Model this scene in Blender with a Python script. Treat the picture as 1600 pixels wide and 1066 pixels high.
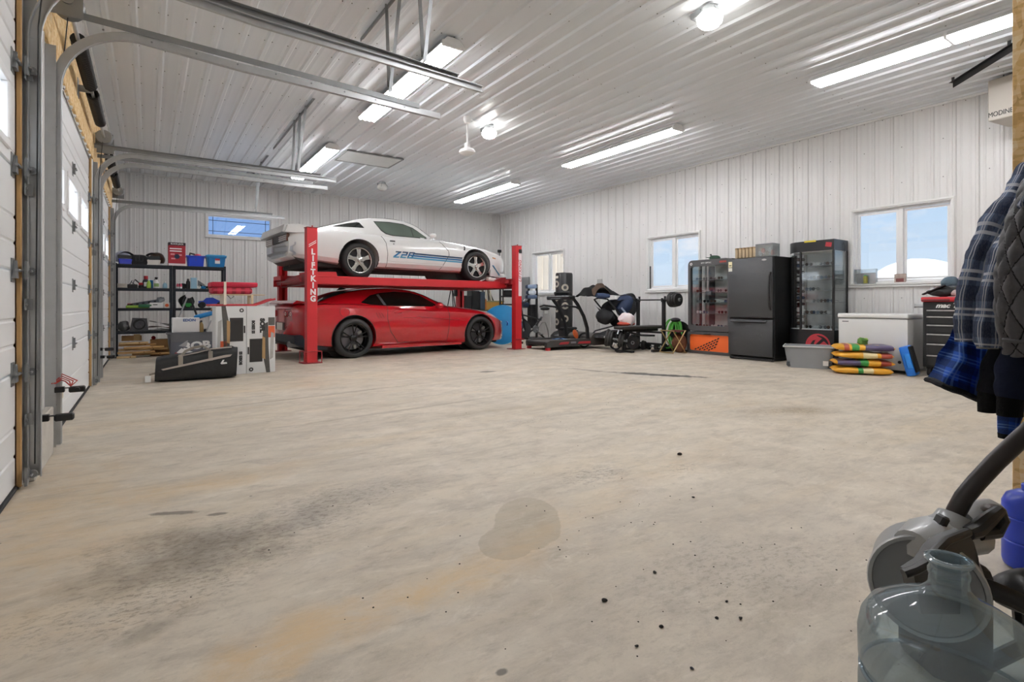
import bpy, bmesh, math, random
from mathutils import Vector, Matrix, Euler
R = math.radians
PI = math.pi
for o in list(bpy.data.objects): bpy.data.objects.remove(o)
SC = bpy.context.scene
COL = SC.collection
random.seed(7)

# ------------------------------------------------------------------ camera
cam = bpy.data.cameras.new('camera')
cam.sensor_width = 36.0
cam.lens = 830.0/1600.0*36.0
cam.shift_y = -57.0/1600.0
cam.clip_start = 0.05
cam.clip_end = 400
camo = bpy.data.objects.new('camera', cam)
COL.objects.link(camo)
camo.location = (0, 0, 0.95)
camo.rotation_euler = (PI/2, 0, -R(34.4))
SC.camera = camo

# ------------------------------------------------------------------ exposure
SC.view_settings.view_transform = 'Standard'
SC.view_settings.look = 'None'
SC.view_settings.gamma = 1.0
SC.view_settings.use_curve_mapping = False
SC.view_settings.exposure = 0.12

LAMP = 40.0        # strength of the fluorescent tubes
SKYS = 0.95

def lin(c):
    f = lambda u: u/12.92 if u <= 0.04045 else ((u+0.055)/1.055)**2.4
    if isinstance(c, str):
        c = c.lstrip('#'); c = [int(c[i:i+2], 16)/255 for i in (0, 2, 4)]
    return tuple(f(u) for u in c[:3])+(1.0,)

# ------------------------------------------------------------------ world sky
def make_world():
    w = bpy.data.worlds.new('sky'); SC.world = w
    w.use_nodes = True
    nt = w.node_tree; N = nt.nodes; L = nt.links
    N.clear()
    out = N.new('ShaderNodeOutputWorld'); bg = N.new('ShaderNodeBackground')
    tc = N.new('ShaderNodeTexCoord'); sep = N.new('ShaderNodeSeparateXYZ')
    L.new(tc.outputs['Generated'], sep.inputs[0])
    r = N.new('ShaderNodeValToRGB'); e = r.color_ramp.elements
    e[0].position = 0.0; e[0].color = lin('#dcecfb')
    e[1].position = 0.5; e[1].color = lin('#a8cff7')
    m = e.new(0.12); m.color = lin('#c6e1fc')
    L.new(sep.outputs[2], r.inputs[0])
    mp = N.new('ShaderNodeMapping'); mp.inputs['Scale'].default_value = (5, 5, 11)
    mp.inputs['Location'].default_value = (0.7, 0.2, 0.1)
    L.new(tc.outputs['Generated'], mp.inputs[0])
    no = N.new('ShaderNodeTexNoise'); no.inputs['Scale'].default_value = 1.0
    no.inputs['Detail'].default_value = 5; no.inputs['Roughness'].default_value = 0.55
    L.new(mp.outputs[0], no.inputs[0])
    cr = N.new('ShaderNodeValToRGB'); ce = cr.color_ramp.elements
    ce[0].position = 0.52; ce[0].color = (0, 0, 0, 1); ce[1].position = 0.68; ce[1].color = (1, 1, 1, 1)
    L.new(no.outputs[0], cr.inputs[0])
    mx = N.new('ShaderNodeMix'); mx.data_type = 'RGBA'
    L.new(cr.outputs[0], mx.inputs[0]); L.new(r.outputs[0], mx.inputs[6])
    mx.inputs[7].default_value = lin('#fbfbff')
    L.new(mx.outputs[2], bg.inputs[0]); bg.inputs[1].default_value = SKYS
    L.new(bg.outputs[0], out.inputs[0])
make_world()
sun = bpy.data.lights.new('sun', 'SUN'); sun.energy = 5.5; sun.angle = R(2); sun.color = (1.0, .96, .9)
suno = bpy.data.objects.new('sun', sun); COL.objects.link(suno)
suno.rotation_euler = Vector((.62, .42, -.62)).to_track_quat('-Z', 'Y').to_euler()

# ------------------------------------------------------------------ materials
MATS = {}
def mat(name, color, rough=0.5, metal=0.0, var=0.06, scale=8.0, bump=0.0, bscale=60.0, coat=0.0, spec=0.5, emit=None, estr=0.0, var2=None):
    """principled material whose colour and relief come from noise textures"""
    if name in MATS: return MATS[name]
    m = bpy.data.materials.new(name); m.use_nodes = True
    nt = m.node_tree; N = nt.nodes; L = nt.links
    b = N['Principled BSDF']
    c = lin(color) if not (isinstance(color, tuple) and len(color) == 4) else color
    b.inputs['Roughness'].default_value = rough
    b.inputs['Metallic'].default_value = metal
    b.inputs['Specular IOR Level'].default_value = spec
    b.inputs['Coat Weight'].default_value = coat
    b.inputs['Coat Roughness'].default_value = 0.04
    tc = N.new('ShaderNodeTexCoord')
    no = N.new('ShaderNodeTexNoise'); no.inputs['Scale'].default_value = scale
    no.inputs['Detail'].default_value = 4
    L.new(tc.outputs['Object'], no.inputs[0])
    mx = N.new('ShaderNodeMix'); mx.data_type = 'RGBA'
    c2 = lin(var2) if var2 else tuple(min(1, u*(1+var)) for u in c[:3])+(1,)
    mx.inputs[6].default_value = tuple(u*(1-var) for u in c[:3])+(1,)
    mx.inputs[7].default_value = c2
    L.new(no.outputs[0], mx.inputs[0])
    L.new(mx.outputs[2], b.inputs['Base Color'])
    if bump > 0:
        n2 = N.new('ShaderNodeTexNoise'); n2.inputs['Scale'].default_value = bscale; n2.inputs['Detail'].default_value = 3
        L.new(tc.outputs['Object'], n2.inputs[0])
        bp = N.new('ShaderNodeBump'); bp.inputs['Strength'].default_value = bump; bp.inputs['Distance'].default_value = 0.01
        L.new(n2.outputs[0], bp.inputs['Height']); L.new(bp.outputs[0], b.inputs['Normal'])
    if emit:
        b.inputs['Emission Color'].default_value = lin(emit); b.inputs['Emission Strength'].default_value = estr
    MATS[name] = m
    return m

def glass(name, tint='#ffffff', gloss=0.04, rough=0.02, opac=0.0, ocol='#ffffff'):
    """thin clear sheet: transparent with a fresnel reflection"""
    if name in MATS: return MATS[name]
    m = bpy.data.materials.new(name); m.use_nodes = True
    nt = m.node_tree; N = nt.nodes; L = nt.links; N.clear()
    out = N.new('ShaderNodeOutputMaterial')
    tr = N.new('ShaderNodeBsdfTransparent'); tr.inputs[0].default_value = lin(tint)
    gl = N.new('ShaderNodeBsdfGlossy'); gl.inputs['Roughness'].default_value = rough
    fr = N.new('ShaderNodeLayerWeight'); fr.inputs[0].default_value = 0.25
    no = N.new('ShaderNodeTexNoise'); no.inputs['Scale'].default_value = 3
    mu = N.new('ShaderNodeMath'); mu.operation = 'MULTIPLY_ADD'; mu.inputs[1].default_value = 0.6; mu.inputs[2].default_value = gloss
    L.new(fr.outputs['Fresnel'], mu.inputs[0])
    mx = N.new('ShaderNodeMixShader'); L.new(mu.outputs[0], mx.inputs[0]); L.new(tr.outputs[0], mx.inputs[1]); L.new(gl.outputs[0], mx.inputs[2])
    last = mx
    if opac > 0:
        df = N.new('ShaderNodeBsdfDiffuse'); df.inputs[0].default_value = lin(ocol)
        mm = N.new('ShaderNodeMath'); mm.operation = 'MULTIPLY'; mm.inputs[1].default_value = opac*2; L.new(no.outputs[0], mm.inputs[0])
        m2 = N.new('ShaderNodeMixShader'); L.new(mm.outputs[0], m2.inputs[0]); L.new(mx.outputs[0], m2.inputs[1]); L.new(df.outputs[0], m2.inputs[2]); last = m2
    L.new(last.outputs[0], out.inputs[0])
    MATS[name] = m
    return m

def frosted(name):
    """obscure white glass: scatters the daylight that falls on it from outside"""
    m = bpy.data.materials.new(name); m.use_nodes = True; nt = m.node_tree; N = nt.nodes; L = nt.links; N.clear()
    out = N.new('ShaderNodeOutputMaterial'); tl = N.new('ShaderNodeBsdfTranslucent'); tl.inputs[0].default_value = lin('#fafcff')
    no = N.new('ShaderNodeTexNoise'); no.inputs['Scale'].default_value = 6
    mr = N.new('ShaderNodeMapRange'); mr.inputs[3].default_value = .10; mr.inputs[4].default_value = .16; L.new(no.outputs[0], mr.inputs[0])
    gl = N.new('ShaderNodeBsdfGlossy'); gl.inputs['Roughness'].default_value = .15
    mx = N.new('ShaderNodeMixShader'); L.new(mr.outputs[0], mx.inputs[0]); L.new(tl.outputs[0], mx.inputs[1]); L.new(gl.outputs[0], mx.inputs[2])
    L.new(mx.outputs[0], out.inputs[0]); return m

# ------------------------------------------------------------------ mesh builder
class B:
    def __init__(s): s.bm = bmesh.new()
    def _xf(s, verts, M):
        for v in verts: v.co = M @ v.co
    def box(s, x0, x1, y0, y1, z0, z1, bev=0.0, seg=1, M=None):
        r = bmesh.ops.create_cube(s.bm, size=1.0); vs = r['verts']
        for v in vs:
            v.co = Vector((x0+(v.co.x+.5)*(x1-x0), y0+(v.co.y+.5)*(y1-y0), z0+(v.co.z+.5)*(z1-z0)))
        if bev > 0:
            es = list({e for v in vs for e in v.link_edges})
            r2 = bmesh.ops.bevel(s.bm, geom=es, offset=bev, segments=seg, profile=0.5, affect='EDGES')
            vs = list({v for f in r2['faces'] for v in f.verts} | {v for v in vs if v.is_valid})
        if M is not None: s._xf(vs, M)
        return s
    def cbox(s, c, size, rot=(0, 0, 0), bev=0.0, seg=1):
        M = Matrix.Translation(c) @ Euler(rot).to_matrix().to_4x4()
        h = [u/2 for u in size]
        return s.box(-h[0], h[0], -h[1], h[1], -h[2], h[2], bev, seg, M)
    def beam(s, p0, p1, w, h, up=(0, 0, 1), bev=0.0):
        p0 = Vector(p0); p1 = Vector(p1); d = p1-p0; L = d.length; d.normalize()
        u = Vector(up)
        if abs(d.dot(u)) > 0.99: u = Vector((0, 1, 0)) if abs(d.y) < .9 else Vector((1, 0, 0))
        a = d.cross(u).normalized(); b = a.cross(d).normalized()
        M = Matrix(((d.x, a.x, b.x, p0.x), (d.y, a.y, b.y, p0.y), (d.z, a.z, b.z, p0.z), (0, 0, 0, 1)))
        return s.box(0, L, -w/2, w/2, -h/2, h/2, bev, 1, M)
    def cyl(s, p0, p1, r0, r1=None, n=12, caps=True):
        if r1 is None: r1 = r0
        p0 = Vector(p0); p1 = Vector(p1); d = (p1-p0)
        q = d.to_track_quat('Z', 'Y').to_matrix()
        A = []; C = []
        for k in range(n):
            t = 2*PI*k/n; v = Vector((math.cos(t), math.sin(t), 0))
            A.append(s.bm.verts.new(p0+q @ (v*r0))); C.append(s.bm.verts.new(p1+q @ (v*r1)))
        for k in range(n): s.bm.faces.new((A[k], A[(k+1) % n], C[(k+1) % n], C[k]))
        if caps: s.bm.faces.new(A[::-1]); s.bm.faces.new(C)
        return s
    def tube(s, pts, r, n=8, closed=False, caps=True, sq=1.0):
        pts = [Vector(p) for p in pts]; m = len(pts)
        rs = r if isinstance(r, (list, tuple)) else [r]*m
        rings = []; prev = None
        for i, p in enumerate(pts):
            if closed: t = pts[(i+1) % m]-pts[i-1]
            else: t = pts[min(i+1, m-1)]-pts[max(i-1, 0)]
            t.normalize()
            if prev is None:
                a = Vector((0, 0, 1)) if abs(t.z) < .9 else Vector((1, 0, 0))
                prev = (a-t*a.dot(t)).normalized()
            else:
                prev = (prev-t*prev.dot(t)).normalized()
            b = t.cross(prev)
            rings.append([s.bm.verts.new(p+(prev*math.cos(2*PI*k/n)+b*math.sin(2*PI*k/n)*sq)*rs[i]) for k in range(n)])
        rng = range(m) if closed else range(m-1)
        for i in rng:
            a = rings[i]; c = rings[(i+1) % m]
            for k in range(n): s.bm.faces.new((a[k], a[(k+1) % n], c[(k+1) % n], c[k]))
        if caps and not closed: s.bm.faces.new(rings[0][::-1]); s.bm.faces.new(rings[-1])
        return s
    def lathe(s, prof, c=(0, 0, 0), axis='z', n=20, M=None):
        rings = []
        ax = {'z': lambda r, t, h: (r*math.cos(t), r*math.sin(t), h), 'y': lambda r, t, h: (r*math.cos(t), h, r*math.sin(t)), 'x': lambda r, t, h: (h, r*math.cos(t), r*math.sin(t))}[axis]
        for r, h in prof:
            if r < 1e-5:
                v = Vector(ax(0, 0, h))+Vector(c); v = M @ v if M is not None else v
                rings.append([s.bm.verts.new(v)])
            else:
                ring = []
                for k in range(n):
                    v = Vector(ax(r, 2*PI*k/n, h))+Vector(c); v = M @ v if M is not None else v
                    ring.append(s.bm.verts.new(v))
                rings.append(ring)
        for a, b in zip(rings, rings[1:]):
            for k in range(n):
                k2 = (k+1) % n
                if len(a) == 1 and len(b) == 1: continue
                if len(a) == 1: s.bm.faces.new((a[0], b[k2], b[k]))
                elif len(b) == 1: s.bm.faces.new((a[k], a[k2], b[0]))
                else: s.bm.faces.new((a[k], a[k2], b[k2], b[k]))
        return s
    def prism(s, poly, h0, h1, plane='xz', M=None):
        f = {'xz': lambda u, v, h: (u, h, v), 'xy': lambda u, v, h: (u, v, h), 'yz': lambda u, v, h: (h, u, v)}[plane]
        def mk(p, h):
            v = Vector(f(p[0], p[1], h))
            return s.bm.verts.new(M @ v if M is not None else v)
        a = [mk(p, h0) for p in poly]; b = [mk(p, h1) for p in poly]
        n = len(poly)
        for k in range(n): s.bm.faces.new((a[k], a[(k+1) % n], b[(k+1) % n], b[k]))
        s.bm.faces.new(a[::-1]); s.bm.faces.new(b)
        return s
    def ball(s, c, r, nu=14, nv=9, rot=(0, 0, 0)):
        r = (r, r, r) if not isinstance(r, (tuple, list)) else r
        rr = bmesh.ops.create_uvsphere(s.bm, u_segments=nu, v_segments=nv, radius=1.0)
        M = Matrix.Translation(c) @ Euler(rot).to_matrix().to_4x4() @ Matrix.Diagonal((r[0], r[1], r[2], 1))
        s._xf(rr['verts'], M)
        return s
    def grid(s, f, nu, nv, cu=False, uv=True):
        """surface patch f(u,v), u and v in 0..1"""
        uvl = s.bm.loops.layers.uv.verify()
        V = [[s.bm.verts.new(f(i/nu, j/nv)) for j in range(nv+1)] for i in range(nu if cu else nu+1)]
        for i in range(nu):
            i2 = (i+1) % len(V)
            for j in range(nv):
                fc = s.bm.faces.new((V[i][j], V[i2][j], V[i2][j+1], V[i][j+1]))
                for lp, (a, b) in zip(fc.loops, ((i, j), (i+1, j), (i+1, j+1), (i, j+1))): lp[uvl].uv = (a/nu, b/nv)
        return s
    def face(s, pts):
        s.bm.faces.new([s.bm.verts.new(p) for p in pts]); return s
    def noise(s, amp, seed=0, freq=7.0):
        from mathutils import noise as nz
        for v in s.bm.verts:
            q = v.co*freq+Vector((seed*3.1, seed*1.7, seed))
            v.co += Vector((nz.noise(q), nz.noise(q+Vector((5.2, 1.3, 8)))*1.0, nz.noise(q+Vector((9.1, 4, 2)))))*amp
        return s
    def mesh(s, name, m, ang=35, fixn=True):
        if fixn: bmesh.ops.recalc_face_normals(s.bm, faces=s.bm.faces)
        me = bpy.data.meshes.new(name); s.bm.to_mesh(me); s.bm.free()
        me.materials.append(m)
        if len(me.polygons):
            me.polygons.foreach_set('use_smooth', [True]*len(me.polygons))
            me.set_sharp_from_angle(angle=R(ang))
        return me
    def obj(s, name, m, parent=None, label=None, ang=35, loc=None, rot=None, fixn=True):
        o = bpy.data.objects.new(name, s.mesh(name, m, ang, fixn))
        COL.objects.link(o)
        if parent is not None: o.parent = parent
        if label: o['label'] = label
        if loc: o.location = loc
        if rot: o.rotation_euler = rot
        return o

def thing(name, label, cat, loc=(0, 0, 0), rz=0.0, group=None, rot=None):
    o = bpy.data.objects.new(name, None); COL.objects.link(o)
    o.empty_display_size = 0.05
    o.location = loc; o.rotation_euler = rot if rot else (0, 0, rz)
    o['label'] = label; o['category'] = cat
    if group: o['group'] = group
    return o
def tag(o, label, cat, group=None):
    o['label'] = label; o['category'] = cat
    if group: o['group'] = group
    return o
def struct(o): o['kind'] = 'structure'; return o
def sroot(name, loc=(0, 0, 0)):
    o = bpy.data.objects.new(name, None); COL.objects.link(o); o.location = loc; o['kind'] = 'structure'; return o
def stuff(o): o['kind'] = 'stuff'; return o
def dup(root, loc, rz=0.0, label=None, rot=None):
    r = root.copy(); COL.objects.link(r); r.location = loc; r.rotation_euler = rot if rot else (0, 0, rz)
    if label: r['label'] = label
    for ch in list(root.children):
        c = ch.copy(); COL.objects.link(c); c.parent = r
        for g in list(ch.children):
            d = g.copy(); COL.objects.link(d); d.parent = c
    return r
def copypart(o, loc=None, rot=None, parent=None):
    c = o.copy(); COL.objects.link(c)
    if parent is not None: c.parent = parent
    if loc is not None: c.location = loc
    if rot is not None: c.rotation_euler = rot
    return c
def lettering(txt, size, m, parent, M, name='lettering', extrude=0.002, align='CENTER', sx=1.0, bold=0.0, shear=0.0, space=1.0):
    cu = bpy.data.curves.new('lettering', 'FONT'); cu.body = txt; cu.size = size; cu.align_x = align; cu.align_y = 'CENTER'
    cu.extrude = extrude; cu.offset = bold; cu.shear = shear; cu.space_character = space; cu.resolution_u = 3
    t = bpy.data.objects.new('tmp', cu); COL.objects.link(t)
    dg = bpy.context.evaluated_depsgraph_get()
    me = bpy.data.meshes.new_from_object(t.evaluated_get(dg))
    bpy.data.objects.remove(t)
    me.transform(M @ Matrix.Diagonal((sx, 1, 1, 1)))
    me.materials.clear(); me.materials.append(m)
    o = bpy.data.objects.new(name, me); COL.objects.link(o)
    if parent is not None: o.parent = parent
    return o
# text frames: letters upright, read by a viewer who looks along the given direction
def facing(loc, look):   # look: '+y' (seen from -Y), '+x' (seen from -X, text runs along -Y)
    if look == '+y': Rm = Matrix(((1, 0, 0), (0, 0, -1), (0, 1, 0)))
    elif look == '+x': Rm = Matrix(((0, 0, -1), (-1, 0, 0), (0, 1, 0)))
    return Matrix.Translation(loc) @ Rm.to_4x4()
# ================================================================== STRUCTURE
XL, XR, YB, YF, H = -0.55, 9.25, 14.15, -2.6, 3.82
PITCH = 0.25
def metal_sheet_mat(name, color, rough):
    m = mat(name, color, rough=rough, var=0.025, scale=1.3, spec=0.5, bump=0.02, bscale=3)
    return m
M_wall = metal_sheet_mat('white_ribbed_steel_wall', '#dedddb', 0.36)
M_ceil = metal_sheet_mat('white_ribbed_steel_ceiling', '#e5e9ed', 0.33)
M_trim = mat('white_trim_metal', '#e6e6e4', 0.4, var=.02)
M_vinyl = mat('white_vinyl', '#eeeeee', 0.35, var=.02)
M_galv = mat('galvanised_steel', '#b6b8b9', 0.36, metal=0.45, var=.14, scale=14)
M_galvd = mat('dull_galvanised_steel', '#8b8d8e', 0.45, metal=0.5, var=.18, scale=10)
M_dark = mat('dark_steel', '#2c2c2d', 0.5, metal=0.5, var=.1)
M_black = mat('black_plastic', '#1b1b1c', 0.45, var=.15)
M_rubber = mat('black_rubber', '#1f1f20', 0.75, var=.15, bump=.15, bscale=80)
M_screw = mat('screw_grey', '#6f6f6e', 0.5, metal=.4)
M_pane = glass('window_pane_glass')
M_conc2 = mat('stem_wall_concrete', '#b9b4aa', 0.9, var=.2, scale=9, bump=.4, bscale=30)

def rib_profile(w0, w1, off, pitch=PITCH, hr=0.018, minor=0.004, rw=.013):
    """(s,h) points of the ribbed sheet between w0 and w1; a rib centre sits at off + k*pitch"""
    pts = [(w0, 0.0)]
    k = math.floor((w0-off)/pitch)-1
    while off+k*pitch < w1+pitch:
        c = off+k*pitch
        for d, h in ((-rw*2, 0), (-rw, hr), (rw, hr), (rw*2, 0), (.062, 0), (.070, minor), (.082, minor), (.090, 0), (.160, 0), (.168, minor), (.180, minor), (.188, 0)):
            x = c+d
            if w0+1e-4 < x < w1-1e-4: pts.append((x, h))
        k += 1
    pts.append((w1, 0.0))
    return pts
def sheet(prof, z0, z1, holes, f):
    """extrude the profile along z leaving window holes; f(s,h,z)->point"""
    b = B()
    xs = sorted({p[0] for p in prof} | {e for h in holes for e in h[:2] if prof[0][0] < e < prof[-1][0]})
    def hh(x):
        for (a, ha), (c, hc) in zip(prof, prof[1:]):
            if a-1e-9 <= x <= c+1e-9: return ha if c-a < 1e-9 else ha+(hc-ha)*(x-a)/(c-a)
        return 0
    for xa, xb in zip(xs, xs[1:]):
        if xb-xa < 1e-5: continue
        mid = (xa+xb)/2; segs = [(z0, z1)]
        for (a, c, za, zb) in holes:
            if a < mid < c:
                ns = []
                for s0, s1 in segs:
                    if zb <= s0 or za >= s1: ns.append((s0, s1)); continue
                    if za > s0: ns.append((s0, za))
                    if zb < s1: ns.append((zb, s1))
                segs = ns
        for s0, s1 in segs:
            b.face([f(xa, hh(xa), s0), f(xb, hh(xb), s0), f(xb, hh(xb), s1), f(xa, hh(xa), s1)])
    bmesh.ops.remove_doubles(b.bm, verts=b.bm.verts, dist=1e-5)
    return b
def ribbed_wall(name, w0, w1, off, z0, z1, holes, f, m, per=4):
    """backing sheet (the wall) with its steel panels as children, each one sheet wide"""
    def slab(h0, h1, bld):
        xs = sorted({w0, w1} | {e for q in holes for e in q[:2]}); zs = sorted({z0, z1} | {e for q in holes for e in q[2:]})
        for xa, xb in zip(xs, xs[1:]):
            for za, zb in zip(zs, zs[1:]):
                if any(q[0] < (xa+xb)/2 < q[1] and q[2] < (za+zb)/2 < q[3] for q in holes): continue
                P = [f(xx, hh_, zz) for hh_ in (h0, h1) for zz in (za, zb) for xx in (xa, xb)]
                vs = [bld.bm.verts.new(p) for p in P]
                for q in ((0, 1, 3, 2), (4, 5, 7, 6), (0, 1, 5, 4), (2, 3, 7, 6), (0, 2, 6, 4), (1, 3, 7, 5)): bld.bm.faces.new([vs[i] for i in q])
    b = B(); slab(-0.12, -0.008, b)
    root = struct(b.obj(name, m))
    # panels
    k0 = math.floor((w0-off)/PITCH); edges = [w0]
    x = off+(k0+per)*PITCH+0.028
    while x < w1-0.05: edges.append(x); x += per*PITCH
    edges.append(w1)
    for a, c in zip(edges, edges[1:]):
        sheet(rib_profile(a, c, off), z0, z1, holes, f).obj('steel_panel', m, root, ang=20, fixn=False)
    return root
WIN_R = [(11.03, 12.42), (6.75, 8.11), (2.63, 3.92)]
fR = lambda s, h, z: (XR-h, s, z)
fB = lambda s, h, z: (s, YB-h, z)
fL = lambda s, h, z: (XL+h, s, z)
fF = lambda s, h, z: (s, YF+h, z)
holesR = [(a, c, 1.27, 2.44) for a, c in WIN_R]
ribbed_wall('wall_right', YF, YB, 0.118, 0, H, holesR, fR, M_wall)
WB = (1.126, 2.494, 2.56, 3.03)
ribbed_wall('wall_back', XL, XR, -0.32, 0, H, [WB], fB, M_wall)
DOORS = [(0.82, 3.68), (4.60, 7.76), (8.42, 11.36)]
DH = 2.62
ribbed_wall('wall_left', YF, YB, 0.1, 0, H, [(a, c, -1, DH) for a, c in DOORS], fL, M_wall)
ribbed_wall('wall_front', XL, XR, 0.1, 0, H, [], fF, M_wall)

# ceiling: ribs run along Y
fC = lambda s, h, z: (s, z, H-h)
b = B(); b.box(XL-.12, XR+.12, YF-.12, YB+.12, H+.008, H+.12)
ceil = struct(b.obj('ceiling', M_ceil))
e = XL; edges = [XL]
while e+1.0 < XR-.05: e += 1.0; edges.append(e)
edges.append(XR)
CO = -0.357; CP = .239
for a, c in zip(edges, edges[1:]):
    sheet(rib_profile(a, c, CO, CP, hr=0.022, minor=.0012, rw=.018), YF, YB, [], fC).obj('steel_panel', M_ceil, ceil, ang=20, fixn=False)
b = B()
y = -2.3; row = 0
while y < 14:
    k = 0
    while CO+k*CP < XR-.05:
        for dx in ((-.04, .045) if row % 2 == 0 else (.04,)):
            x = CO+k*CP+dx+random.uniform(-.006, .006)
            if x > XL+.05:
                yy = y+random.uniform(-.012, .012)
                b.lathe([(.0065, 0), (.0065, -.004), (.003, -.006), (0, -.006)], (x, yy, H-.0005), n=5)
        k += 1
    y += .61 if row % 3 else .92; row += 1
stuff(b.obj('screws', M_screw, ceil))
for nm, ax in (('wall_right', 'r'), ('wall_back', 'b')):
    b = B(); w = bpy.data.objects[nm]
    for z in (.45, 1.05, 1.62, 2.2, 2.76, 3.3, 3.76):
        s = .2 if ax == 'r' else -.25
        while s < (14.1 if ax == 'r' else 9.2):
            for d in (.045, ):
                p = (s+d, z+random.uniform(-.008, .008))
                hs = holesR if ax == 'r' else [WB]
                if any(q[0]-.08 < p[0] < q[1]+.08 and q[2]-.08 < p[1] < q[3]+.08 for q in hs): continue
                if ax == 'r': b.lathe([(.007, 0), (.007, -.004), (.003, -.006), (0, -.006)], (XR-.0005, p[0], p[1]), axis='x', n=5)
                else: b.lathe([(.007, 0), (.007, -.004), (.003, -.006), (0, -.006)], (p[0], YB-.0005, p[1]), axis='y', n=5)
            s += PITCH*(1 if z > 3.7 else 2)
    stuff(b.obj('screws', M_screw, w))
# ceiling edge trims (J channel)
b = B(); b.box(XR-.035, XR-.002, YF, YB, H-.05, H-.002, .004); struct(b.obj('trim_1', M_trim))
b = B(); b.box(XL, XR-.04, YB-.03, YB-.002, H-.035, H-.002, .004); struct(b.obj('trim_2', M_trim))
b = B(); b.box(XL+.002, XL+.03, YF, YB-.04, H-.045, H-.002, .004); struct(b.obj('trim_3', M_trim))
# base trims
b = B(); b.box(XR-.03, XR-.002, YF, YB, 0.0, .09, .004); struct(b.obj('baseboard_right', M_trim))
b = B(); b.box(XL, XR-.04, YB-.03, YB-.002, 0.0, .09, .004); struct(b.obj('baseboard_back', M_trim))

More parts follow.
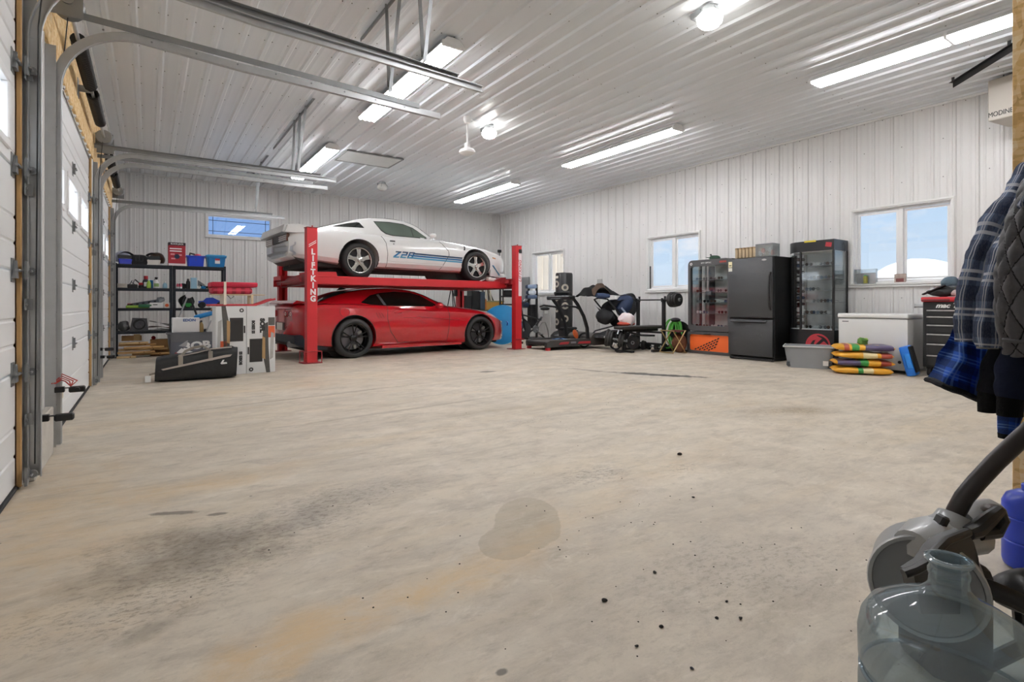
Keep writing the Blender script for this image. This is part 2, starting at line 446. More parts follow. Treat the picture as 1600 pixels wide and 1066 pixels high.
# ------------------------------------------------------------------ floor
def concrete():
    m = bpy.data.materials.new('stained_concrete'); m.use_nodes = True
    nt = m.node_tree; N = nt.nodes; L = nt.links; bs = N['Principled BSDF']
    geo = N.new('ShaderNodeNewGeometry')
    def noise(scale, detail=5, rough=.6, mapscale=None, rot=0, dist=0.0):
        n = N.new('ShaderNodeTexNoise'); n.inputs['Scale'].default_value = scale; n.inputs['Detail'].default_value = detail
        n.inputs['Roughness'].default_value = rough; n.inputs['Distortion'].default_value = dist
        mp = N.new('ShaderNodeMapping'); mp.inputs['Scale'].default_value = mapscale or (1, 1, 1); mp.inputs['Rotation'].default_value = (0, 0, rot)
        L.new(geo.outputs['Position'], mp.inputs[0]); L.new(mp.outputs[0], n.inputs[0])
        return n.outputs[0]
    def ramp(src, a, c, va=0.0, vc=1.0):
        r = N.new('ShaderNodeMapRange'); r.inputs[1].default_value = a; r.inputs[2].default_value = c; r.inputs[3].default_value = va; r.inputs[4].default_value = vc
        L.new(src, r.inputs[0]); return r.outputs[0]
    def math_(op, a, c):
        n = N.new('ShaderNodeMath'); n.operation = op
        for i, v in enumerate((a, c)):
            if isinstance(v, (int, float)): n.inputs[i].default_value = v
            else: L.new(v, n.inputs[i])
        return n.outputs[0]
    def mix(fac, c1, c2):
        n = N.new('ShaderNodeMix'); n.data_type = 'RGBA'
        if isinstance(fac, (int, float)): n.inputs[0].default_value = fac
        else: L.new(fac, n.inputs[0])
        for i, v in ((6, c1), (7, c2)):
            if isinstance(v, str): n.inputs[i].default_value = lin(v)
            else: L.new(v, n.inputs[i])
        return n.outputs[2]
    warp = noise(2.2, 6, .65); warpf = noise(9, 6, .7)
    def stain(x, y, rx, ry, rot=0, edge=.35, w=.7, wf=.25):
        mp = N.new('ShaderNodeMapping'); mp.vector_type = 'TEXTURE'
        mp.inputs['Location'].default_value = (x, y, 0); mp.inputs['Rotation'].default_value = (0, 0, rot); mp.inputs['Scale'].default_value = (rx, ry, 1)
        L.new(geo.outputs['Position'], mp.inputs[0])
        ln = N.new('ShaderNodeVectorMath'); ln.operation = 'LENGTH'; L.new(mp.outputs[0], ln.inputs[0])
        d = math_('ADD', ln.outputs['Value'], math_('MULTIPLY', math_('SUBTRACT', warp, .5), w*2))
        d = math_('ADD', d, math_('MULTIPLY', math_('SUBTRACT', warpf, .5), wf*2))
        return ramp(d, 1.0, 1.0-edge)
    c = mix(ramp(noise(.9, 6, .6), .35, .68), '#c2b8a8', '#d5cab9')
    c = mix(ramp(noise(3.5, 8, .7), .42, .7, 0, .55), c, '#aea395')
    # sweeping dusty streaks, trowel and tyre marks run along +X
    c = mix(ramp(noise(1.0, 7, .62, (.35, 1.9, 1), R(8), .6), .5, .72, 0, .5), c, '#cebb9d')
    c = mix(ramp(noise(1.6, 7, .65, (.4, 2.4, 1), R(-14), .8), .53, .75, 0, .5), c, '#9c9284')
    c = mix(ramp(noise(5, 10, .72, (.6, 1.4, 1), R(15), .5), .48, .72, 0, .6), c, '#968c7e')
    c = mix(ramp(noise(8, 9, .7, (.7, 1.2, 1), R(-25), .9), .55, .72, 0, .5), c, '#ded6c9')
    c = mix(ramp(noise(16, 6, .7, (.5, 1.2, 1), R(20)), .54, .75, 0, .55), c, '#8f8577')
    c = mix(ramp(noise(45, 4, .8), .56, .75, 0, .35), c, '#8d8375')
    c = mix(ramp(noise(7, 8, .75, (.6, 1.5, 1), .5, 1.2), .58, .7, 0, .35), c, '#e3dccf')
    # warm dust bands with a place of their own
    brk = ramp(noise(4.5, 8, .7, (1, 1.6, 1), .3, .8), .36, .62, .25, 1.0)
    for (x, y, rx, ry, rot, k) in ((-.35, 3.1, .5, 1.6, .1, .55), (.2, 3.22, .6, .2, .1, .7), (.28, 1.57, .38, .15, .3, .9), (.62, 1.6, .48, .14, .15, .95), (1.1, 1.66, .6, .13, .25, .6), (1.65, 1.82, .5, .15, .25, .45), (2.6, 2.06, .9, .2, .2, .35), (1.4, 6.6, 2.2, .5, .1, .35)):
        c = mix(math_('MULTIPLY', math_('MULTIPLY', stain(x, y, rx, ry, rot, .9, .9, .5), brk), k), c, '#ccb18a')
    # grey scuffed patches
    for (x, y, rx, ry, rot, k, col) in ((.24, 2.42, .40, .30, -.2, .8, '#786f64'), (.05, 2.25, .46, .2, -.1, .6, '#82796d'), (.55, 2.5, .3, .2, .2, .55, '#857d71'), (.92, 2.6, .6, .25, .3, .45, '#9b948a'), (.0, 1.87, .15, .06, .5, .55, '#877f73'), (1.75, 1.15, 1.0, .45, -.1, .4, '#a39b91'), (2.2, 1.5, .9, .4, -.2, .35, '#a59d93'), (4.75, 2.5, .5, .22, -.5, .55, '#9c8768'), (2.6, 4.02, .7, .12, -.05, .5, '#9d8e77'), (1.57, 4.75, .9, .1, .1, .35, '#9a8b77'), (6.3, 3.5, .9, .2, -.9, .35, '#8f8578'), (.3, 5.3, .9, .12, .1, .3, '#988a76')):
        c = mix(math_('MULTIPLY', stain(x, y, rx, ry, rot, .9, .9, .6), k), c, col)
    # speckled wear: broken mask
    sp = ramp(noise(26, 6, .8, (1, 1.8, 1), .6), .5, .6)
    for (x, y, rx, ry, rot, k) in ((.24, 2.42, .55, .38, -.2, .75), (.0, 2.1, .5, .3, .2, .7), (.6, 2.55, .5, .3, .2, .55), (2.06, 2.2, .34, .18, .1, .75), (2.57, 1.98, .22, .09, .1, .65), (4.75, 2.5, .55, .27, -.5, .6), (.92, 2.6, .6, .28, .3, .4), (2.6, 3.5, .45, .12, .1, .55), (1.75, 1.1, .8, .4, -.1, .4), (3.6, 3.4, .4, .1, .1, .5)):
        c = mix(math_('MULTIPLY', math_('MULTIPLY', stain(x, y, rx, ry, rot, .9), sp), k), c, '#6b6256')
    # damp patch, dark spill lines
    damp = math_('MAXIMUM', stain(1.385, 1.90, .29, .155, .95, .05, .35, .05), stain(1.19, 1.77, .15, .11, .8, .05, .35, .05))
    c = mix(math_('MULTIPLY', damp, .42), c, '#958974')
    for (x, y, rx, ry, rot, k, col) in ((5.67, 4.82, .80, .13, -1.05, .95, '#38332d'), (5.22, 5.85, .42, .05, -1.35, .6, '#5a544b'), (3.96, 6.39, .14, .1, 0, .8, '#57524b'), (.09, 2.87, .12, .03, -.45, .75, '#57514a'), (.26, 2.74, .05, .02, -.3, .7, '#57514a'), (1.5, 5.7, 1.5, .05, .15, .45, '#8d7f6a'), (1.9, 4.5, 1.2, .04, .1, .4, '#857a6a'), (.752, 1.147, .018, .014, 0, .8, '#4f4a44')):
        c = mix(math_('MULTIPLY', stain(x, y, rx, ry, rot, .35, .7, .6), k), c, col)
    dots = N.new('ShaderNodeTexVoronoi'); dots.inputs['Scale'].default_value = 3.2; dots.inputs['Randomness'].default_value = 1
    L.new(geo.outputs['Position'], dots.inputs[0])
    c = mix(ramp(dots.outputs['Distance'], .03, .012, 0, .8), c, '#5b554c')
    L.new(c, bs.inputs['Base Color'])
    rr = ramp(noise(3, 6, .6), .3, .7, .42, .72); L.new(rr, bs.inputs['Roughness'])
    bs.inputs['Specular IOR Level'].default_value = .3
    bp = N.new('ShaderNodeBump'); bp.inputs['Strength'].default_value = .18; bp.inputs['Distance'].default_value = .006
    L.new(noise(38, 6, .75), bp.inputs['Height']); L.new(bp.outputs[0], bs.inputs['Normal'])
    return m
b = B(); b.box(XL-.12, XR+.12, YF-.12, YB+.12, -.15, 0)
struct(b.obj('floor', concrete()))

# ------------------------------------------------------------------ outside
M_snow = mat('snow', '#f7f9fd', 0.8, var=.03, bump=.5, bscale=2)
b = B(); b.box(-60, 80, -60, 90, -.4, -.16); g = tag(b.obj('snowy_ground', M_snow), 'flat snow covered ground outside the building', 'ground'); g['kind'] = 'structure'
b = B()
def moundf(u, v):
    x = (u-.5)*2; y = (v-.5)*2; rr = math.hypot(x, y)
    return (x*3.4, y*3.6, max(0, math.cos(min(1, rr)*PI/2))**1.2*2.12*(1+.2*math.sin(5*x+2)*math.cos(4*y+1))-.05)
b.grid(moundf, 28, 28); o = b.noise(.14, 3, 1.3).obj('snow_mound', M_snow, loc=(17.2, 6.0, -.16)); tag(o, 'white snow pile seen through the largest right window', 'snow')
# neighbouring shed seen through the far right-hand window
M_beige = mat('beige_siding', '#efe0cc', .6, var=.05)
sh = thing('neighbour_shed', 'pale beige ribbed shed seen through the farthest right window', 'shed', (12.2, 19.0, -.16))
b = B(); b.box(0, 7, 0, 8, 0, 4.6); b.obj('shed_wall', M_beige, sh)
rib = None
for k in range(18):
    if rib is None: b = B(); b.prism([(-.05, 0), (-.03, -.03), (.03, -.03), (.05, 0)], 0, 4.6, 'xy'); rib = b.obj('siding_rib', M_beige, sh, loc=(.1, 0, 0))
    else: copypart(rib, (.1+k*.4, 0, 0))
b = B(); b.prism([(-.3, 4.6), (7.3, 4.6), (3.5, 6.0)], -.3, 8.3, 'xz'); b.obj('shed_roof', mat('grey_roof', '#8b8d90', .5), sh)

# ------------------------------------------------------------------ windows
def slider(n, y0, y1):
    r = sroot('window_%d' % n, (XR, (y0+y1)/2, 1.855)); w = (y1-y0)/2; hz = .585
    def ring(b, x0, x1, a0, a1, z0, z1, t):
        b.box(x0, x1, a0, a1, z0, z0+t, .004); b.box(x0, x1, a0, a1, z1-t, z1, .004)
        b.box(x0, x1, a0, a0+t, z0+t, z1-t, .004); b.box(x0, x1, a1-t, a1, z0+t, z1-t, .004)
    b = B(); ring(b, -.035, .004, -w-.02, w+.02, -hz-.02, hz+.02, .03); b.obj('casing', M_trim, r)
    b = B(); ring(b, -.02, .11, -w-.004, w+.004, -hz-.004, hz+.004, .03); b.obj('jamb', M_vinyl, r)
    b = B(); ring(b, .055, .115, -w+.02, w-.02, -hz+.02, hz-.02, .035); b.box(.05, .115, -.028, .028, -hz+.05, hz-.05, .004); b.obj('window_frame', M_vinyl, r)
    for s in (-1, 1):
        a0, a1 = (.03, w-.06) if s > 0 else (-w+.06, -.03)
        b = B(); x0 = .06 if s > 0 else .085
        ring(b, x0, x0+.025, a0, a1, -hz+.06, hz-.06, .034); sash = b.obj('sash', M_vinyl, r)
        b = B(); b.box(x0+.01, x0+.014, a0+.03, a1-.03, -hz+.09, hz-.09); b.obj('pane', M_pane, sash)
    b = B(); b.box(-.05, .05, -w-.05, w+.05, -hz-.055, -hz-.03, .005); b.obj('window_sill', M_trim, r)
    return r
slider(2, *WIN_R[0]); w3 = slider(3, *WIN_R[1]); slider(4, *WIN_R[2])
b = B(); b.box(-.012, .012, .6, .622, -.55, -.05, .003); b.obj('track_stop', M_black, w3, label='black stop bar lying upright in the window track')
# transom in the back wall
r = sroot('window_1', ((WB[0]+WB[1])/2, YB, (WB[2]+WB[3])/2)); w = (WB[1]-WB[0])/2; hz = (WB[3]-WB[2])/2
b = B()
def ringy(b, y0, y1, a, z, t):
    b.box(-a, a, y0, y1, -z, -z+t, .003); b.box(-a, a, y0, y1, z-t, z, .003); b.box(-a, -a+t, y0, y1, -z+t, z-t, .003); b.box(a-t, a, y0, y1, -z+t, z-t, .003)
ringy(b, -.035, .004, w+.04, hz+.04, .045); b.obj('casing', M_trim, r)
b = B(); ringy(b, -.01, .1, w+.004, hz+.004, .03); f = b.obj('window_frame', M_vinyl, r)
M_bluepane = glass('blue_tinted_glass', '#d3e0f4', .06)
b = B(); b.box(-w+.02, w-.02, .045, .05, -hz+.02, hz-.02); b.obj('pane', M_bluepane, f)
M_came = mat('dark_muntin', '#30415f', .5)
b = B()
for z in (-hz+.11, hz-.11): b.box(-w+.02, w-.02, .034, .044, z-.006, z+.006)
for x in (-w+.12, w-.12): b.box(x-.006, x+.006, .034, .044, -hz+.02, hz-.02)
b.obj('muntin_bars', M_came, f)
b = B(); b.box(-w-.05, w+.05, -.05, .01, -hz-.055, -hz-.035, .004); b.obj('window_sill', M_trim, r)
# ================================================================== OVERHEAD DOORS
M_door = mat('white_door_steel', '#e9eaea', .42, var=.015, scale=2)
M_lumber = mat('pine_lumber', '#bd9763', .7, var=.15, scale=18)
def osb_mat():
    m = bpy.data.materials.new('osb_board'); m.use_nodes = True; nt = m.node_tree; N = nt.nodes; L = nt.links; bs = N['Principled BSDF']
    geo = N.new('ShaderNodeTexCoord')
    def layer(scale, rot, msc):
        mp = N.new('ShaderNodeMapping'); mp.inputs['Scale'].default_value = msc; mp.inputs['Rotation'].default_value = rot
        L.new(geo.outputs['Object'], mp.inputs[0])
        no = N.new('ShaderNodeTexNoise'); no.inputs['Scale'].default_value = 6; L.new(mp.outputs[0], no.inputs[0])
        ad = N.new('ShaderNodeMix'); ad.data_type = 'RGBA'; ad.inputs[0].default_value = .12
        L.new(mp.outputs[0], ad.inputs[6]); L.new(no.outputs['Color'], ad.inputs[7])
        v = N.new('ShaderNodeTexVoronoi'); v.inputs['Scale'].default_value = scale
        L.new(ad.outputs[2], v.inputs[0]); return v.outputs['Color']
    a = layer(22, (.5, .3, .2), (2.2, 2.2, .8)); c = layer(26, (-.6, .2, .9), (2.2, 1.0, 2.4))
    sx = N.new('ShaderNodeSeparateColor'); L.new(a, sx.inputs[0]); sy = N.new('ShaderNodeSeparateColor'); L.new(c, sy.inputs[0])
    r1 = N.new('ShaderNodeValToRGB'); e = r1.color_ramp.elements; e[0].color = lin('#c39a60'); e[1].color = lin('#f8e6c3')
    k = e.new(.35); k.color = lin('#e2bb7c'); k = e.new(.7); k.color = lin('#efd2a0')
    ad = N.new('ShaderNodeMath'); ad.operation = 'ADD'; L.new(sx.outputs[0], ad.inputs[0]); L.new(sy.outputs[1], ad.inputs[1])
    mu = N.new('ShaderNodeMath'); mu.operation = 'MULTIPLY'; mu.inputs[1].default_value = .5; L.new(ad.outputs[0], mu.inputs[0])
    L.new(mu.outputs[0], r1.inputs[0]); L.new(r1.outputs[0], bs.inputs['Base Color']); bs.inputs['Roughness'].default_value = .75
    bp = N.new('ShaderNodeBump'); bp.inputs['Strength'].default_value = .3; bp.inputs['Distance'].default_value = .004
    L.new(mu.outputs[0], bp.inputs['Height']); L.new(bp.outputs[0], bs.inputs['Normal'])
    return m
M_osb = osb_mat()
M_frost = frosted('obscure_door_glass')
DX = XL-0.012      # inner face of the doors
SECT = [0.015, .60, 1.122, 1.648, 2.17, DH]
def hinge_mesh():
    b = B(); b.box(0, .004, -.035, .035, -.06, .06); b.prism([(-.035, -.04), (.035, -.04), (0, .05)], .004, .02, 'yz')
    b.cyl((.024, -.04, 0), (.024, .04, 0), .008, n=8); return b
def overhead_door(n, y0, y1):
    r = sroot('door_%d' % n, (DX, (y0+y1)/2, 0)); w = (y1-y0)/2-.006
    for i, (z0, z1) in enumerate(zip(SECT, SECT[1:])):
        hgt = z1-z0; g = lambda f: z0+f*hgt
        def prof(zs): return zs
        if i != 3:
            P = [(-.045, z0+.004), (-.006, z0+.004), (0, z0+.012)]
            for f in (.27, .52):
                P += [(0, g(f)-.012), (-.006, g(f)-.004), (-.006, g(f)+.004), (0, g(f)+.012)]
            P += [(0, z1-.012), (-.006, z1-.004), (-.045, z1-.004)]
            b = B(); b.prism(P, -w, w, 'xz'); s = b.obj('door_section', M_door, r, ang=20)
        else:
            za, zb = z0+.075, z1-.12; ws = [(-w+.17+k*(2*w-.1)/3, -w+.17+k*(2*w-.1)/3+(2*w)/3-.29) for k in range(3)]
            b = B(); b.box(-.045, 0, -w, w, z0+.004, za, .005); b.box(-.045, 0, -w, w, zb, z1-.004, .005)
            ed = [-w]+[u for p in ws for u in p]+[w]
            for k in range(0, len(ed), 2): b.box(-.045, 0, ed[k], ed[k+1], za, zb)
            s = b.obj('door_section', M_door, r, ang=20)
            for (a, c) in ws:
                b = B(); t = .045
                b.box(-.04, .012, a-.02, c+.02, za-.02, za-.02+t, .006); b.box(-.04, .012, a-.02, c+.02, zb+.02-t, zb+.02, .006)
                b.box(-.04, .012, a-.02, a-.02+t, za-.02+t, zb+.02-t, .006); b.box(-.04, .012, c+.02-t, c+.02, za-.02+t, zb+.02-t, .006)
                b.obj('window_frame', M_vinyl, s)
                b = B(); b.grid(lambda u, v: (-.018, a+.02+(c-a-.04)*u, za+.02+(zb-za-.04)*v), 1, 1); b.obj('pane', M_frost, s)
    hm = None
    for z in SECT[1:-1]:
        for y in (-w+.07, 0, w-.07):
            if hm is None: hm = hinge_mesh().obj('hinge', M_galvd, r, loc=(0, y, z))
            else: copypart(hm, (0, y, z))
    b = B(); b.box(-.04, .012, -w, w, 0.002, .02, .004); b.obj('bottom_seal', M_rubber, r)
    return r
for i, (a, c) in enumerate(DOORS): overhead_door(i+1, a, c)
# OSB headers above the doors and pine jambs beside them
tn = 4
for (a, c) in ((.3, 4.15), (4.15, 8.05), (8.05, 11.8)):
    b = B(); b.box(XL+.001, XL+.022, a+.003, c-.003, DH+.02, 3.4, .002); o = struct(b.obj('trim_%d' % tn, M_osb)); tn += 1
for (a, c) in DOORS:
    for s, y in ((-1, a), (1, c)):
        b = B(); b.box(XL-.03, XL+.012, min(y, y+s*.016), max(y, y+s*.016), 0.01, DH+.02, .003); struct(b.obj('trim_%d' % tn, M_lumber)); tn += 1

# ------------------------------------------------------------------ tracks
def channel(b, pts, sgn, wid=.052, dep=.026):
    """C-shaped track swept along pts in the local xz plane; open side faces -sgn*y"""
    n = len(pts); nor = []
    for i in range(n):
        a = Vector(pts[max(i-1, 0)]); c = Vector(pts[min(i+1, n-1)]); t = (c-a).normalized(); nor.append(Vector((-t[1], t[0])))
    sec = [(-wid/2, -dep/2), (-wid/2, dep/2), (wid/2, dep/2), (wid/2, -dep/2*.6), (wid/2-.003, -dep/2*.6), (wid/2-.003, dep/2-.003), (-wid/2+.003, dep/2-.003), (-wid/2+.003, -dep/2)]
    rings = []
    for p, nn in zip(pts, nor):
        rings.append([b.bm.verts.new((p[0]+nn[0]*u, sgn*v, p[1]+nn[1]*u)) for u, v in sec])
    for a, c in zip(rings, rings[1:]):
        for k in range(8): b.bm.faces.new((a[k], a[(k+1) % 8], c[(k+1) % 8], c[k]))
    b.bm.faces.new(rings[0][::-1]); b.bm.faces.new(rings[-1])
    # rolled lips
    b.tube([(p[0]-nn[0]*wid/2, -sgn*dep/2, p[1]-nn[1]*wid/2) for p, nn in zip(pts, nor)], .0045, 6)
    b.tube([(p[0]+nn[0]*wid/2, -sgn*dep/2*.6, p[1]+nn[1]*wid/2) for p, nn in zip(pts, nor)], .0045, 6)
def door_track(y, sgn, zh, ze, label, xe=2.27):
    """sgn=+1: the track on the far (+Y) side of its door"""
    t = thing('door_track', label, 'door track', (XL, y, 0), group=None)
    x0 = .055; rad = zh-2.36
    vert = [(x0, .04), (x0, 1.2), (x0, 2.36)]
    curve = [(x0+rad*(1-math.cos(a)), 2.36+rad*math.sin(a)) for a in [k*PI/2/10 for k in range(11)]]
    xh0 = x0+rad
    hor = [(xh0, zh), (xe*.5, zh+(ze-zh)*.5), (xe-XL-.0, ze)]
    b = B(); channel(b, vert, sgn); b.obj('vertical_track', M_galv, t)
    b = B(); channel(b, curve, sgn); b.obj('curved_track', M_galv, t)
    b = B(); channel(b, hor, sgn); b.obj('horizontal_track', M_galv, t)
    # wall angle behind the vertical track
    b = B(); b.box(.004, .007, sgn*-.015-.03, sgn*-.015+.03, .03, 2.62); b.box(.004, .06, sgn*.033-.0015, sgn*.033+.0015, .03, 2.62); b.obj('wall_angle', M_galv, t)
    # horizontal angle over the track
    b = B(); L = xe-XL-.22
    b.beam((-.0+.03, sgn*.022, zh+.06), (L, sgn*.022, ze+.045), .003, .045); b.beam((.03, sgn*.005, zh+.082), (L, sgn*.005, ze+.067), .034, .003); b.obj('horizontal_angle', M_galvd, t)
    # jamb brackets
    br = None
    for z in (.35, .95, 1.55, 2.15):
        if br is None:
            b = B(); b.box(.022, .026, -.045, .05, -.03, .03, .001); b.box(.024, .05, -.004, .0, -.03, .03); b.cyl((.026, .03, 0), (.033, .03, 0), .008, n=6); b.cyl((.026, -.03, 0), (.033, -.03, 0), .008, n=6)
            br = b.obj('bracket', M_galvd, t, loc=(0, -sgn*.02, z))
        else: copypart(br, (0, -sgn*.02, z))
    # roller plates: triangular bracket with roller stem
    rp = None
    for z in SECT[:-1]:
        z = z+.05 if z < .1 else z
        if rp is None:
            b = B(); b.prism([(-.06, -.045), (.03, -.02), (.03, .02), (-.06, .05)], .028, .04, 'yz'); b.cyl((.05, -.05, 0), (.05, .03, 0), .006, n=6); b.cyl((.05, .0, 0), (.05, .014, 0), .021, n=10)
            rp = b.obj('roller_bracket', M_galvd, t, loc=(0, -sgn*.045, z))
            rp.scale = (1, sgn, 1)
        else: copypart(rp, (0, -sgn*.045, z))
    b = B(); b.tube([(.11, -sgn*.045, 2.85), (.075, -sgn*.05, 2.4), (.062, -sgn*.055, .12)], .0035, 5); b.obj('lift_cable', M_dark, t)
    # bolts
    b = B()
    for k in range(9): b.cyl((.3+k*.27, sgn*.0135, zh+(ze-zh)*k/9.0), (.3+k*.27, sgn*.0175, zh+(ze-zh)*k/9.0), .007, n=6)
    for k in range(7): b.cyl((x0, sgn*.0135, .3+k*.3), (x0, sgn*.0175, .3+k*.3), .007, n=6)
    stuff(b.obj('bolts', M_galvd, t))
    return t
door_track(3.745, 1, 2.81, 2.72, 'galvanised overhead door track nearest the camera, its rail crossing highest')
door_track(4.52, -1, 2.80, 2.725, 'galvanised door track with the curve below the second rail from the top')
door_track(7.86, 1, 2.745, 2.76, 'galvanised door track on the far side of the middle door')
door_track(8.33, -1, 2.73, 2.735, 'galvanised door track on the near side of the farthest door')
door_track(11.46, 1, 2.68, 2.70, 'galvanised door track beside the black shelves, running above the small back window')
door_track(.72, -1, 2.80, 2.72, 'galvanised door track on the near side of the first door, outside the view')

# perforated hanger frames from the ceiling
def strap(b, p0, p1, up=(0, 0, 1)):
    p0 = Vector(p0); p1 = Vector(p1); d = (p1-p0); L = d.length; d.normalize()
    a = Vector((0, 1, 0)) if abs(d.y) < .6 else Vector((1, 0, 0))
    for s in (-.013, .013): b.beam(p0+a*s, p1+a*s, .007, .003, up=(1, 0, 0))
    n = int(L/.045)
    for k in range(n+1): b.beam(p0+d*(L*k/n)-a*.016, p0+d*(L*k/n)+a*.016, .014, .003, up=(1, 0, 0))
    b.beam(p0-a*.016, p1-a*.016, .003, .03, up=(1, 0, 0))
def hanger(x, ys, zt, y0, y1, label):
    t = thing('track_hanger', label, 'hanger', (x, (y0+y1)/2, H-.022)); ym = (y0+y1)/2
    b = B(); b.box(.12, .155, y0-ym, y1-ym, -.004, 0); b.box(.12, .124, y0-ym, y1-ym, -.04, 0); b.obj('ceiling_angle', M_galvd, t)
    for y, z in zip(ys, zt):
        sy = 1 if y < ym else -1
        b = B(); strap(b, (.1, y-ym, -.02), (.0, y-ym, z-H+.04)); b.obj('strap', M_galvd, t)
        b = B(); strap(b, (.1, y-ym+sy*.35, -.02), (.0, y-ym+sy*.03, z-H+.10)); b.obj('diagonal_strap', M_galvd, t)
hanger(1.75, (3.755, 4.46), (2.80, 2.80), 3.6, 5.6, 'perforated steel hanger holding the two nearest door rails')
hanger(1.75, (7.91, 8.27), (2.82, 2.80), 7.6, 10.4, 'perforated steel hanger holding the middle pair of door rails')
hanger(1.75, (11.51,), (2.76,), 11.0, 12.9, 'perforated steel hanger holding the farthest door rail above the back window')

# torsion springs
M_spring = mat('black_spring_steel', '#262422', .45, metal=.6, var=.2)
def torsion(y0, y1, label):
    t = thing('torsion_spring', label, 'spring', (XL, (y0+y1)/2, 2.92)); w = (y1-y0)/2
    b = B(); b.cyl((.12, -w, 0), (.12, w, 0), .0135, n=10); b.obj('shaft', M_galv, t)
    sp = None
    for s in (-1, 1):
        b = B(); pts = []
        turns = 44
        for k in range(turns*8+1):
            a = 2*PI*k/8; pts.append((.12+.045*math.cos(a), s*.10+s*k/(turns*8)*.95, .045*math.sin(a)))
        b.tube(pts, .0085, 5); sp = b.obj('coil_spring', M_spring, t, ang=80)
        b = B(); b.lathe([(.0, -.05), (.05, -.05), (.05, -.02), (.035, 0), (.035, .03), (0, .03)], (.12, s*1.08, 0), 'y', 14); b.obj('winding_cone', M_dark, t)
        b = B(); b.lathe([(0, -.03), (.075, -.03), (.085, -.015), (.068, 0), (.066, .03), (.085, .045), (.03, .06), (0, .06)], (.12, s*(w-.12), 0), 'y', 18); b.obj('cable_drum', M_galvd, t)
        b = B(); b.box(.03, .2, s*(w-.02)-.002, s*(w-.02)+.002, -.11, .07); b.lathe([(0, -.012), (.035, -.012), (.035, .012), (0, .012)], (.12, s*(w-.02), 0), 'y', 14); b.obj('bearing_plate', M_galvd, t)
    b = B(); b.prism([(-.07, -.08), (.07, -.08), (.05, .08), (-.05, .08)], .02, .026, 'yz'); b.box(.02, .13, -.004, .004, -.03, .03); b.obj('centre_bracket', M_galvd, t)
    return t
torsion(.6, 3.86, 'torsion spring and shaft of the nearest garage door, drum at the upper left corner')
torsion(4.42, 8.0, 'torsion spring and shaft above the middle garage door')
torsion(8.2, 11.6, 'torsion spring and shaft above the farthest garage door')

# concrete curbs between the doors
for i, (a, c) in enumerate(((3.80, 4.46), (7.93, 8.27))):
    b = B(); b.box(XL+.005, XL+.05, a, c, 0, .30, .006); struct(b.obj('baseboard_left_%d' % (i+1), M_conc2))

# photo eyes low on the tracks
M_redw = mat('red_wire', '#b03a30', .5); M_beigeb = mat('cream_plastic', '#d8cdb4', .5)
def photo_eye(y, z, sgn, label, wires):
    t = thing('photo_eye', label, 'sensor', (XL+.085, y, z))
    b = B(); b.box(-.03, .02, -.02, .02, -.015, .02, .003); b.beam((0, 0, .01), (.10, 0, .012), .03, .004); b.obj('bracket', M_dark, t)
    b = B(); b.box(.04, .125, -.022, .022, -.02, .018, .007); b.cyl((.085, 0, 0), (.085, sgn*.04, 0), .014, n=10); b.obj('sensor_head', M_black, t)
    if wires:
        b = B()
        for k in range(4):
            b.tube([(-.03+random.uniform(-.02, .02), sgn*-.02, .04), (.0, sgn*(-.03-.01*k), .06+.012*k), (.02+.02*k, -sgn*.03, .05), (.05, 0, .02)], .004, 5)
        b.obj('wire', M_redw, t)
        b = B(); b.box(-.05, .0, -sgn*.10-.03, -sgn*.10+.03, -.07, .0, .004); b.obj('junction_block', M_beigeb, t)
photo_eye(4.465, .40, -1, 'black photo eye with red wires low on the middle door jamb', True)
photo_eye(3.82, .33, 1, 'black photo eye low on the nearest door jamb', False)
photo_eye(7.915, .42, 1, 'black photo eye on the far jamb of the middle door', False)
photo_eye(8.275, .30, -1, 'black photo eye on the near jamb of the farthest door', False)

# ================================================================== LIGHTS
def emat(name, col, s):
    m = bpy.data.materials.new(name); m.use_nodes = True; N = m.node_tree.nodes; b = N['Principled BSDF']
    b.inputs['Base Color'].default_value = lin('#f4f4f4'); b.inputs['Emission Color'].default_value = lin(col); b.inputs['Emission Strength'].default_value = s
    no = N.new('ShaderNodeTexNoise'); no.inputs['Scale'].default_value = 2
    mr = N.new('ShaderNodeMapRange'); mr.inputs[3].default_value = s*.96; mr.inputs[4].default_value = s*1.04
    m.node_tree.links.new(no.outputs[0], mr.inputs[0]); m.node_tree.links.new(mr.outputs[0], b.inputs['Emission Strength'])
    return m
M_tube = emat('fluorescent_tube', '#fbfbfe', LAMP)
M_globe_on = emat('lit_globe', '#fffdf8', LAMP*.4)
M_globe_off = mat('frosted_globe', '#e9e8e4', .25)
M_refl = mat('white_enamel', '#f2f2f2', .3, var=.02)
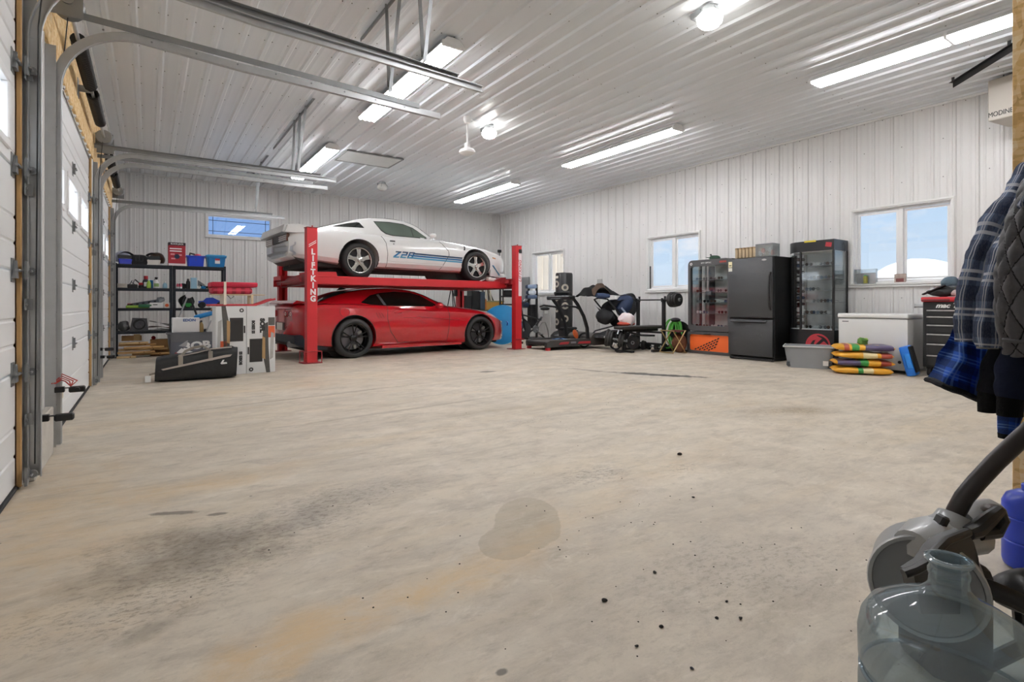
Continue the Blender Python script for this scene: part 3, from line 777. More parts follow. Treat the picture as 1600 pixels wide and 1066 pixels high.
def fixture(x, y0, y1, label):
    ym = (y0+y1)/2; w = (y1-y0)/2
    t = thing('strip_light', label, 'light', (x, ym, H-.002), group='fluorescent strip lights')
    wd = .16
    wd = .135
    b = B(); P = [(-wd, -.10), (-wd+.012, -.104), (-.06, -.045), (.06, -.045), (wd-.012, -.104), (wd, -.10), (.075, -.035), (-.075, -.035)]
    b.prism([(-wd, -.095), (-.075, -.040), (.075, -.040), (wd, -.095), (wd, -.105), (.07, -.052), (-.07, -.052), (-wd, -.105)], -w, w, 'xz'); b.obj('reflector', M_refl, t)
    b = B(); b.box(-.075, .075, -w, w, -.05, -.018, .004); b.obj('housing', M_refl, t)
    for s in (-1, 1):
        b = B(); b.prism([(-wd, -.105), (wd, -.105), (wd, -.09), (.08, -.03), (-.08, -.03), (-wd, -.09)], s*w-.004, s*w+.004, 'xz'); b.obj('end_cap', M_refl, t)
    tb = None
    for xx in (-.10, -.035, .035, .10):
        for yy in (-w/2, w/2):
            if tb is None: b = B(); b.cyl((0, -w/2+.03, 0), (0, w/2-.03, 0), .0135, n=8); tb = b.obj('tube', M_tube, t, loc=(xx, yy, -.118))
            else: copypart(tb, (xx, yy, -.118))
    b = B(); b.box(-.128, .128, -.014, .014, -.125, -.06, .003); sb = b.obj('socket_bar', M_refl, t)
    copypart(sb, (0, -w+.02, 0)); copypart(sb, (0, w-.02, 0))
    b = B(); b.tube([(-.03, 0, -.02), (-.02, 0, -.001), (.02, 0, -.001), (.03, 0, -.02)], .004, 5)
    hw = b.obj('hanger_wire', M_galvd, t, loc=(0, -w*.75, 0)); copypart(hw, (0, w*.75, 0))
    return t
fixture(2.69, 5.03, 7.78, 'four tube fluorescent strip light crossed by the two nearest door rails')
fixture(2.69, 9.52, 12.27, 'fluorescent strip light behind the middle door rails, near the ceiling hatch')
fixture(6.90, 9.92, 12.67, 'fluorescent strip light farthest from the camera on the right side, near the back corner')
fixture(6.90, 5.42, 8.17, 'middle fluorescent strip light of the right row')
fixture(6.90, .62, 3.37, 'nearest fluorescent strip light at the upper right, cut by the board wall')
fixture(2.69, .4, 3.15, 'added unseen fluorescent strip light continuing the left row above the frame')  # added lamp out of view, helps light the room

def globe(x, y, lit, label):
    t = thing('globe_light', label, 'light', (x, y, H-.021))
    b = B(); b.box(-.06, .06, .06, .18, -.06, 0, .006); b.obj('junction_box', M_galvd, t)
    b = B(); b.lathe([(0, 0), (.07, 0), (.085, -.03), (.085, -.055), (0, -.055)], n=18); b.obj('collar', M_galv, t)
    b = B(); b.lathe([(.075, -.05), (.105, -.075), (.118, -.11), (.112, -.15), (.085, -.18), (.045, -.197), (0, -.20)], n=22); b.obj('globe', M_globe_on if lit else M_globe_off, t)
    b = B(); b.tube([(.084, 0, -.03), (.13, 0, -.08), (.118, 0, -.13)], .004, 5); wg = b.obj('wire_clip', M_galvd, t)
    for k in (1, 2): copypart(wg, (0, 0, 0), (0, 0, k*2.1))
globe(4.44, 3.13, True, 'lit round jar light at the top of the picture, nearest of three')
globe(4.49, 7.2, True, 'lit round jar light beside the white ceiling fan rod')
globe(4.49, 11.9, False, 'unlit round jar light near the back wall')
# ceiling fan without blades
t = thing('ceiling_fan', 'white ceiling fan motor without blades hanging on a rod', 'fan', (3.99, 7.03, H-.02))
b = B(); b.lathe([(0, 0), (.06, 0), (.062, -.05), (.04, -.10), (.014, -.11), (0, -.11)], n=18); b.obj('canopy', M_vinyl, t)
b = B(); b.cyl((0, 0, -.1), (0, 0, -.42), .012, n=10); b.obj('down_rod', M_vinyl, t)
b = B(); b.lathe([(0, -.40), (.03, -.40), (.045, -.42), (.045, -.47), (.105, -.50), (.125, -.525), (.12, -.55), (.085, -.575), (.03, -.585), (0, -.585)], n=22); b.obj('motor', M_vinyl, t)
b = B(); b.tube([(.05, .01, -.02), (.12, .06, -.012), (.35, .16, -.012)], .008, 6); b.obj('cord', M_vinyl, t)
# attic hatch
r = sroot('trim_30', (3.57, 10.17, H-.021)); 
b = B(); b.box(-.53, .53, -.37, .37, -.012, 0, .004); b.obj('hatch_panel', mat('hatch_grey_white', '#d4d4d2', .5), r)
b = B()
for q in ((-.56, .56, -.40, -.372), (-.56, .56, .372, .40), (-.56, -.532, -.372, .372), (.532, .56, -.372, .372)): b.box(q[0], q[1], q[2], q[3], -.02, .0, .003)
b.obj('hatch_frame', mat('hatch_trim_grey', '#8d8d8c', .5), r)
# gas unit heater in the upper right
M_heat = mat('heater_beige_enamel', '#c9c2b8', .4, var=.02)
t = thing('unit_heater', 'beige gas unit heater with louvres hanging at the upper right', 'heater', (8.62, 1.80, 3.50), R(-10))
b = B(); b.box(0, .5, -.62, .33, -.26, .25, .01); b.obj('case', M_heat, t)
lv = None
for k in range(7):
    if lv is None: b = B(); b.cbox((0, 0, 0), (.05, .50, .008), (0, .7, 0)); lv = b.obj('louvre', M_heat, t, loc=(-.018, -.20, -.17+k*.062))
    else: copypart(lv, (-.018, -.20, -.17+k*.062))
b = B(); b.box(-.004, .004, -.46, .06, -.22, .22); b.obj('louvre_opening', mat('dark_opening', '#2a211b', .8), t)
b = B(); b.box(-.03, 0, .062, .075, -.23, .23); b.box(-.03, 0, -.475, -.462, -.23, .23); b.obj('louvre_frame', M_heat, t)
lettering('MODINE', .085, M_black, t, facing((-.004, .20, -.19), '+x'), sx=.75)
b = B(); b.cyl((.12, 0, .25), (.12, 0, .318), .006, n=6); b.box(.08, .16, -.03, .03, .25, .26); hr = b.obj('hanger_rod', M_dark, t, loc=(0, -.5, 0)); copypart(hr, (0, .22, 0))
# dark angle rail by the heater
t = thing('steel_rail', 'dark steel angle rail sloping up beside the unit heater', 'rail', (8.32, 2.37, 3.70))
b = B(); b.beam((0, 0, 0), (-.82, -.9, .02), .004, .07); b.beam((0, .02, .035), (-.82, -.88, .055), .05, .004); b.obj('angle', M_dark, t)
b = B(); b.beam((0, 0, .03), (.0, 0, .1), .03, .004, up=(1, 0, 0)); ht = b.obj('hanger_tab', M_dark, t); copypart(ht, (-.6, -.66, .02))
# ================================================================== FOUR POST LIFT
M_lred = mat('lift_red_paint', '#c3242b', .42, var=.05, coat=.2)
M_lredd = mat('lift_red_paint_worn', '#8f1d22', .5, var=.14)
M_white = mat('white_paint', '#f1f1ef', .4, var=.02)
LA = R(4.3); LP = (2.184, 8.892)
lift = thing('car_lift', 'red four post car lift holding the white car above the red car', 'lift', (LP[0], LP[1], 0), LA)
def post(x, y, sx):
    b = B(); hgt = 2.19; w = .165; d = .13; y1 = y+d if y < 1 else y-d
    a, c = min(y, y1), max(y, y1)
    if y < 1:
        b.box(x-w/2, x+w/2, a, a+.008, .012, hgt, .002); b.box(x-w/2, x-w/2+.008, a+.008, c, .012, hgt); b.box(x+w/2-.008, x+w/2, a+.008, c, .012, hgt)
        b.box(x-w/2, x-w/2+.05, c-.008, c, .012, hgt); b.box(x+w/2-.05, x+w/2, c-.008, c, .012, hgt)
    else:
        b.box(x-w/2, x+w/2, c-.008, c, .012, hgt, .002); b.box(x-w/2, x-w/2+.008, a, c-.008, .012, hgt); b.box(x+w/2-.008, x+w/2, a, c-.008, .012, hgt)
        b.box(x-w/2, x-w/2+.05, a, a+.008, .012, hgt); b.box(x+w/2-.05, x+w/2, a, a+.008, .012, hgt)
    p = b.obj('post', M_lred, lift)
    b = B(); b.box(x-w/2-.01, x+w/2+.01, a-.01, c+.01, hgt, hgt+.012, .003); b.cyl((x+.02, (a+c)/2, hgt+.01), (x+.02, (a+c)/2, hgt+.045), .012, n=8); b.obj('top_cap', M_lredd, p)
    b = B(); b.box(x-.15, x+.15, a-.05, c+.09, 0.001, .014, .003); b.obj('base_plate', M_lredd, p)
    b = B(); g = .006
    for xx in (x-.14, x+.14):
        for yy in (a-.03, c+.06): b.box(xx-g, xx+g, yy-g, yy+g, .014, .19)
    for yy in (a-.03, c+.06): b.box(x-.14, x+.14, yy-g, yy+g, .186, .198)
    for xx in (x-.14, x+.14): b.box(xx-g, xx+g, a-.03, c+.06, .186, .198)
    if x < 1 and y < 1: b.obj('foot_guard', M_lredd, p)
    else: b.bm.free()
    return p
pA = post(0, 0, 1); pB = post(4.31, 0, 1); pC = post(.28, 2.77, 1); pD = post(4.59, 2.77, 1)
for x in (0, 4.31):
    b = B(); b.beam((x+.015, .14, 1.38), (x+.265, 2.63, 1.38), .13, .11, bev=.006); b.beam((x+.005, .02, 1.38), (x+.278, 2.75, 1.38), .06, .18, bev=.004); b.obj('cross_beam', M_lredd, lift)
    b = B(); b.beam((x-.09, .3, 1.36), (x+.14, 2.55, 1.36), .02, .07, bev=.004); b.tube([(x-.10, .3, 1.38), (x+.01, 1.4, 1.365), (x+.13, 2.55, 1.38)], .018, 6); b.obj('cable_guard', M_lredd, lift)
for (a, c) in ((.34, .88), (2.0, 2.52)):
    b = B(); b.box(.06, 4.25, a, c, 1.42, 1.44, .004); b.box(.06, 4.25, a, a+.012, 1.31, 1.42); b.box(.06, 4.25, c-.012, c, 1.31, 1.42); b.box(.06, 4.25, a, a+.05, 1.30, 1.312); b.box(.06, 4.25, c-.05, c, 1.30, 1.312)
    rw = b.obj('runway', M_lred, lift)
    b = B(); b.prism([(.06, 1.44), (.06, 1.50), (.52, 1.515), (.54, 1.44)], a+.01, c-.01, 'xz'); b.obj('wheel_stop', M_lred, rw)
    b = B(); b.prism([(3.95, 1.44), (3.98, 1.475), (4.13, 1.53), (4.25, 1.54), (4.25, 1.44)], a+.02, c-.02, 'xz'); b.obj('front_stop', M_lredd, rw)
b = B(); b.box(4.07, 4.16, .15, .34, 1.40, 1.47, .004); b.box(4.20, 4.30, .10, .34, 1.38, 1.50, .01); b.obj('lock_bracket', M_lredd, lift)
for i, ch in enumerate('LIFTKING'):
    lettering(ch, .125, M_white, pA, facing((0.012, -.0015, 1.80-i*.1085), '+y'), bold=.006, sx=.95)
for k in range(2):
    b = B(); b.prism([(-.055, 1.875+k*.03), (.06, 1.95+k*.03), (.06, 1.963+k*.03), (-.055, 1.888+k*.03)], -.0025, 0, 'xz'); b.obj('logo_stripe', M_white, pA)
b = B(); b.box(4.31-.005, 4.31+.078, -.002, 0, 1.13, 2.06); st = b.obj('white_sticker', mat('sticker_pinkish_white', '#f3e6e8', .4), pB)
lettering('LIFTKING', .10, M_lred, pB, Matrix.Translation((4.31+.036, -.0045, 1.66)) @ facing((0, 0, 0), '+y') @ Matrix.Rotation(PI/2, 4, 'Z'), shear=.25, sx=1.1)
b = B(); b.lathe([(.022, -.006), (.034, -.006), (.034, 0), (.022, 0)], (4.345, 0, 1.17), 'y', 14); b.obj('round_logo', M_white, pB)
b = B(); b.box(4.31+.0, 4.31+.07, -.03, 0, 2.04, 2.12, .006); b.obj('switch_box', M_black, pB)
b = B(); b.box(4.31-.11, 4.31+.11, -.05, -.035, .20, .23, .004); b.obj('stop_bar', M_lredd, pB)

# ================================================================== CARS
def pchip(pts):
    xs = [p[0] for p in pts]; ys = [p[1] for p in pts]; n = len(xs)
    d = [(ys[i+1]-ys[i])/(xs[i+1]-xs[i]) for i in range(n-1)]
    m = [d[0]]+[0 if d[i-1]*d[i] <= 0 else 2*d[i-1]*d[i]/(d[i-1]+d[i]) for i in range(1, n-1)]+[d[-1]]
    def f(x):
        if x <= xs[0]: return ys[0]
        if x >= xs[-1]: return ys[-1]
        i = max(k for k in range(n-1) if xs[k] <= x); hh = xs[i+1]-xs[i]; t = (x-xs[i])/hh
        return ys[i]*(2*t**3-3*t*t+1)+m[i]*hh*(t**3-2*t*t+t)+ys[i+1]*(-2*t**3+3*t*t)+m[i+1]*hh*(t**3-t*t)
    return f
class Car:
    def __init__(s, root, zb, zs, zt, W, zr, wb, wr, paint, arches, sidebulge=(.82, .93, .975, 1.0, .992, .968, .915)):
        s.root = root; s.zb, s.zs, s.zt, s.W = map(pchip, (zb, zs, zt, W)); s.x0, s.x1 = zb[0][0], zb[-1][0]
        s.zr, s.wb, s.wr = map(pchip, (zr, wb, wr)); s.c0, s.c1 = zr[0][0], zr[-1][0]; s.sb = sidebulge
        s.paint = paint; s.arches = arches
    def sec(s, x):
        zb, zs, zt, W = s.zb(x), s.zs(x), s.zt(x), s.W(x); q = s.sb; h = zs-zb
        return [(0, zb), (W*q[0], zb), (W*q[1], zb+.05*h), (W*q[2], zb+.17*h), (W*q[3], zb+.5*h), (W*q[4], zb+.74*h), (W*q[5], zb+.92*h), (W*q[6], zs), (W*.8, zs+.55*(zt-zs)), (W*.5, zs+.9*(zt-zs)), (0, zt)]
    def sy(s, x, z):
        P = s.sec(x)[1:8]
        if z <= P[0][1]: return P[0][0]
        for (a, za), (c, zc) in zip(P, P[1:]):
            if za <= z <= zc: return a+(c-a)*(z-za)/max(1e-6, zc-za)
        return P[-1][0]
    def cy(s, x, z):
        zb = s.zs(x)-.02; zr = s.zr(x)-.06; t = min(1.05, max(0, (z-zb)/max(.02, zr-zb)))
        return s.wb(x)+(s.wr(x)-s.wb(x))*t
    def loft(s, secs):
        b = B(); rings = []
        for x, P in secs:
            ring = [b.bm.verts.new((x, y, z)) for y, z in P]+[b.bm.verts.new((x, -y, z)) for y, z in P[-2:0:-1]]
            rings.append(ring)
        n = len(rings[0])
        for a, c in zip(rings, rings[1:]):
            for k in range(n): b.bm.faces.new((a[k], a[(k+1) % n], c[(k+1) % n], c[k]))
        b.bm.faces.new(rings[0][::-1]); b.bm.faces.new(rings[-1])
        return b
    def build(s):
        N = 72; xs = [s.x0+(s.x1-s.x0)*(.5-.5*math.cos(PI*i/N))*.5+(s.x1-s.x0)*i/N*.5 for i in range(N+1)]
        body = s.loft([(x, s.sec(x)) for x in xs]).obj('body', s.paint, s.root, ang=30)
        cut = B()
        for (x, z, r) in s.arches: cut.cyl((x, -1.2, z), (x, 1.2, z), r, n=40)
        co = cut.obj('cut', s.paint, s.root)
        md = body.modifiers.new('b', 'BOOLEAN'); md.object = co; md.operation = 'DIFFERENCE'; md.solver = 'EXACT'
        bpy.context.view_layer.update(); dg = bpy.context.evaluated_depsgraph_get(); dg.update()
        me = bpy.data.meshes.new_from_object(body.evaluated_get(dg)); body.modifiers.clear(); body.data = me
        me.polygons.foreach_set('use_smooth', [True]*len(me.polygons)); me.set_sharp_from_angle(angle=R(28))
        bpy.data.objects.remove(co)
        secs = []; M = 36
        for i in range(M+1):
            x = s.c0+(s.c1-s.c0)*i/M; zr = s.zr(x); w = s.wr(x); zl = s.zs(x)-.12
            secs.append((x, [(0, zl), (s.wb(x), zl), (s.wb(x), min(zr-.07, s.zs(x)-.02)), (s.cy(x, zr-.06), zr-.06), (w*.97, zr-.038), (w*.88, zr-.024), (w*.65, zr-.012), (w*.35, zr-.004), (0, zr)]))
        s.loft(secs).obj('cabin', s.paint, s.root, ang=38)
        b = B()
        for (x, z, r) in s.arches: b.cyl((x, -.60, z), (x, .60, z), r+.03, n=32)
        stuff(b.obj('wheel_wells', M_black, s.root))
        b = B(); b.box(s.x0+.3, s.x1-.35, -.72, .72, s.zb(.8)-.02, s.zb(.8)+.12, .02); b.obj('underbody', mat('dark_underbody', '#241f1b', .8), s.root)
        for k, (x, z, r) in enumerate(s.arches):
            for sd in (-1, 1):
                b = B(); pts = []
                for i in range(25):
                    a = -.28+(PI+.56)*i/24; px, pz = x+r*math.cos(a), z+r*math.sin(a)
                    if pz > s.zb(px)+.0: pts.append((px, sd*(s.sy(px, pz)-.004), pz))
                b.tube(pts, .009, 6); b.obj('arch_lip', s.lipm, s.root)
    def topz(s, x, y): return s.zr(x)-.036*min(1.2, abs(y)/max(.05, s.wr(x)))**2.2
    def glass_top(s, name, xa, xb, f0, f1, m, lift=.006):
        b = B()
        def g(u, v):
            x = xa+(xb-xa)*u; y = (v-.5)*2*s.wr(x)*(f0+(f1-f0)*u); return (x, y, s.topz(x, y)+lift)
        b.grid(g, 14, 12); return b.obj(name, m, s.root, fixn=False)
    def side(s, name, poly, m, off=.005, cabin=True, sides=(-1, 1), parent=None, thick=.004, dens=3):
        P = []
        for (a, c) in zip(poly, poly[1:]+poly[:1]):
            for k in range(dens): P.append((a[0]+(c[0]-a[0])*k/dens, a[1]+(c[1]-a[1])*k/dens))
        fy = s.cy if cabin else s.sy; o = None
        for sd in sides:
            b = B(); A = [b.bm.verts.new((x, sd*(fy(x, z)+off), z)) for x, z in P]; C = [b.bm.verts.new((x, sd*(fy(x, z)+off-thick), z)) for x, z in P]
            n = len(P); b.bm.faces.new(A); b.bm.faces.new(C[::-1])
            for k in range(n): b.bm.faces.new((A[k], A[(k+1) % n], C[(k+1) % n], C[k]))
            bmesh.ops.triangulate(b.bm, faces=[f for f in b.bm.faces if len(f.verts) > 4])
            o = b.obj(name, m, parent or s.root)
        return o
    def line(s, pts, m, name='panel_gap', r=.005, cabin=False, sides=(-1, 1), sub=6):
        fy = s.cy if cabin else s.sy
        for sd in sides:
            b = B(); Q = []
            for (a, c) in zip(pts, pts[1:]):
                for k in range(sub): t = k/sub; x = a[0]+(c[0]-a[0])*t; z = a[1]+(c[1]-a[1])*t; Q.append((x, sd*(fy(x, z)), z))
            x, z = pts[-1]; Q.append((x, sd*fy(x, z), z)); b.tube(Q, r, 5); b.obj(name, m, s.root)
def offset_poly(poly, k):
    cx = sum(p[0] for p in poly)/len(poly); cz = sum(p[1] for p in poly)/len(poly)
    return [(x+k*(1 if x > cx else -1), z+k*(1 if z > cz else -1)) for x, z in poly]
def wheels(root, spots, r, w, rr, kind, M_tyre, M_rim):
    t0 = None
    for (x, y) in spots:
        if t0 is None:
            b = B(); b.lathe([(rr, -w/2+.02), (rr+.012, -w/2+.004), (rr+.03, -w/2), (r-.03, -w/2+.004), (r-.008, -w/2+.02), (r, -w/2+.05), (r, w/2-.05), (r-.008, w/2-.02), (r-.03, w/2-.004), (rr+.012, w/2), (rr, w/2-.02), (rr-.005, 0), (rr, -w/2+.02)], axis='y', n=44)
            for gy in (-.05, 0, .05): b.lathe([(r+.001, gy-.006), (r-.0, gy), (r+.001, gy+.006)], axis='y', n=44)
            t0 = b.obj('tyre', M_tyre, root, ang=50)
            b = B(); e = -w/2
            b.lathe([(rr+.003, e+.012), (rr+.004, e+.0), (rr-.010, e+.002), (rr-.018, e+.014), (rr-.03, e+.08), (rr-.035, w/2-.02), (rr+.0, w/2-.005)], axis='y', n=40); b.obj('rim', M_rim, t0, ang=40)
            b = B(); b.lathe([(0, .0), (rr*.78, .0), (rr*.78, .012), (0, .012)], axis='y', n=30); b.obj('brake_disc', mat('brake_steel', '#77757a', .35, metal=.9) if kind == 'red' else M_dark, t0)
            if kind == 'red':
                b = B()
                for k in range(3):
                    a = (.7, 2.7, 4.9)[k]; b.cbox((rr*.6*math.cos(a), -.03, rr*.6*math.sin(a)), (.085, .04, .05), (0, -a, 0), .01)
                stuff(b.obj('caliper_glints', mat('caliper_grey', '#a8a6a2', .3, metal=.7), t0))
                for k in range(5):
                    a0 = 2*PI*k/5+.3
                    b = B()
                    for da in (-.17, .17):
                        p0 = (.05*math.cos(a0), e+.055, .05*math.sin(a0)); p1 = ((rr-.012)*math.cos(a0+da), e+.018, (rr-.012)*math.sin(a0+da)); b.beam(p0, p1, .02, .024, up=(0, 1, 0), bev=.005)
                    stuff(b.obj('spoke', M_rim, t0))
                b = B(); b.lathe([(0, e+.032), (.035, e+.034), (.06, e+.05), (.065, e+.09)], axis='y', n=18); b.obj('hub', M_rim, t0)
            else:
                for k in range(5):
                    a = 2*PI*k/5+.35; b = B(); M = Matrix.Rotation(-a, 4, 'Y')
                    b.prism([(.03, -.052), (rr*.55, -.03), (rr-.012, -.044), (rr-.012, .044), (rr*.55, .03), (.03, .052)], e+.03, e+.055, 'xz', M)
                    b.prism([(.04, -.018), (rr-.03, -.012), (rr-.03, .012), (.04, .018)], e+.018, e+.03, 'xz', M); b.obj('spoke', M_rim, t0)
                b = B(); b.lathe([(0, e+.0), (.028, e+.002), (.034, e+.02), (.07, e+.028), (.07, e+.06), (0, e+.06)], axis='y', n=20); b.obj('hub', M_rim, t0)
                b = B(); b.lathe([(rr-.02, e+.075), (0, e+.078)], axis='y', n=30); b.obj('wheel_back', M_dark, t0)
            t0.location = (x, y, r); first = t0
            if y > 0: t0.rotation_euler = (0, 0, PI)
        else:
            c = copypart(t0, (x, y, r), (0, 0, PI if y > 0 else 0))
            for ch in list(t0.children): copypart(ch, parent=c)
M_tyre = mat('tyre_rubber', '#2b2b2b', .7, var=.12, bump=.1, bscale=90)
M_cglass = mat('tinted_car_glass', '#0f1412', .06, var=.3, spec=.6, coat=.3)
M_gap = mat('panel_gap_black', '#150c0c', .7)

# ---------------------------------------------------------------- red car
M_redp = mat('red_car_paint', '#b3101d', .16, var=.03, coat=1.0, spec=.5)
M_redd = mat('red_lens', '#8c0d14', .12, var=.2, coat=.6)
M_blkg = mat('gloss_black', '#0d0d0e', .18, var=.2)
rc = thing('car', 'glossy red two door muscle car with black wheels parked under the lift', 'car', (2.93, 10.23, 0), R(5.2))
C = Car(rc,
    zb=[(-.99, .42), (-.9, .31), (-.6, .21), (0, .16), (.6, .15), (2.3, .145), (2.8, .16), (3.3, .15), (3.55, .17), (3.69, .28)],
    zs=[(-.99, .86), (-.9, .92), (-.5, .945), (0, .94), (.6, .915), (1.3, .885), (1.9, .865), (2.5, .83), (3.0, .765), (3.35, .655), (3.55, .56), (3.69, .45)],
    zt=[(-.99, .88), (-.93, .96), (-.85, .985), (-.6, .985), (0, .99), (1.0, .98), (1.9, .955), (2.4, .915), (3.0, .825), (3.35, .73), (3.55, .63), (3.69, .5)],
    W=[(-.99, .66), (-.93, .76), (-.8, .845), (-.5, .905), (0, .935), (.6, .915), (1.4, .90), (2.2, .91), (2.76, .93), (3.1, .89), (3.35, .80), (3.55, .66), (3.69, .47)],
    zr=[(-.72, .955), (-.5, 1.02), (-.2, 1.135), (.1, 1.215), (.45, 1.262), (.85, 1.282), (1.2, 1.262), (1.5, 1.185), (1.8, 1.06), (2.15, .93)],
    wb=[(-.72, .62), (-.3, .74), (.1, .81), (.6, .845), (1.4, .845), (1.9, .80), (2.15, .74)],
    wr=[(-.72, .55), (-.2, .56), (.3, .575), (.9, .60), (1.3, .61), (1.7, .65), (2.15, .68)],
    paint=M_redp, arches=[(0, .355, .405), (2.76, .35, .40)])
C.lipm = M_gap; C.build()
wheels(rc, [(0, -.80), (2.76, -.80), (0, .80), (2.76, .80)], .352, .25, .262, 'red', M_tyre, M_blkg)
WR = [(.20, 1.0), (.42, 1.105), (.62, 1.152), (.92, 1.182), (1.22, 1.168), (1.45, 1.11), (1.72, .985), (1.80, .93), (1.2, .932), (.62, .945), (.36, .965)]
C.side('window_trim', offset_poly(WR, .016), M_blkg, .004)
C.side('side_window', WR, M_cglass, .008)
C.side('window_post', [(.60, .94), (.655, .94), (.575, 1.145), (.525, 1.13)], mat('post_grey', '#5b5b5d', .3), .011)
C.glass_top('windshield', 1.36, 2.06, .96, .98, M_cglass); C.glass_top('rear_window', -.62, .02, .9, .93, M_cglass)
C.line([(1.98, .90), (2.0, .74), (1.97, .40), (1.93, .22)], M_gap); C.line([(.66, .93), (.63, .70), (.70, .45), (.86, .24)], M_gap); C.line([(1.93, .22), (.86, .24)], M_gap, r=.004)
C.line([(.86, .70), (1.4, .705), (1.95, .66), (2.4, .62)], mat('red_crease', '#a90f18', .3, coat=.6), 'body_crease', r=.006)
C.line([(-.35, .16), (.0, .14)], M_gap, sub=2)
b = B(); b.prism([(.52, .15), (2.26, .143), (2.26, .185), (.52, .20)], -.93, -.885, 'xz'); b.obj('rocker_panel', M_redp, rc)
# fender gills behind the quarter window, fuel door, handle, mirror
for k in range(3):
    x = .40+k*.055; C.side('fender_gill', [(x, .80), (x+.018, .80), (x+.068, .70), (x+.05, .70)], M_redd, .004, cabin=False)
b = B(); pts = [(-.18+.085*math.cos(a), -C.sy(-.18+.085*math.cos(a), .82+.085*math.sin(a)), .82+.085*math.sin(a)) for a in [2*PI*k/24 for k in range(24)]]; b.tube(pts, .003, 4, closed=True); b.obj('fuel_door', M_gap, rc)
b = B(); x, z = .86, .80; b.cbox((x, -C.sy(x, z)-.012, z), (.16, .02, .022), (0, 0, 0), .007); b.obj('door_handle', M_redp, rc)
for sd in (-1, 1):
    b = B(); b.ball((1.70, sd*.98, .935), (.075, .11, .062), 14, 10); b.beam((1.72, sd*.84, .91), (1.70, sd*.93, .92), .05, .03); b.obj('mirror', M_redp, rc)
# rear end: tail lights, spoiler, plate, diffuser, exhaust
for sd in (-1, 1):
    for k in range(2):
        y = sd*(.36+k*.21); xr = -.985+.05*(abs(y)/.7)**2
        b = B(); b.cbox((xr-.012, y, .79), (.05, .175, .115), (0, 0, sd*-.2), .02, 2); tl = b.obj('tail_light', M_redd, rc)
        b = B(); b.lathe([(.018, -.004), (.034, -.006), (.034, 0), (.018, 0)], (xr-.04, y, .79), 'x', 14); b.obj('light_ring', M_white, tl)
b = B(); b.prism([(-.99, .955), (-.99, .975), (-.93, 1.02), (-.80, 1.0), (-.80, .975)], -.70, .70, 'xz'); b.obj('rear_spoiler', M_redp, rc)
b = B(); b.box(-1.0, -.97, -.26, .26, .50, .64, .01); b.obj('plate_recess', M_black, rc)
b = B(); b.box(-1.012, -1.0, -.155, .155, .50, .63, .004); b.obj('licence_plate', mat('plate_white', '#e8e6dd', .4), rc)
b = B(); b.prism([(-1.0, .30), (-1.0, .43), (-.90, .44), (-.42, .26), (-.45, .17), (-.8, .2)], -.80, .80, 'xz'); b.obj('rear_diffuser', mat('diffuser_blue_black', '#1c2430', .4), rc)
for sd in (-1, 1):
    b = B(); b.lathe([(.045, -.10), (.052, -.10), (.052, .1), (.042, .1), (.045, -.10)], (-.93, sd*.55, .27), 'x', 14); b.obj('exhaust_tip', M_galv, rc)
    b = B(); b.cbox((-.94, sd*.665, .60), (.05, .06, .13), (0, 0, sd*.5), .015); b.obj('reverse_lamp', mat('clear_lens', '#cfc9b8', .2), rc)
    b = B(); b.ball((3.42, sd*.60, .56), (.14, .10, .05), 12, 8); b.obj('headlight', mat('headlight_clear', '#c8ccd0', .1, coat=.5), rc)
b = B(); b.box(3.60, 3.685, -.48, .48, .30, .40, .02); b.obj('grille', M_black, rc)
b = B(); b.prism([(.02, 1.215), (.10, 1.285), (.13, 1.28), (.22, 1.245)], -.012, .012, 'xz'); b.obj('fin_antenna', M_black, rc)

# ---------------------------------------------------------------- white car
M_whp = mat('white_car_paint', '#ececea', .25, var=.012, coat=.7)
M_chrome = mat('polished_aluminium', '#d9d8d4', .14, metal=1.0, var=.04)
M_gglass = mat('green_car_glass', '#59665c', .07, var=.5, scale=1.2, spec=.6, coat=.3)
wc = thing('car', 'white seventies muscle car with blue side stripes raised on the red lift', 'car', (3.126, 10.466, 1.442), LA)
C = Car(wc,
    zb=[(-1.2, .34), (-1.05, .30), (-.6, .25), (-.3, .22), (.5, .19), (2.1, .18), (2.9, .20), (3.2, .16), (3.45, .18), (3.66, .30)],
    zs=[(-1.2, .68), (-1.1, .76), (-.8, .815), (-.3, .83), (.3, .815), (.7, .80), (1.6, .80), (2.3, .755), (2.9, .70), (3.3, .62), (3.5, .56), (3.66, .47)],
    zt=[(-1.2, .70), (-1.1, .83), (-.9, .86), (-.5, .875), (.5, .87), (1.5, .865), (2.0, .835), (2.6, .775), (3.1, .71), (3.4, .63), (3.56, .57), (3.66, .5)],
    W=[(-1.2, .72), (-1.08, .79), (-.8, .86), (-.3, .895), (.2, .90), (.8, .885), (1.6, .885), (2.3, .895), (2.8, .885), (3.15, .84), (3.4, .74), (3.55, .60), (3.66, .38)],
    zr=[(-1.0, .83), (-.7, .90), (-.3, 1.03), (.05, 1.135), (.35, 1.195), (.7, 1.22), (1.0, 1.205), (1.25, 1.14), (1.5, .99), (1.8, .83)],
    wb=[(-1.0, .60), (-.6, .72), (-.2, .79), (.3, .815), (1.0, .815), (1.5, .79), (1.8, .72)],
    wr=[(-1.0, .56), (-.4, .57), (.1, .575), (.7, .585), (1.1, .60), (1.5, .66), (1.8, .66)],
    paint=M_whp, arches=[(0, .325, .375), (2.6, .32, .37)], sidebulge=(.80, .90, .965, 1.0, .985, .95, .90))
C.lipm = M_gap; C.build()
wheels(wc, [(0, -.775), (2.6, -.775), (0, .775), (2.6, .775)], .318, .21, .228, 'white', M_tyre, M_chrome)
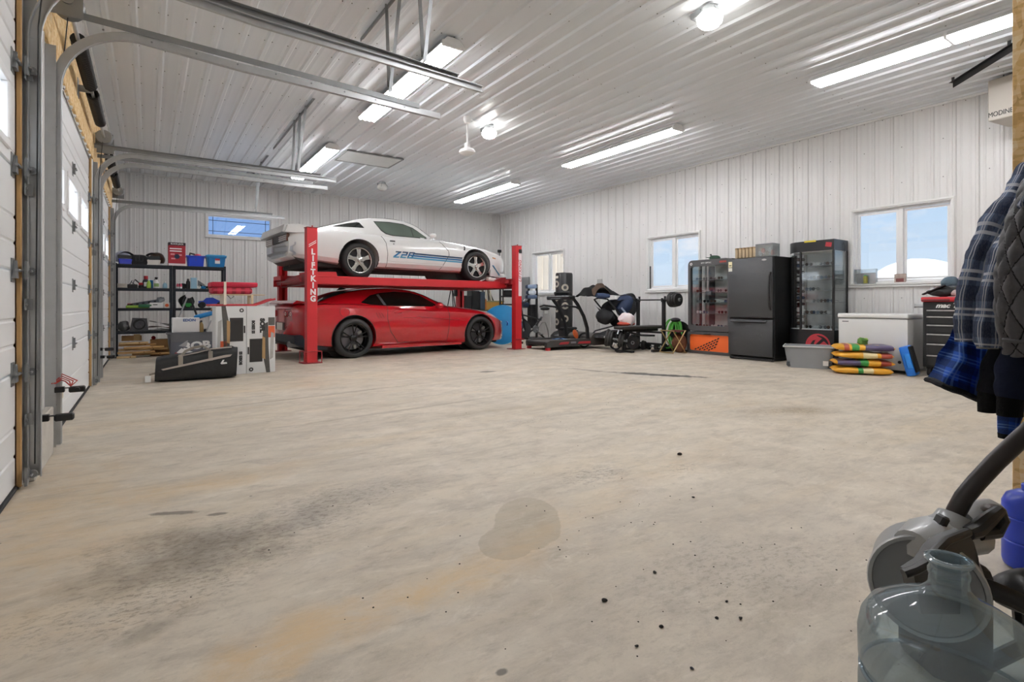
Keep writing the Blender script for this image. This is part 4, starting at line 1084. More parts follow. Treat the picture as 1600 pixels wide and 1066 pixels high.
WW = [(.40, 1.09), (.72, 1.105), (.98, 1.09), (1.18, 1.03), (1.47, .865), (1.44, .845), (.72, .845), (.58, .87), (.50, .93)]
C.side('window_trim', offset_poly(WW, .016), M_black, .004); C.side('side_window', WW, M_gglass, .008)
C.side('window_bar', [(1.14, .85), (1.155, .85), (1.155, 1.03), (1.14, 1.035)], M_black, .011)
QW = [(-.42, .935), (-.12, 1.02), (.06, 1.055), (.10, 1.05), (.16, .945)]
C.side('rear_side_glass', QW, M_cglass, .006)
C.glass_top('windshield', 1.08, 1.70, .95, .97, M_gglass); C.glass_top('rear_window', -.88, -.02, .93, .93, M_cglass)
C.glass_top('roof_panel', .42, .98, .96, .96, M_cglass, .007)
C.line([(.45, .80), (.52, .68), (.55, .45), (.545, .22)], M_gap); C.line([(1.72, .79), (1.90, .60), (1.91, .52), (1.72, .21)], M_gap); C.line([(.545, .22), (1.72, .21)], M_gap, r=.004)
for z in (.30, .335): C.line([(.56, z), (1.78, z-.008)], mat('white_groove', '#c9c9c7', .5), 'side_moulding', r=.005)
C.side('fender_vent', [(2.30, .735), (2.335, .735), (2.31, .645), (2.275, .645)], M_black, .005, cabin=False)
C.side('side_marker', [(3.04, .545), (3.14, .53), (3.14, .505), (3.04, .52)], mat('amber_lens', '#c98a4f', .3), .005, cabin=False)
M_b1 = mat('stripe_dark_blue', '#183a5c', .35); M_b2 = mat('stripe_mid_blue', '#2a6ea3', .35); M_b3 = mat('stripe_light_blue', '#5aa5c8', .35)
for k, mm in enumerate((M_b1, M_b2, M_b3)):
    z = .520-k*.042
    C.side('side_stripe', [(1.10-.035*k, z), (2.235, z-.03), (2.215, z-.06), (1.08-.035*k, z-.03)], mm, .004, cabin=False, dens=6)
    # blocky number: each stripe colour crosses the three figures
for ci, ch in enumerate('Z28'):
    xo = .66+ci*.145
    def bar(xa, za, xb, zb_, mm):
        sh = lambda x, z: (xo+x*.040+(z-.40)*.45, z)
        C.side('stripe_number', [sh(xa, za), sh(xb, za), sh(xb, zb_), sh(xa, zb_)], mm, .0045, cabin=False, dens=2)
    rows = (.405, .455, .505); hh = .026
    for r_, mm in ((2, M_b1), (1, M_b2), (0, M_b3)):
        if ch == 'Z' and r_ == 1: C.side('stripe_number', [(xo+.004+.0, .428), (xo+.055, .428), (xo+.165, .508), (xo+.11, .508)], mm, .0045, cabin=False, dens=2)
        else: bar(0, rows[r_], 3, rows[r_]+hh, mm)
    if ch == '2': bar(2.2, rows[1], 3, rows[2], M_b1); bar(0, rows[0], .8, rows[1], M_b3)
    if ch == '8': bar(2.2, rows[0], 3, rows[2], M_b2); bar(0, rows[0], .8, rows[2], M_b2)
b = B(); x, z = .66, .72; b.cbox((x, -C.sy(x, z)-.006, z), (.11, .016, .022), (0, 0, 0), .005); b.cyl((x+.02, -C.sy(x, .66)-.006, .665), (x+.02, -C.sy(x, .66)+.01, .665), .011, n=8); b.obj('door_handle', M_black, wc)
for sd in (-1, 1):
    b = B(); b.ball((1.50, sd*.93, .885), (.075, .055, .045), 12, 8); b.beam((1.52, sd*.80, .83), (1.50, sd*.91, .87), .04, .025); b.obj('mirror', M_whp, wc)
# rear: spoiler, tail lamp panel, bumper; front air dam
b = B(); P = [(-1.31, .75), (-1.27, .88), (-1.02, .905), (-.92, .875), (-1.08, .74)]; b.prism(P, -.72, .72, 'xz'); b.obj('rear_spoiler', M_whp, wc)
for sd in (-1, 1):
    b = B(); b.prism([(-1.28, .74), (-1.24, .865), (-1.0, .885), (-.78, .85), (-.82, .78), (-1.1, .74)], sd*.72, sd*.80, 'xz'); b.obj('spoiler_end', M_whp, wc)
    b = B(); b.box(-1.225, -1.17, min(sd*.2, sd*.68), max(sd*.2, sd*.68), .60, .74, .015); tl = b.obj('tail_light', mat('tail_lens_brown', '#6b4a3a', .2, coat=.5), wc)
    for k in range(3): b = B(); b.box(-1.232, -1.22, min(sd*.2, sd*.68), max(sd*.2, sd*.68), .625+k*.035, .633+k*.035); b.obj('lamp_trim', M_chrome, tl)
b = B(); b.box(-1.22, -1.17, -.2, .2, .60, .74, .01); b.obj('rear_panel', M_black, wc)
b = B()
n = 16
for i in range(n):
    pass
b.grid(lambda u, v: ((-1.30+.16*((u-.5)*2)**2*.9+(.05 if v < .2 or v > .8 else 0)), (u-.5)*1.62, .36+.22*v), 16, 6)
rr = bmesh.ops.solidify(b.bm, geom=b.bm.faces[:], thickness=.05); b.obj('rear_bumper', mat('bumper_pale_grey', '#d6d9de', .3, coat=.4), wc)
b = B(); b.box(-1.335, -1.30, -.16, .16, .41, .53, .005); b.obj('licence_plate', mat('plate_pale', '#c7ccd6', .4), wc)
b = B(); b.prism([(-1.15, .36), (-.6, .27), (-.5, .20), (-1.0, .26)], -.7, .7, 'xz'); b.obj('fuel_tank', mat('tank_dark', '#3a3431', .6), wc)
for sd in (-1, 1):
    b = B(); b.prism([(2.99, .13), (3.28, .10), (3.30, .13), (3.12, .40), (3.02, .42)], sd*.80, sd*.84, 'xz'); b.obj('air_dam_spat', M_whp, wc)
    for k, mm in enumerate((M_b1, M_b3)):
        b = B(); b.prism([(3.00+k*.045, .40-k*.03), (3.03+k*.045, .40-k*.03), (3.25, .17-k*.02), (3.22, .17-k*.02)], sd*.842, sd*.848, 'xz'); b.obj('spat_stripe', mm, wc)
    b = B(); b.lathe([(0, .0), (.075, .0), (.085, -.02), (0, -.03)], (3.57, sd*.48, .50), 'x', 16); b.obj('headlight', mat('headlight_clear', '#c8ccd0', .1, coat=.5), wc)
b = B(); b.box(3.2, 3.5, -.72, .72, .10, .20, .02); b.obj('air_dam', M_whp, wc)
b = B(); b.cbox((1.95, 0, .87), (.62, .34, .10), (0, .04, 0), .03, 2); b.obj('hood_scoop', M_whp, wc)
b = B(); b.tube([(-.9, .3, .26), (0.2, .3, .2), (1.5, .25, .2)], .035, 8); b.obj('exhaust_pipe', mat('rusty_pipe', '#6d5646', .5, metal=.5), wc)
b = B(); b.cbox((0, 0, .32), (.12, 1.3, .12), (0, 0, 0), .03); b.obj('rear_axle', M_dark, wc)
# small things lying on the near runway under the nose
tag(B().cbox((0, 0, 0), (.2, .16, .09), (0, .2, 0), .02).noise(.02, 4, 9).obj('rag', mat('pale_rag', '#d9d4cf', .9), loc=(LP[0]+3.95*math.cos(LA)-.5*math.sin(LA), LP[1]+3.95*math.sin(LA)+.5*math.cos(LA), 1.487)), 'crumpled pale rag on the runway under the white car nose', 'rag')
# ================================================================== SHELVES AT THE BACK LEFT
M_shelf = mat('blue_black_shelf_steel', '#20262e', .42, metal=.3, var=.12)
M_shelfb = mat('dark_shelf_board', '#2a2d31', .6, var=.12)
SY = 11.70; SD = .42
def shelving(x0, w, label):
    t = thing('shelving_unit', label, 'shelf', (x0, SY, 0), group=None)
    p0 = None
    for (x, y, sx, sy) in ((0, 0, 1, 1), (w, 0, -1, 1), (0, SD, 1, -1), (w, SD, -1, -1)):
        b = B(); b.box(min(0, sx*.038), max(0, sx*.038), min(0, sy*.003), max(0, sy*.003), 0, 1.69); b.box(min(0, sx*.003), max(0, sx*.003), min(0, sy*.038), max(0, sy*.038), 0, 1.69)
        b.obj('post', M_shelf, t, loc=(x, y, 0))
    s0 = None
    for z in (.47, .885, 1.25, 1.675):
        if s0 is None:
            b = B(); b.box(.006, w-.006, .006, SD-.006, -.012, 0); s0 = b.obj('shelf_board', M_shelfb, t, loc=(0, 0, z))
            b = B(); b.box(.004, w-.004, .003, .014, -.048, -.0125); b.box(.004, w-.004, SD-.014, SD-.003, -.048, -.0125); b.box(.004, .014, .014, SD-.014, -.048, -.0125); b.box(w-.014, w-.004, .014, SD-.014, -.048, -.0125); b.obj('shelf_rim', M_shelf, s0)
        else:
            c = copypart(s0, (0, 0, z))
            for ch in s0.children: copypart(ch, parent=c)
    return t
shelving(-.495, .865, 'blue black steel shelving unit beside the garage door')
shelving(.385, .865, 'blue black steel shelving unit next to the white cartons')
Z1, Z2, Z3, Z4 = 1.675, 1.25, .885, .47

def bottle(name, prof, m, x, y, z, label, cap=None, capm=None, extra=None, n=16, cat='bottle', group=None):
    t = thing(name, label, cat, (x, y, z), group=group)
    b = B(); b.lathe(prof, n=n); b.obj('bottle_body', m, t)
    if cap: b = B(); b.lathe(cap, n=12); b.obj('cap', capm, t)
    if extra: extra(t)
    return t
def carton(name, x, y, z, sx, sy, sz, m, label, cat='box', rz=0, flap=None, tape=None, rot=None):
    t = thing(name, label, cat, (x, y, z), rz, rot=rot)
    b = B(); b.box(-sx/2, sx/2, -sy/2, sy/2, 0, sz, .004); b.obj('carton_body', m, t)
    if tape: b = B(); b.box(-sx/2-.001, sx/2+.001, -.02, .02, sz-.03, sz+.0015); b.obj('tape', tape, t)
    return t
M_bl = mat('blue_plastic', '#1f3fae', .35, var=.06); M_bl2 = mat('royal_blue_plastic', '#2146c9', .3, var=.08); M_teal = mat('teal_blue_plastic', '#1d7fc0', .35, var=.05)
M_redm = mat('red_plastic', '#b6202b', .4, var=.06); M_green = mat('green_plastic', '#2f8f3f', .4, var=.1); M_lime = mat('lime_plastic', '#9fc44a', .4, var=.08)
M_card = mat('cardboard', '#b08a5c', .8, var=.1, scale=5); M_tan = mat('tan_leather', '#a2714a', .6, var=.3, scale=14)
M_lbl = mat('pale_blue_plastic', '#9cc4da', .35, var=.05); M_silver = mat('silver_fabric', '#b9b7b6', .4, metal=.4, var=.3, scale=20)
M_cloth_black = mat('black_nylon', '#202123', .75, var=.25, scale=20, bump=.3, bscale=50)
M_grey = mat('grey_plastic', '#7b7d80', .45, var=.06); M_greyd = mat('charcoal_plastic', '#3e4043', .5, var=.1)
M_whitep = mat('white_plastic', '#eeeeec', .4, var=.02); M_pink = mat('pink_plastic', '#d0526a', .4); M_orange = mat('orange_plastic', '#e2662a', .4, var=.05)
M_clear = glass('clear_plastic', '#e8eef0', .1, .08, .15, '#ffffff')
# --- top shelf
def helmet(x, y, z, rz, shell, visor, label, accent=None):
    t = thing('helmet', label, 'helmet', (x, y, z), rz)
    b = B()
    def f(u, v):
        a = 2*PI*u; e = -.55+v*(PI/2+.55)
        return (.125*math.cos(a)*math.cos(e), .145*math.sin(a)*math.cos(e), .11+.125*math.sin(e)+(.01 if v > .5 else 0))
    b.grid(f, 24, 12, cu=True); b.lathe([(0, .045), (.105, .045)], n=20); bmesh.ops.remove_doubles(b.bm, verts=b.bm.verts, dist=.0005); b.obj('shell', shell, t)
    b = B(); b.prism([(-.1, .10), (.1, .10), (.105, .16), (-.105, .16)], -.152, -.12, 'xz'); b.obj('visor_opening', M_black, t)
    b = B(); b.grid(lambda u, v: ((u-.5)*.22, -.13-.09*v, .20+.02*v-.05*(2*u-1)**2), 10, 4); bmesh.ops.solidify(b.bm, geom=b.bm.faces[:], thickness=.008); b.obj('peak', visor, t)
    b = B(); b.prism([(-.085, .0), (.085, .0), (.10, .09), (-.10, .09)], -.175, -.115, 'xz'); b.obj('chin_bar', accent or shell, t)
    return t
helmet(-.385, 11.88, Z1, .3, mat('helmet_blue', '#22348f', .3, var=.5, scale=9, var2='#d9dbe2'), M_black, 'blue black and white crash helmet on the top shelf, next to the door', mat('helmet_blue2', '#1b2fb0', .3))
t = thing('sports_bag', 'black zipped round top bag between two helmets on the top shelf', 'bag', (-.135, 11.90, Z1))
b = B()
def fb(u, v):
    a = PI*v; return ((u-.5)*.25*(1 if 0 < v < 1 else .9), -.11*math.cos(a), .19*max(0, math.sin(a))**.6*(1-.25*abs(2*u-1)**4))
b.grid(fb, 12, 14); bmesh.ops.holes_fill(b.bm, edges=[e for e in b.bm.edges if e.is_boundary]); b.noise(.008, 2, 14); b.obj('bag_body', M_cloth_black, t)
b = B(); b.tube([fb(.5, v/14) for v in range(1, 14)], .005, 5); b.obj('zip', M_greyd, t)
b = B(); b.tube([(-.06, -.10, .13), (-.05, -.125, .06), (.05, -.125, .06), (.06, -.10, .13)], .007, 5); b.obj('handle', M_black, t)
helmet(.135, 11.88, Z1, -.35, mat('helmet_tan', '#8f6b45', .35, var=.7, scale=16, var2='#1c1a18'), M_black, 'brown and black patterned helmet beside the red carton on the top shelf', mat('helmet_white', '#dcd6cc', .35))
t = thing('battery_box', 'tall red carton with white print on the top shelf', 'box', (.44, 11.80, Z1), .03)
b = B(); b.box(-.135, .135, -.10, .10, 0, .43, .003); b.obj('carton_body', mat('red_print_card', '#a51c2c', .5, var=.08), t)
b = B(); b.box(-.1355, .1355, -.1015, .1005, .375, .4305); b.obj('dark_band', mat('dark_print', '#2a1a24', .5), t)
lettering('BLACK JACK', .036, M_white, t, facing((0, -.103, .403), '+y'), sx=1.0, bold=.001)
for k, (w_, z_) in enumerate(((.19, .315), (.19, .27))):
    b = B(); b.box(-.115, -.115+w_, -.1025, -.1, z_-.010, z_+.010); b.obj('white_print_bar', M_white, t)
for k, (x_, z_, s_) in enumerate(((-.07, .21, .05), (.05, .20, .04), (-.06, .13, .05))):
    b = B(); b.box(x_-s_/2*1.3, x_+s_/2*1.3, -.1025, -.1, z_-.014, z_+.014); b.obj('pink_print_patch', mat('pink_print', '#d98b92', .5), t)
b = B(); b.lathe([(0, 0), (.045, 0), (.045, .003), (0, .003)], (.0, -.103, .17), 'y', 8); b.obj('printed_tool', mat('print_dark_blue', '#23304d', .5), t)
b = B(); b.box(-.136, .136, -.1015, -.1, 0, .04); b.obj('white_footer', mat('pale_print', '#e4d6d6', .5), t)
def tote(name, x, y, z, sx, sy, sz, m, label, lid=None, rim=True, rz=0.0, taper=.88, cat='bin'):
    t = thing(name, label, cat, (x, y, z), rz)
    b = B(); T = taper; w = .004
    def ring(k, zz, inset=0): return [(-sx/2*k+inset, -sy/2*k+inset, zz), (sx/2*k-inset, -sy/2*k+inset, zz), (sx/2*k-inset, sy/2*k-inset, zz), (-sx/2*k+inset, sy/2*k-inset, zz)]
    R_ = [[b.bm.verts.new(p) for p in q] for q in (ring(T, 0), ring(1, sz), ring(1, sz, w), ring(T, w, w))]
    for a, c in zip(R_, R_[1:]):
        for k in range(4): b.bm.faces.new((a[k], a[(k+1) % 4], c[(k+1) % 4], c[k]))
    b.bm.faces.new(R_[0][::-1]); b.bm.faces.new(R_[-1])
    bmesh.ops.bevel(b.bm, geom=[e for e in b.bm.edges if abs(e.verts[0].co.z-e.verts[1].co.z) > sz*.5], offset=min(sx, sy)*.09, segments=2, affect='EDGES')
    b.obj('tub', m, t)
    if rim:
        b = B()
        for q in ((-sx/2-.014, sx/2+.014, -sy/2-.014, -sy/2+.002), (-sx/2-.014, sx/2+.014, sy/2-.002, sy/2+.014), (-sx/2-.014, -sx/2+.002, -sy/2+.002, sy/2-.002), (sx/2-.002, sx/2+.014, -sy/2+.002, sy/2-.002)): b.box(*q, sz-.022, sz+.002, .003)
        b.obj('rim', m if lid is None else lid, t)
    return t
t = tote('toy_bin', .745, 11.86, Z1, .29, .30, .20, M_bl2, 'open royal blue bin filled with coloured gear on the top shelf')
b = B(); b.ball((0, 0, .13), (.135, .14, .10), 16, 10); b.noise(.03, 5, 12); b.obj('dark_gear', mat('mixed_gear', '#3b3a4a', .7, var=.9, scale=18, var2='#b06a4a'), t)
b = B(); b.tube([(-.10, -.1, .19), (-.09, -.08, .25), (-.02, -.05, .235), (.03, -.03, .20)], .016, 6); b.obj('black_strap', M_black, t)
b = B(); b.ball((.03, -.06, .215), (.06, .05, .035), 10, 6); b.noise(.015, 1, 15); b.obj('pink_glove', M_pink, t)
t = tote('storage_tote', 1.085, 11.86, Z1, .32, .33, .20, M_teal, 'lidded teal blue tote with a red and white sticker on the top shelf')
b = B(); b.box(-.18, .18, -.185, .185, .202, .225, .008); b.box(-.15, .15, -.15, .15, .225, .235, .004); b.obj('lid', mat('teal_lid', '#3a9ccb', .35), t)
b = B(); b.cbox((.02, -.158, .115), (.085, .006, .10), (-.10, 0, 0)); b.obj('sticker_white', M_white, t)
b = B(); b.cbox((.02, -.166, .145), (.08, .004, .035), (-.10, 0, 0)); b.obj('sticker_red', M_redm, t)
# --- second shelf, left
Y2 = 11.82
t = thing('towel_stack', 'folded pale towels at the left end of the second shelf', 'towel', (-.385, Y2, Z2))
for k in range(3):
    b = B(); b.box(-.07, .07, -.09, .09, .001+k*.026, .024+k*.026, .010, 2); b.noise(.003, k, 20); b.obj('towel', mat('oatmeal_towel', '#d3ccc2', .9, var=.1, bump=.5, bscale=120), t)
t = thing('tool_caddy', 'black caddy holding thin tools beside the folded towels', 'caddy', (-.235, Y2, Z2))
b = B(); b.box(-.075, .075, -.08, .08, 0, .065, .006); b.obj('caddy_tray', M_black, t)
for k, (x, a) in enumerate(((-.05, .5), (.0, .3), (.05, -.9))): b = B(); b.cyl((x, 0, .05), (x+math.sin(a)*.09, .02, .05+math.cos(a)*.10), .006, n=6); b.obj('tool_handle', M_greyd, t)
t = thing('spray_gun', 'red and black spray gun leaning on the second shelf', 'tool', (-.115, Y2, Z2))
b = B(); b.lathe([(0, 0), (.035, 0), (.035, .045), (.02, .055), (0, .055)], n=12); b.obj('cup', M_black, t)
b = B(); b.box(-.03, .035, -.02, .02, .055, .10, .008); b.obj('gun_body', M_redm, t)
b = B(); b.beam((-.02, 0, .09), (-.085, 0, .155), .018, .022); b.obj('grip', M_black, t)
bottle('oil_jug', [(0, 0), (.05, .0), (.055, .01), (.055, .12), (.045, .15), (.03, .165), (0, .165)], mat('dark_jug', '#23242c', .35, var=.2), -.035, Y2+.02, Z2, 'dark jug with a tall red cap on the second shelf', [(.031, .15), (.033, .15), (.033, .225), (0, .225)], M_redm,
    lambda t: B().box(-.03, .03, -.0575, -.05, .03, .11, .002).obj('label_patch', M_whitep, t))
bottle('cleaner_bottle', [(0, 0), (.03, 0), (.034, .01), (.034, .08), (.022, .12), (.011, .135), (.011, .15), (0, .15)], M_lime, .008, Y2-.06, Z2, 'small lime green cleaner bottle in front of the dark jug', [(.013, .14), (.013, .165), (0, .165)], M_whitep)
t = thing('blue_tin', 'flat blue tin standing behind the spray bottle on the second shelf', 'tin', (.045, Y2+.09, Z2))
b = B(); b.box(-.03, .03, -.04, .04, 0, .15, .008); b.obj('tin_body', M_teal, t); b = B(); b.box(-.031, .031, -.041, .041, .15, .162, .004); b.obj('tin_lid', M_whitep, t)
def trigger(t):
    b = B(); b.box(-.028, .022, -.012, .012, .178, .205, .005); b.beam((-.02, 0, .185), (-.032, 0, .15), .01, .01); b.obj('spray_trigger', M_black, t)
    b = B(); b.lathe([(.0385, .03), (.0385, .09)], n=16); b.obj('label_band', mat('label_green', '#8fb070', .5), t)
bottle('spray_bottle', [(0, 0), (.035, 0), (.038, .01), (.038, .10), (.025, .14), (.013, .155), (.013, .18), (0, .18)], M_whitep, .125, Y2-.02, Z2, 'white spray bottle with green label and black trigger', [(.016, .16), (.016, .18), (0, .18)], M_black, trigger)
bottle('detergent_bottle', [(0, 0), (.034, 0), (.037, .01), (.037, .07), (.02, .10), (.012, .105), (0, .105)], M_lbl, .255, Y2-.02, Z2, 'pale blue detergent bottle with white cap near the shelf post', [(.017, .10), (.017, .135), (0, .135)], M_whitep)
# --- second shelf, right
for k, x in enumerate((.455, .505)):
    bottle('pink_bottle', [(0, 0), (.02, 0), (.022, .01), (.022, .07), (.01, .095), (0, .095)], M_pink, x, Y2-.05, Z2, ('left' if k == 0 else 'right')+' one of two small pink and white bottles by the post', [(.011, .09), (.011, .11), (0, .11)], M_whitep, lambda t: B().lathe([(.0225, .0), (.0225, .035)], n=14).obj('white_band', M_whitep, t), group='small pink bottles')
t = thing('cap_pile', 'black cap and gloves behind the pink bottles', 'cap', (.53, Y2+.08, Z2)); b = B(); b.ball((0, 0, .05), (.08, .07, .06), 12, 8); b.noise(.012, 3, 15); b.obj('crown', M_cloth_black, t); b = B(); b.grid(lambda u, v: ((u-.5)*.11, -.06-.05*v, .035-.012*v), 6, 3); bmesh.ops.solidify(b.bm, geom=b.bm.faces[:], thickness=.006); b.obj('brim', M_cloth_black, t)
bottle('black_bottle', [(0, 0), (.032, 0), (.034, .01), (.034, .13), (.018, .16), (0, .16)], M_black, .625, Y2, Z2, 'tall black bottle beside the pale blue box', [(.019, .15), (.019, .19), (0, .19)], M_greyd)
carton('pale_blue_box', .715, Y2-.02, Z2, .10, .10, .21, M_lbl, 'tall pale blue box standing on the second shelf', 'box')
t = thing('drywall_hawk', 'grey wedge shaped tool leaning behind small parts on the second shelf', 'tool', (.84, Y2+.08, Z2)); b = B(); b.prism([(-.05, 0), (.09, 0), (.06, .09), (-.05, .17)], -.03, .03, 'xz'); b.obj('wedge_body', M_grey, t); b = B(); b.cyl((0, -.03, .08), (0, -.08, .06), .014, n=8); b.obj('grip', M_black, t)
carton('small_carton', 1.115, Y2+.06, Z2, .17, .12, .12, M_card, 'small brown carton at the right end of the second shelf', 'box', tape=mat('clear_tape', '#c9b089', .3))
for k, (x, y, r, m, nm) in enumerate(((.80, -.06, .030, M_whitep, 'white'), (.87, -.08, .028, M_teal, 'blue'), (.93, -.04, .032, M_black, 'black'), (.985, -.07, .036, M_orange, 'orange'), (1.05, -.05, .034, mat('peach_plastic', '#e0a77c', .5), 'peach'), (1.17, -.08, .035, mat('lilac_plastic', '#8f88a8', .5), 'lilac'))):
    t = thing('fishing_reel', '%s round spool among the small parts on the second shelf' % nm, 'spool', (x, Y2+y, Z2), k*.6)
    b = B(); b.lathe([(0, -.028), (r, -.028), (r, -.02), (r*.7, -.018), (r*.7, .018), (r, .02), (r, .028), (0, .028)], (0, 0, r), 'y', 14); b.obj('spool_body', m, t)
    b = B(); b.beam((0, -.03, r), (.0, -.045, r+.03), .008, .008); b.obj('crank', M_greyd, t)
# --- third shelf, left
t = thing('level_case', 'long grey slotted case leaning on the third shelf', 'case', (-.07, 11.84, Z3+.065), rot=(0, -R(11), 0))
b = B(); b.box(-.24, .24, -.05, .05, 0, .055, .006); b.obj('case_body', mat('slate_plastic', '#5a6069', .5), t)
sl = None
for k in range(5):
    if sl is None: b = B(); b.box(-.018, .018, -.053, -.048, .012, .04); sl = b.obj('slot', M_black, t, loc=(-.18+k*.09, 0, 0))
    else: copypart(sl, (-.18+k*.09, 0, 0))
carton('red_box', -.26, 11.86, Z3, .10, .14, .085, mat('red_white_card', '#b0403c', .6, var=.3), 'small red and white box under the slotted case', 'box')
t = thing('toy_heap', 'lime green and dark plastic toys in a heap on the third shelf', 'toy', (-.13, 11.79, Z3))
b = B(); b.box(-.20, .14, -.05, .05, .0, .05, .015, 2); b.noise(.008, 4, 18); b.obj('lime_body', M_lime, t); b = B(); b.box(-.02, .19, -.07, -.02, .01, .07, .015, 2); b.noise(.01, 8, 18); b.obj('green_body', mat('dark_green_plastic', '#2c6b46', .45, var=.4), t)
t = carton('storage_box', .12, 11.80, Z3, .20, .16, .10, M_whitep, 'white box with a dark hand slot on the third shelf', 'box'); b = B(); b.box(-.05, .02, -.082, -.08, .055, .07); b.obj('hand_slot', M_black, t)
t = carton('printed_box', .285, 11.80, Z3, .09, .14, .10, mat('white_card', '#e7e2dc', .6), 'small white box with an orange print at the end of the third shelf', 'box'); b = B(); b.lathe([(0, -.001), (.03, -.001), (.03, .001), (0, .001)], (0, -.0715, .05), 'y', 12); b.obj('orange_print', M_orange, t)
t = thing('clear_bag', 'crumpled clear plastic bag on top of the white box', 'bag', (.19, 11.86, Z3+.105)); b = B(); b.ball((0, 0, .05), (.07, .05, .055), 12, 8); b.noise(.025, 7, 25); b.obj('plastic_film', mat('grey_film', '#9fa3a8', .15, var=.3), t)
# --- third shelf, right
t = thing('backpack', 'black backpack slumped on the third shelf', 'bag', (.60, 11.90, Z3)); b = B(); b.ball((0, 0, .12), (.13, .09, .14), 14, 10); b.noise(.02, 2, 10); b.obj('bag_body', M_cloth_black, t); b = B(); b.tube([(-.05, -.09, .05), (-.06, -.11, .14), (-.02, -.08, .23)], .01, 6); b.obj('strap', M_greyd, t)
t = thing('green_toy_car', 'bright green toy car shell on the third shelf', 'toy', (.62, 11.76, Z3)); b = B(); b.prism([(-.09, .02), (.09, .02), (.09, .05), (.04, .09), (-.04, .095), (-.09, .06)], -.04, .04, 'xz'); b.obj('car_shell', M_green, t)
for s in (-1, 1): b = B(); b.lathe([(0, -.05), (.025, -.05), (.025, -.03), (0, -.03)], (s*.055, 0, .025), 'y', 12); b.obj('wheel', M_black, t)
bottle('white_bottle', [(0, 0), (.022, 0), (.024, .08), (.01, .12), (0, .12)], M_whitep, .44, 11.78, Z3, 'slim white bottle beside the right post on the third shelf', [(.012, .11), (.012, .145), (0, .145)], M_whitep)
t = thing('toy_truck', 'blue radio controlled truck with black tyres on the third shelf', 'toy', (1.0, 11.80, Z3))
b = B(); b.prism([(-.20, .07), (.20, .08), (.22, .12), (.12, .15), (.03, .20), (-.08, .19), (-.13, .14), (-.21, .13)], -.07, .07, 'xz'); b.noise(.006, 3, 14); b.obj('truck_shell', mat('rc_blue', '#2345b8', .3, var=.4, scale=14), t)
wh = None
for s in (-1, 1):
    for q in (-1, 1):
        if wh is None: b = B(); b.lathe([(.03, -.03), (.055, -.03), (.06, -.02), (.06, .02), (.055, .03), (.03, .03), (.03, -.03)], axis='y', n=18); b.lathe([(0, -.012), (.03, -.02)], axis='y', n=12); wh = b.obj('wheel', M_rubber, t, loc=(-.15, -.10, .06))
        else: copypart(wh, (s*.15, q*.10, .06)) if (s, q) != (-1, -1) else None
b = B(); b.box(-.16, .16, -.05, .05, .045, .07, .005); b.obj('chassis', M_black, t)
# --- fourth shelf, left
t = thing('grey_film_bag', 'grey translucent bag heaped beside the door on the fourth shelf', 'bag', (-.37, 11.86, Z4)); b = B(); b.ball((0, 0, .09), (.09, .11, .10), 14, 10); b.noise(.03, 5, 14); b.obj('film_body', mat('smoky_film', '#6d6d6d', .3, var=.4, scale=12), t)
t = thing('speaker', 'grey felt covered subwoofer box on the fourth shelf', 'speaker', (-.13, 11.87, Z4)); b = B(); b.prism([(-.15, 0), (.13, 0), (.11, .22), (-.11, .24)], -.12, .12, 'xz'); b.noise(.01, 1, 10); b.obj('felt_box', mat('grey_felt', '#57575a', .9, var=.4, scale=16, bump=.5), t); b = B(); b.lathe([(.085, -.01), (.095, -.01), (.095, .0), (.03, .01), (0, .005)], (-.005, -.125, .12), 'y', 22); b.obj('cone', M_black, t)
t = thing('tarpaulin', 'folded silver and brown tarpaulin on the fourth shelf', 'tarp', (.18, 11.82, Z4))
for k in range(3):
    b = B(); b.grid(lambda u, v: ((u-.5)*.40+.02*k, (v-.5)*.26, .012+k*.045+.03*math.sin(3*u+k)*(1-v)+.06*(1-u)*(k == 2)), 14, 8); b.noise(.014, k, 14); bmesh.ops.solidify(b.bm, geom=b.bm.faces[:], thickness=.018); b.obj('fold', M_silver if k != 1 else mat('brown_sheet', '#8a7466', .6, var=.4), t)
# --- floor stacks under the left unit
M_pine = mat('pine_board', '#c9a068', .65, var=.2, scale=6)
for k, (x0, x1, z, y, rz) in enumerate(((-.46, -.18, .0, 11.62, .02), (-.24, .36, .036, 11.74, -.03), (-.45, .10, .075, 11.66, .05), (-.44, .30, .118, 11.78, .0), (-.36, .24, .156, 11.70, .04), (-.44, .12, .20, 11.82, .02), (-.43, .0, .238, 11.76, -.04))):
    t = thing('pine_board', ['short pale pine offcut lowest and leftmost in the lumber pile', 'pine board second from the floor, reaching farthest right in the pile', 'pine board third from the floor in the lumber pile', 'long pine board in the middle of the lumber pile', 'pine board third from the top of the lumber pile', 'narrow pine board second from the top of the lumber pile', 'topmost pine board of the lumber pile'][k], 'board', ((x0+x1)/2, y+.02, z), rz, group='pine boards under the shelves')
    b = B(); b.box(-(x1-x0)/2, (x1-x0)/2, -.07, .07, .001, .032, .003); b.obj('board', M_pine if k % 3 else mat('pine_board_pale', '#dcbd8a', .65, var=.2, scale=6), t)
    b = B(); b.ball(((x1-x0)*.2, -.0705, .02), (.012, .002, .008), 8, 5); b.obj('knot', mat('knot_brown', '#7a4f2a', .7), t)
t = carton('open_carton', -.25, 11.93, .29, .30, .16, .09, M_card, 'brown carton lying on the lumber pile', tape=None); b = B(); b.box(.03, .13, -.083, -.08, .0, .12, .002); b.obj('flap', mat('pale_card', '#c4a57a', .8), t)
t = carton('brown_carton', .18, 11.98, 0, .30, .20, .30, M_card, 'tall brown carton behind the lumber pile'); b = B(); b.ball((-.1, 0, .33), .035, 12, 8); b.obj('red_ball_cap', M_redm, t)
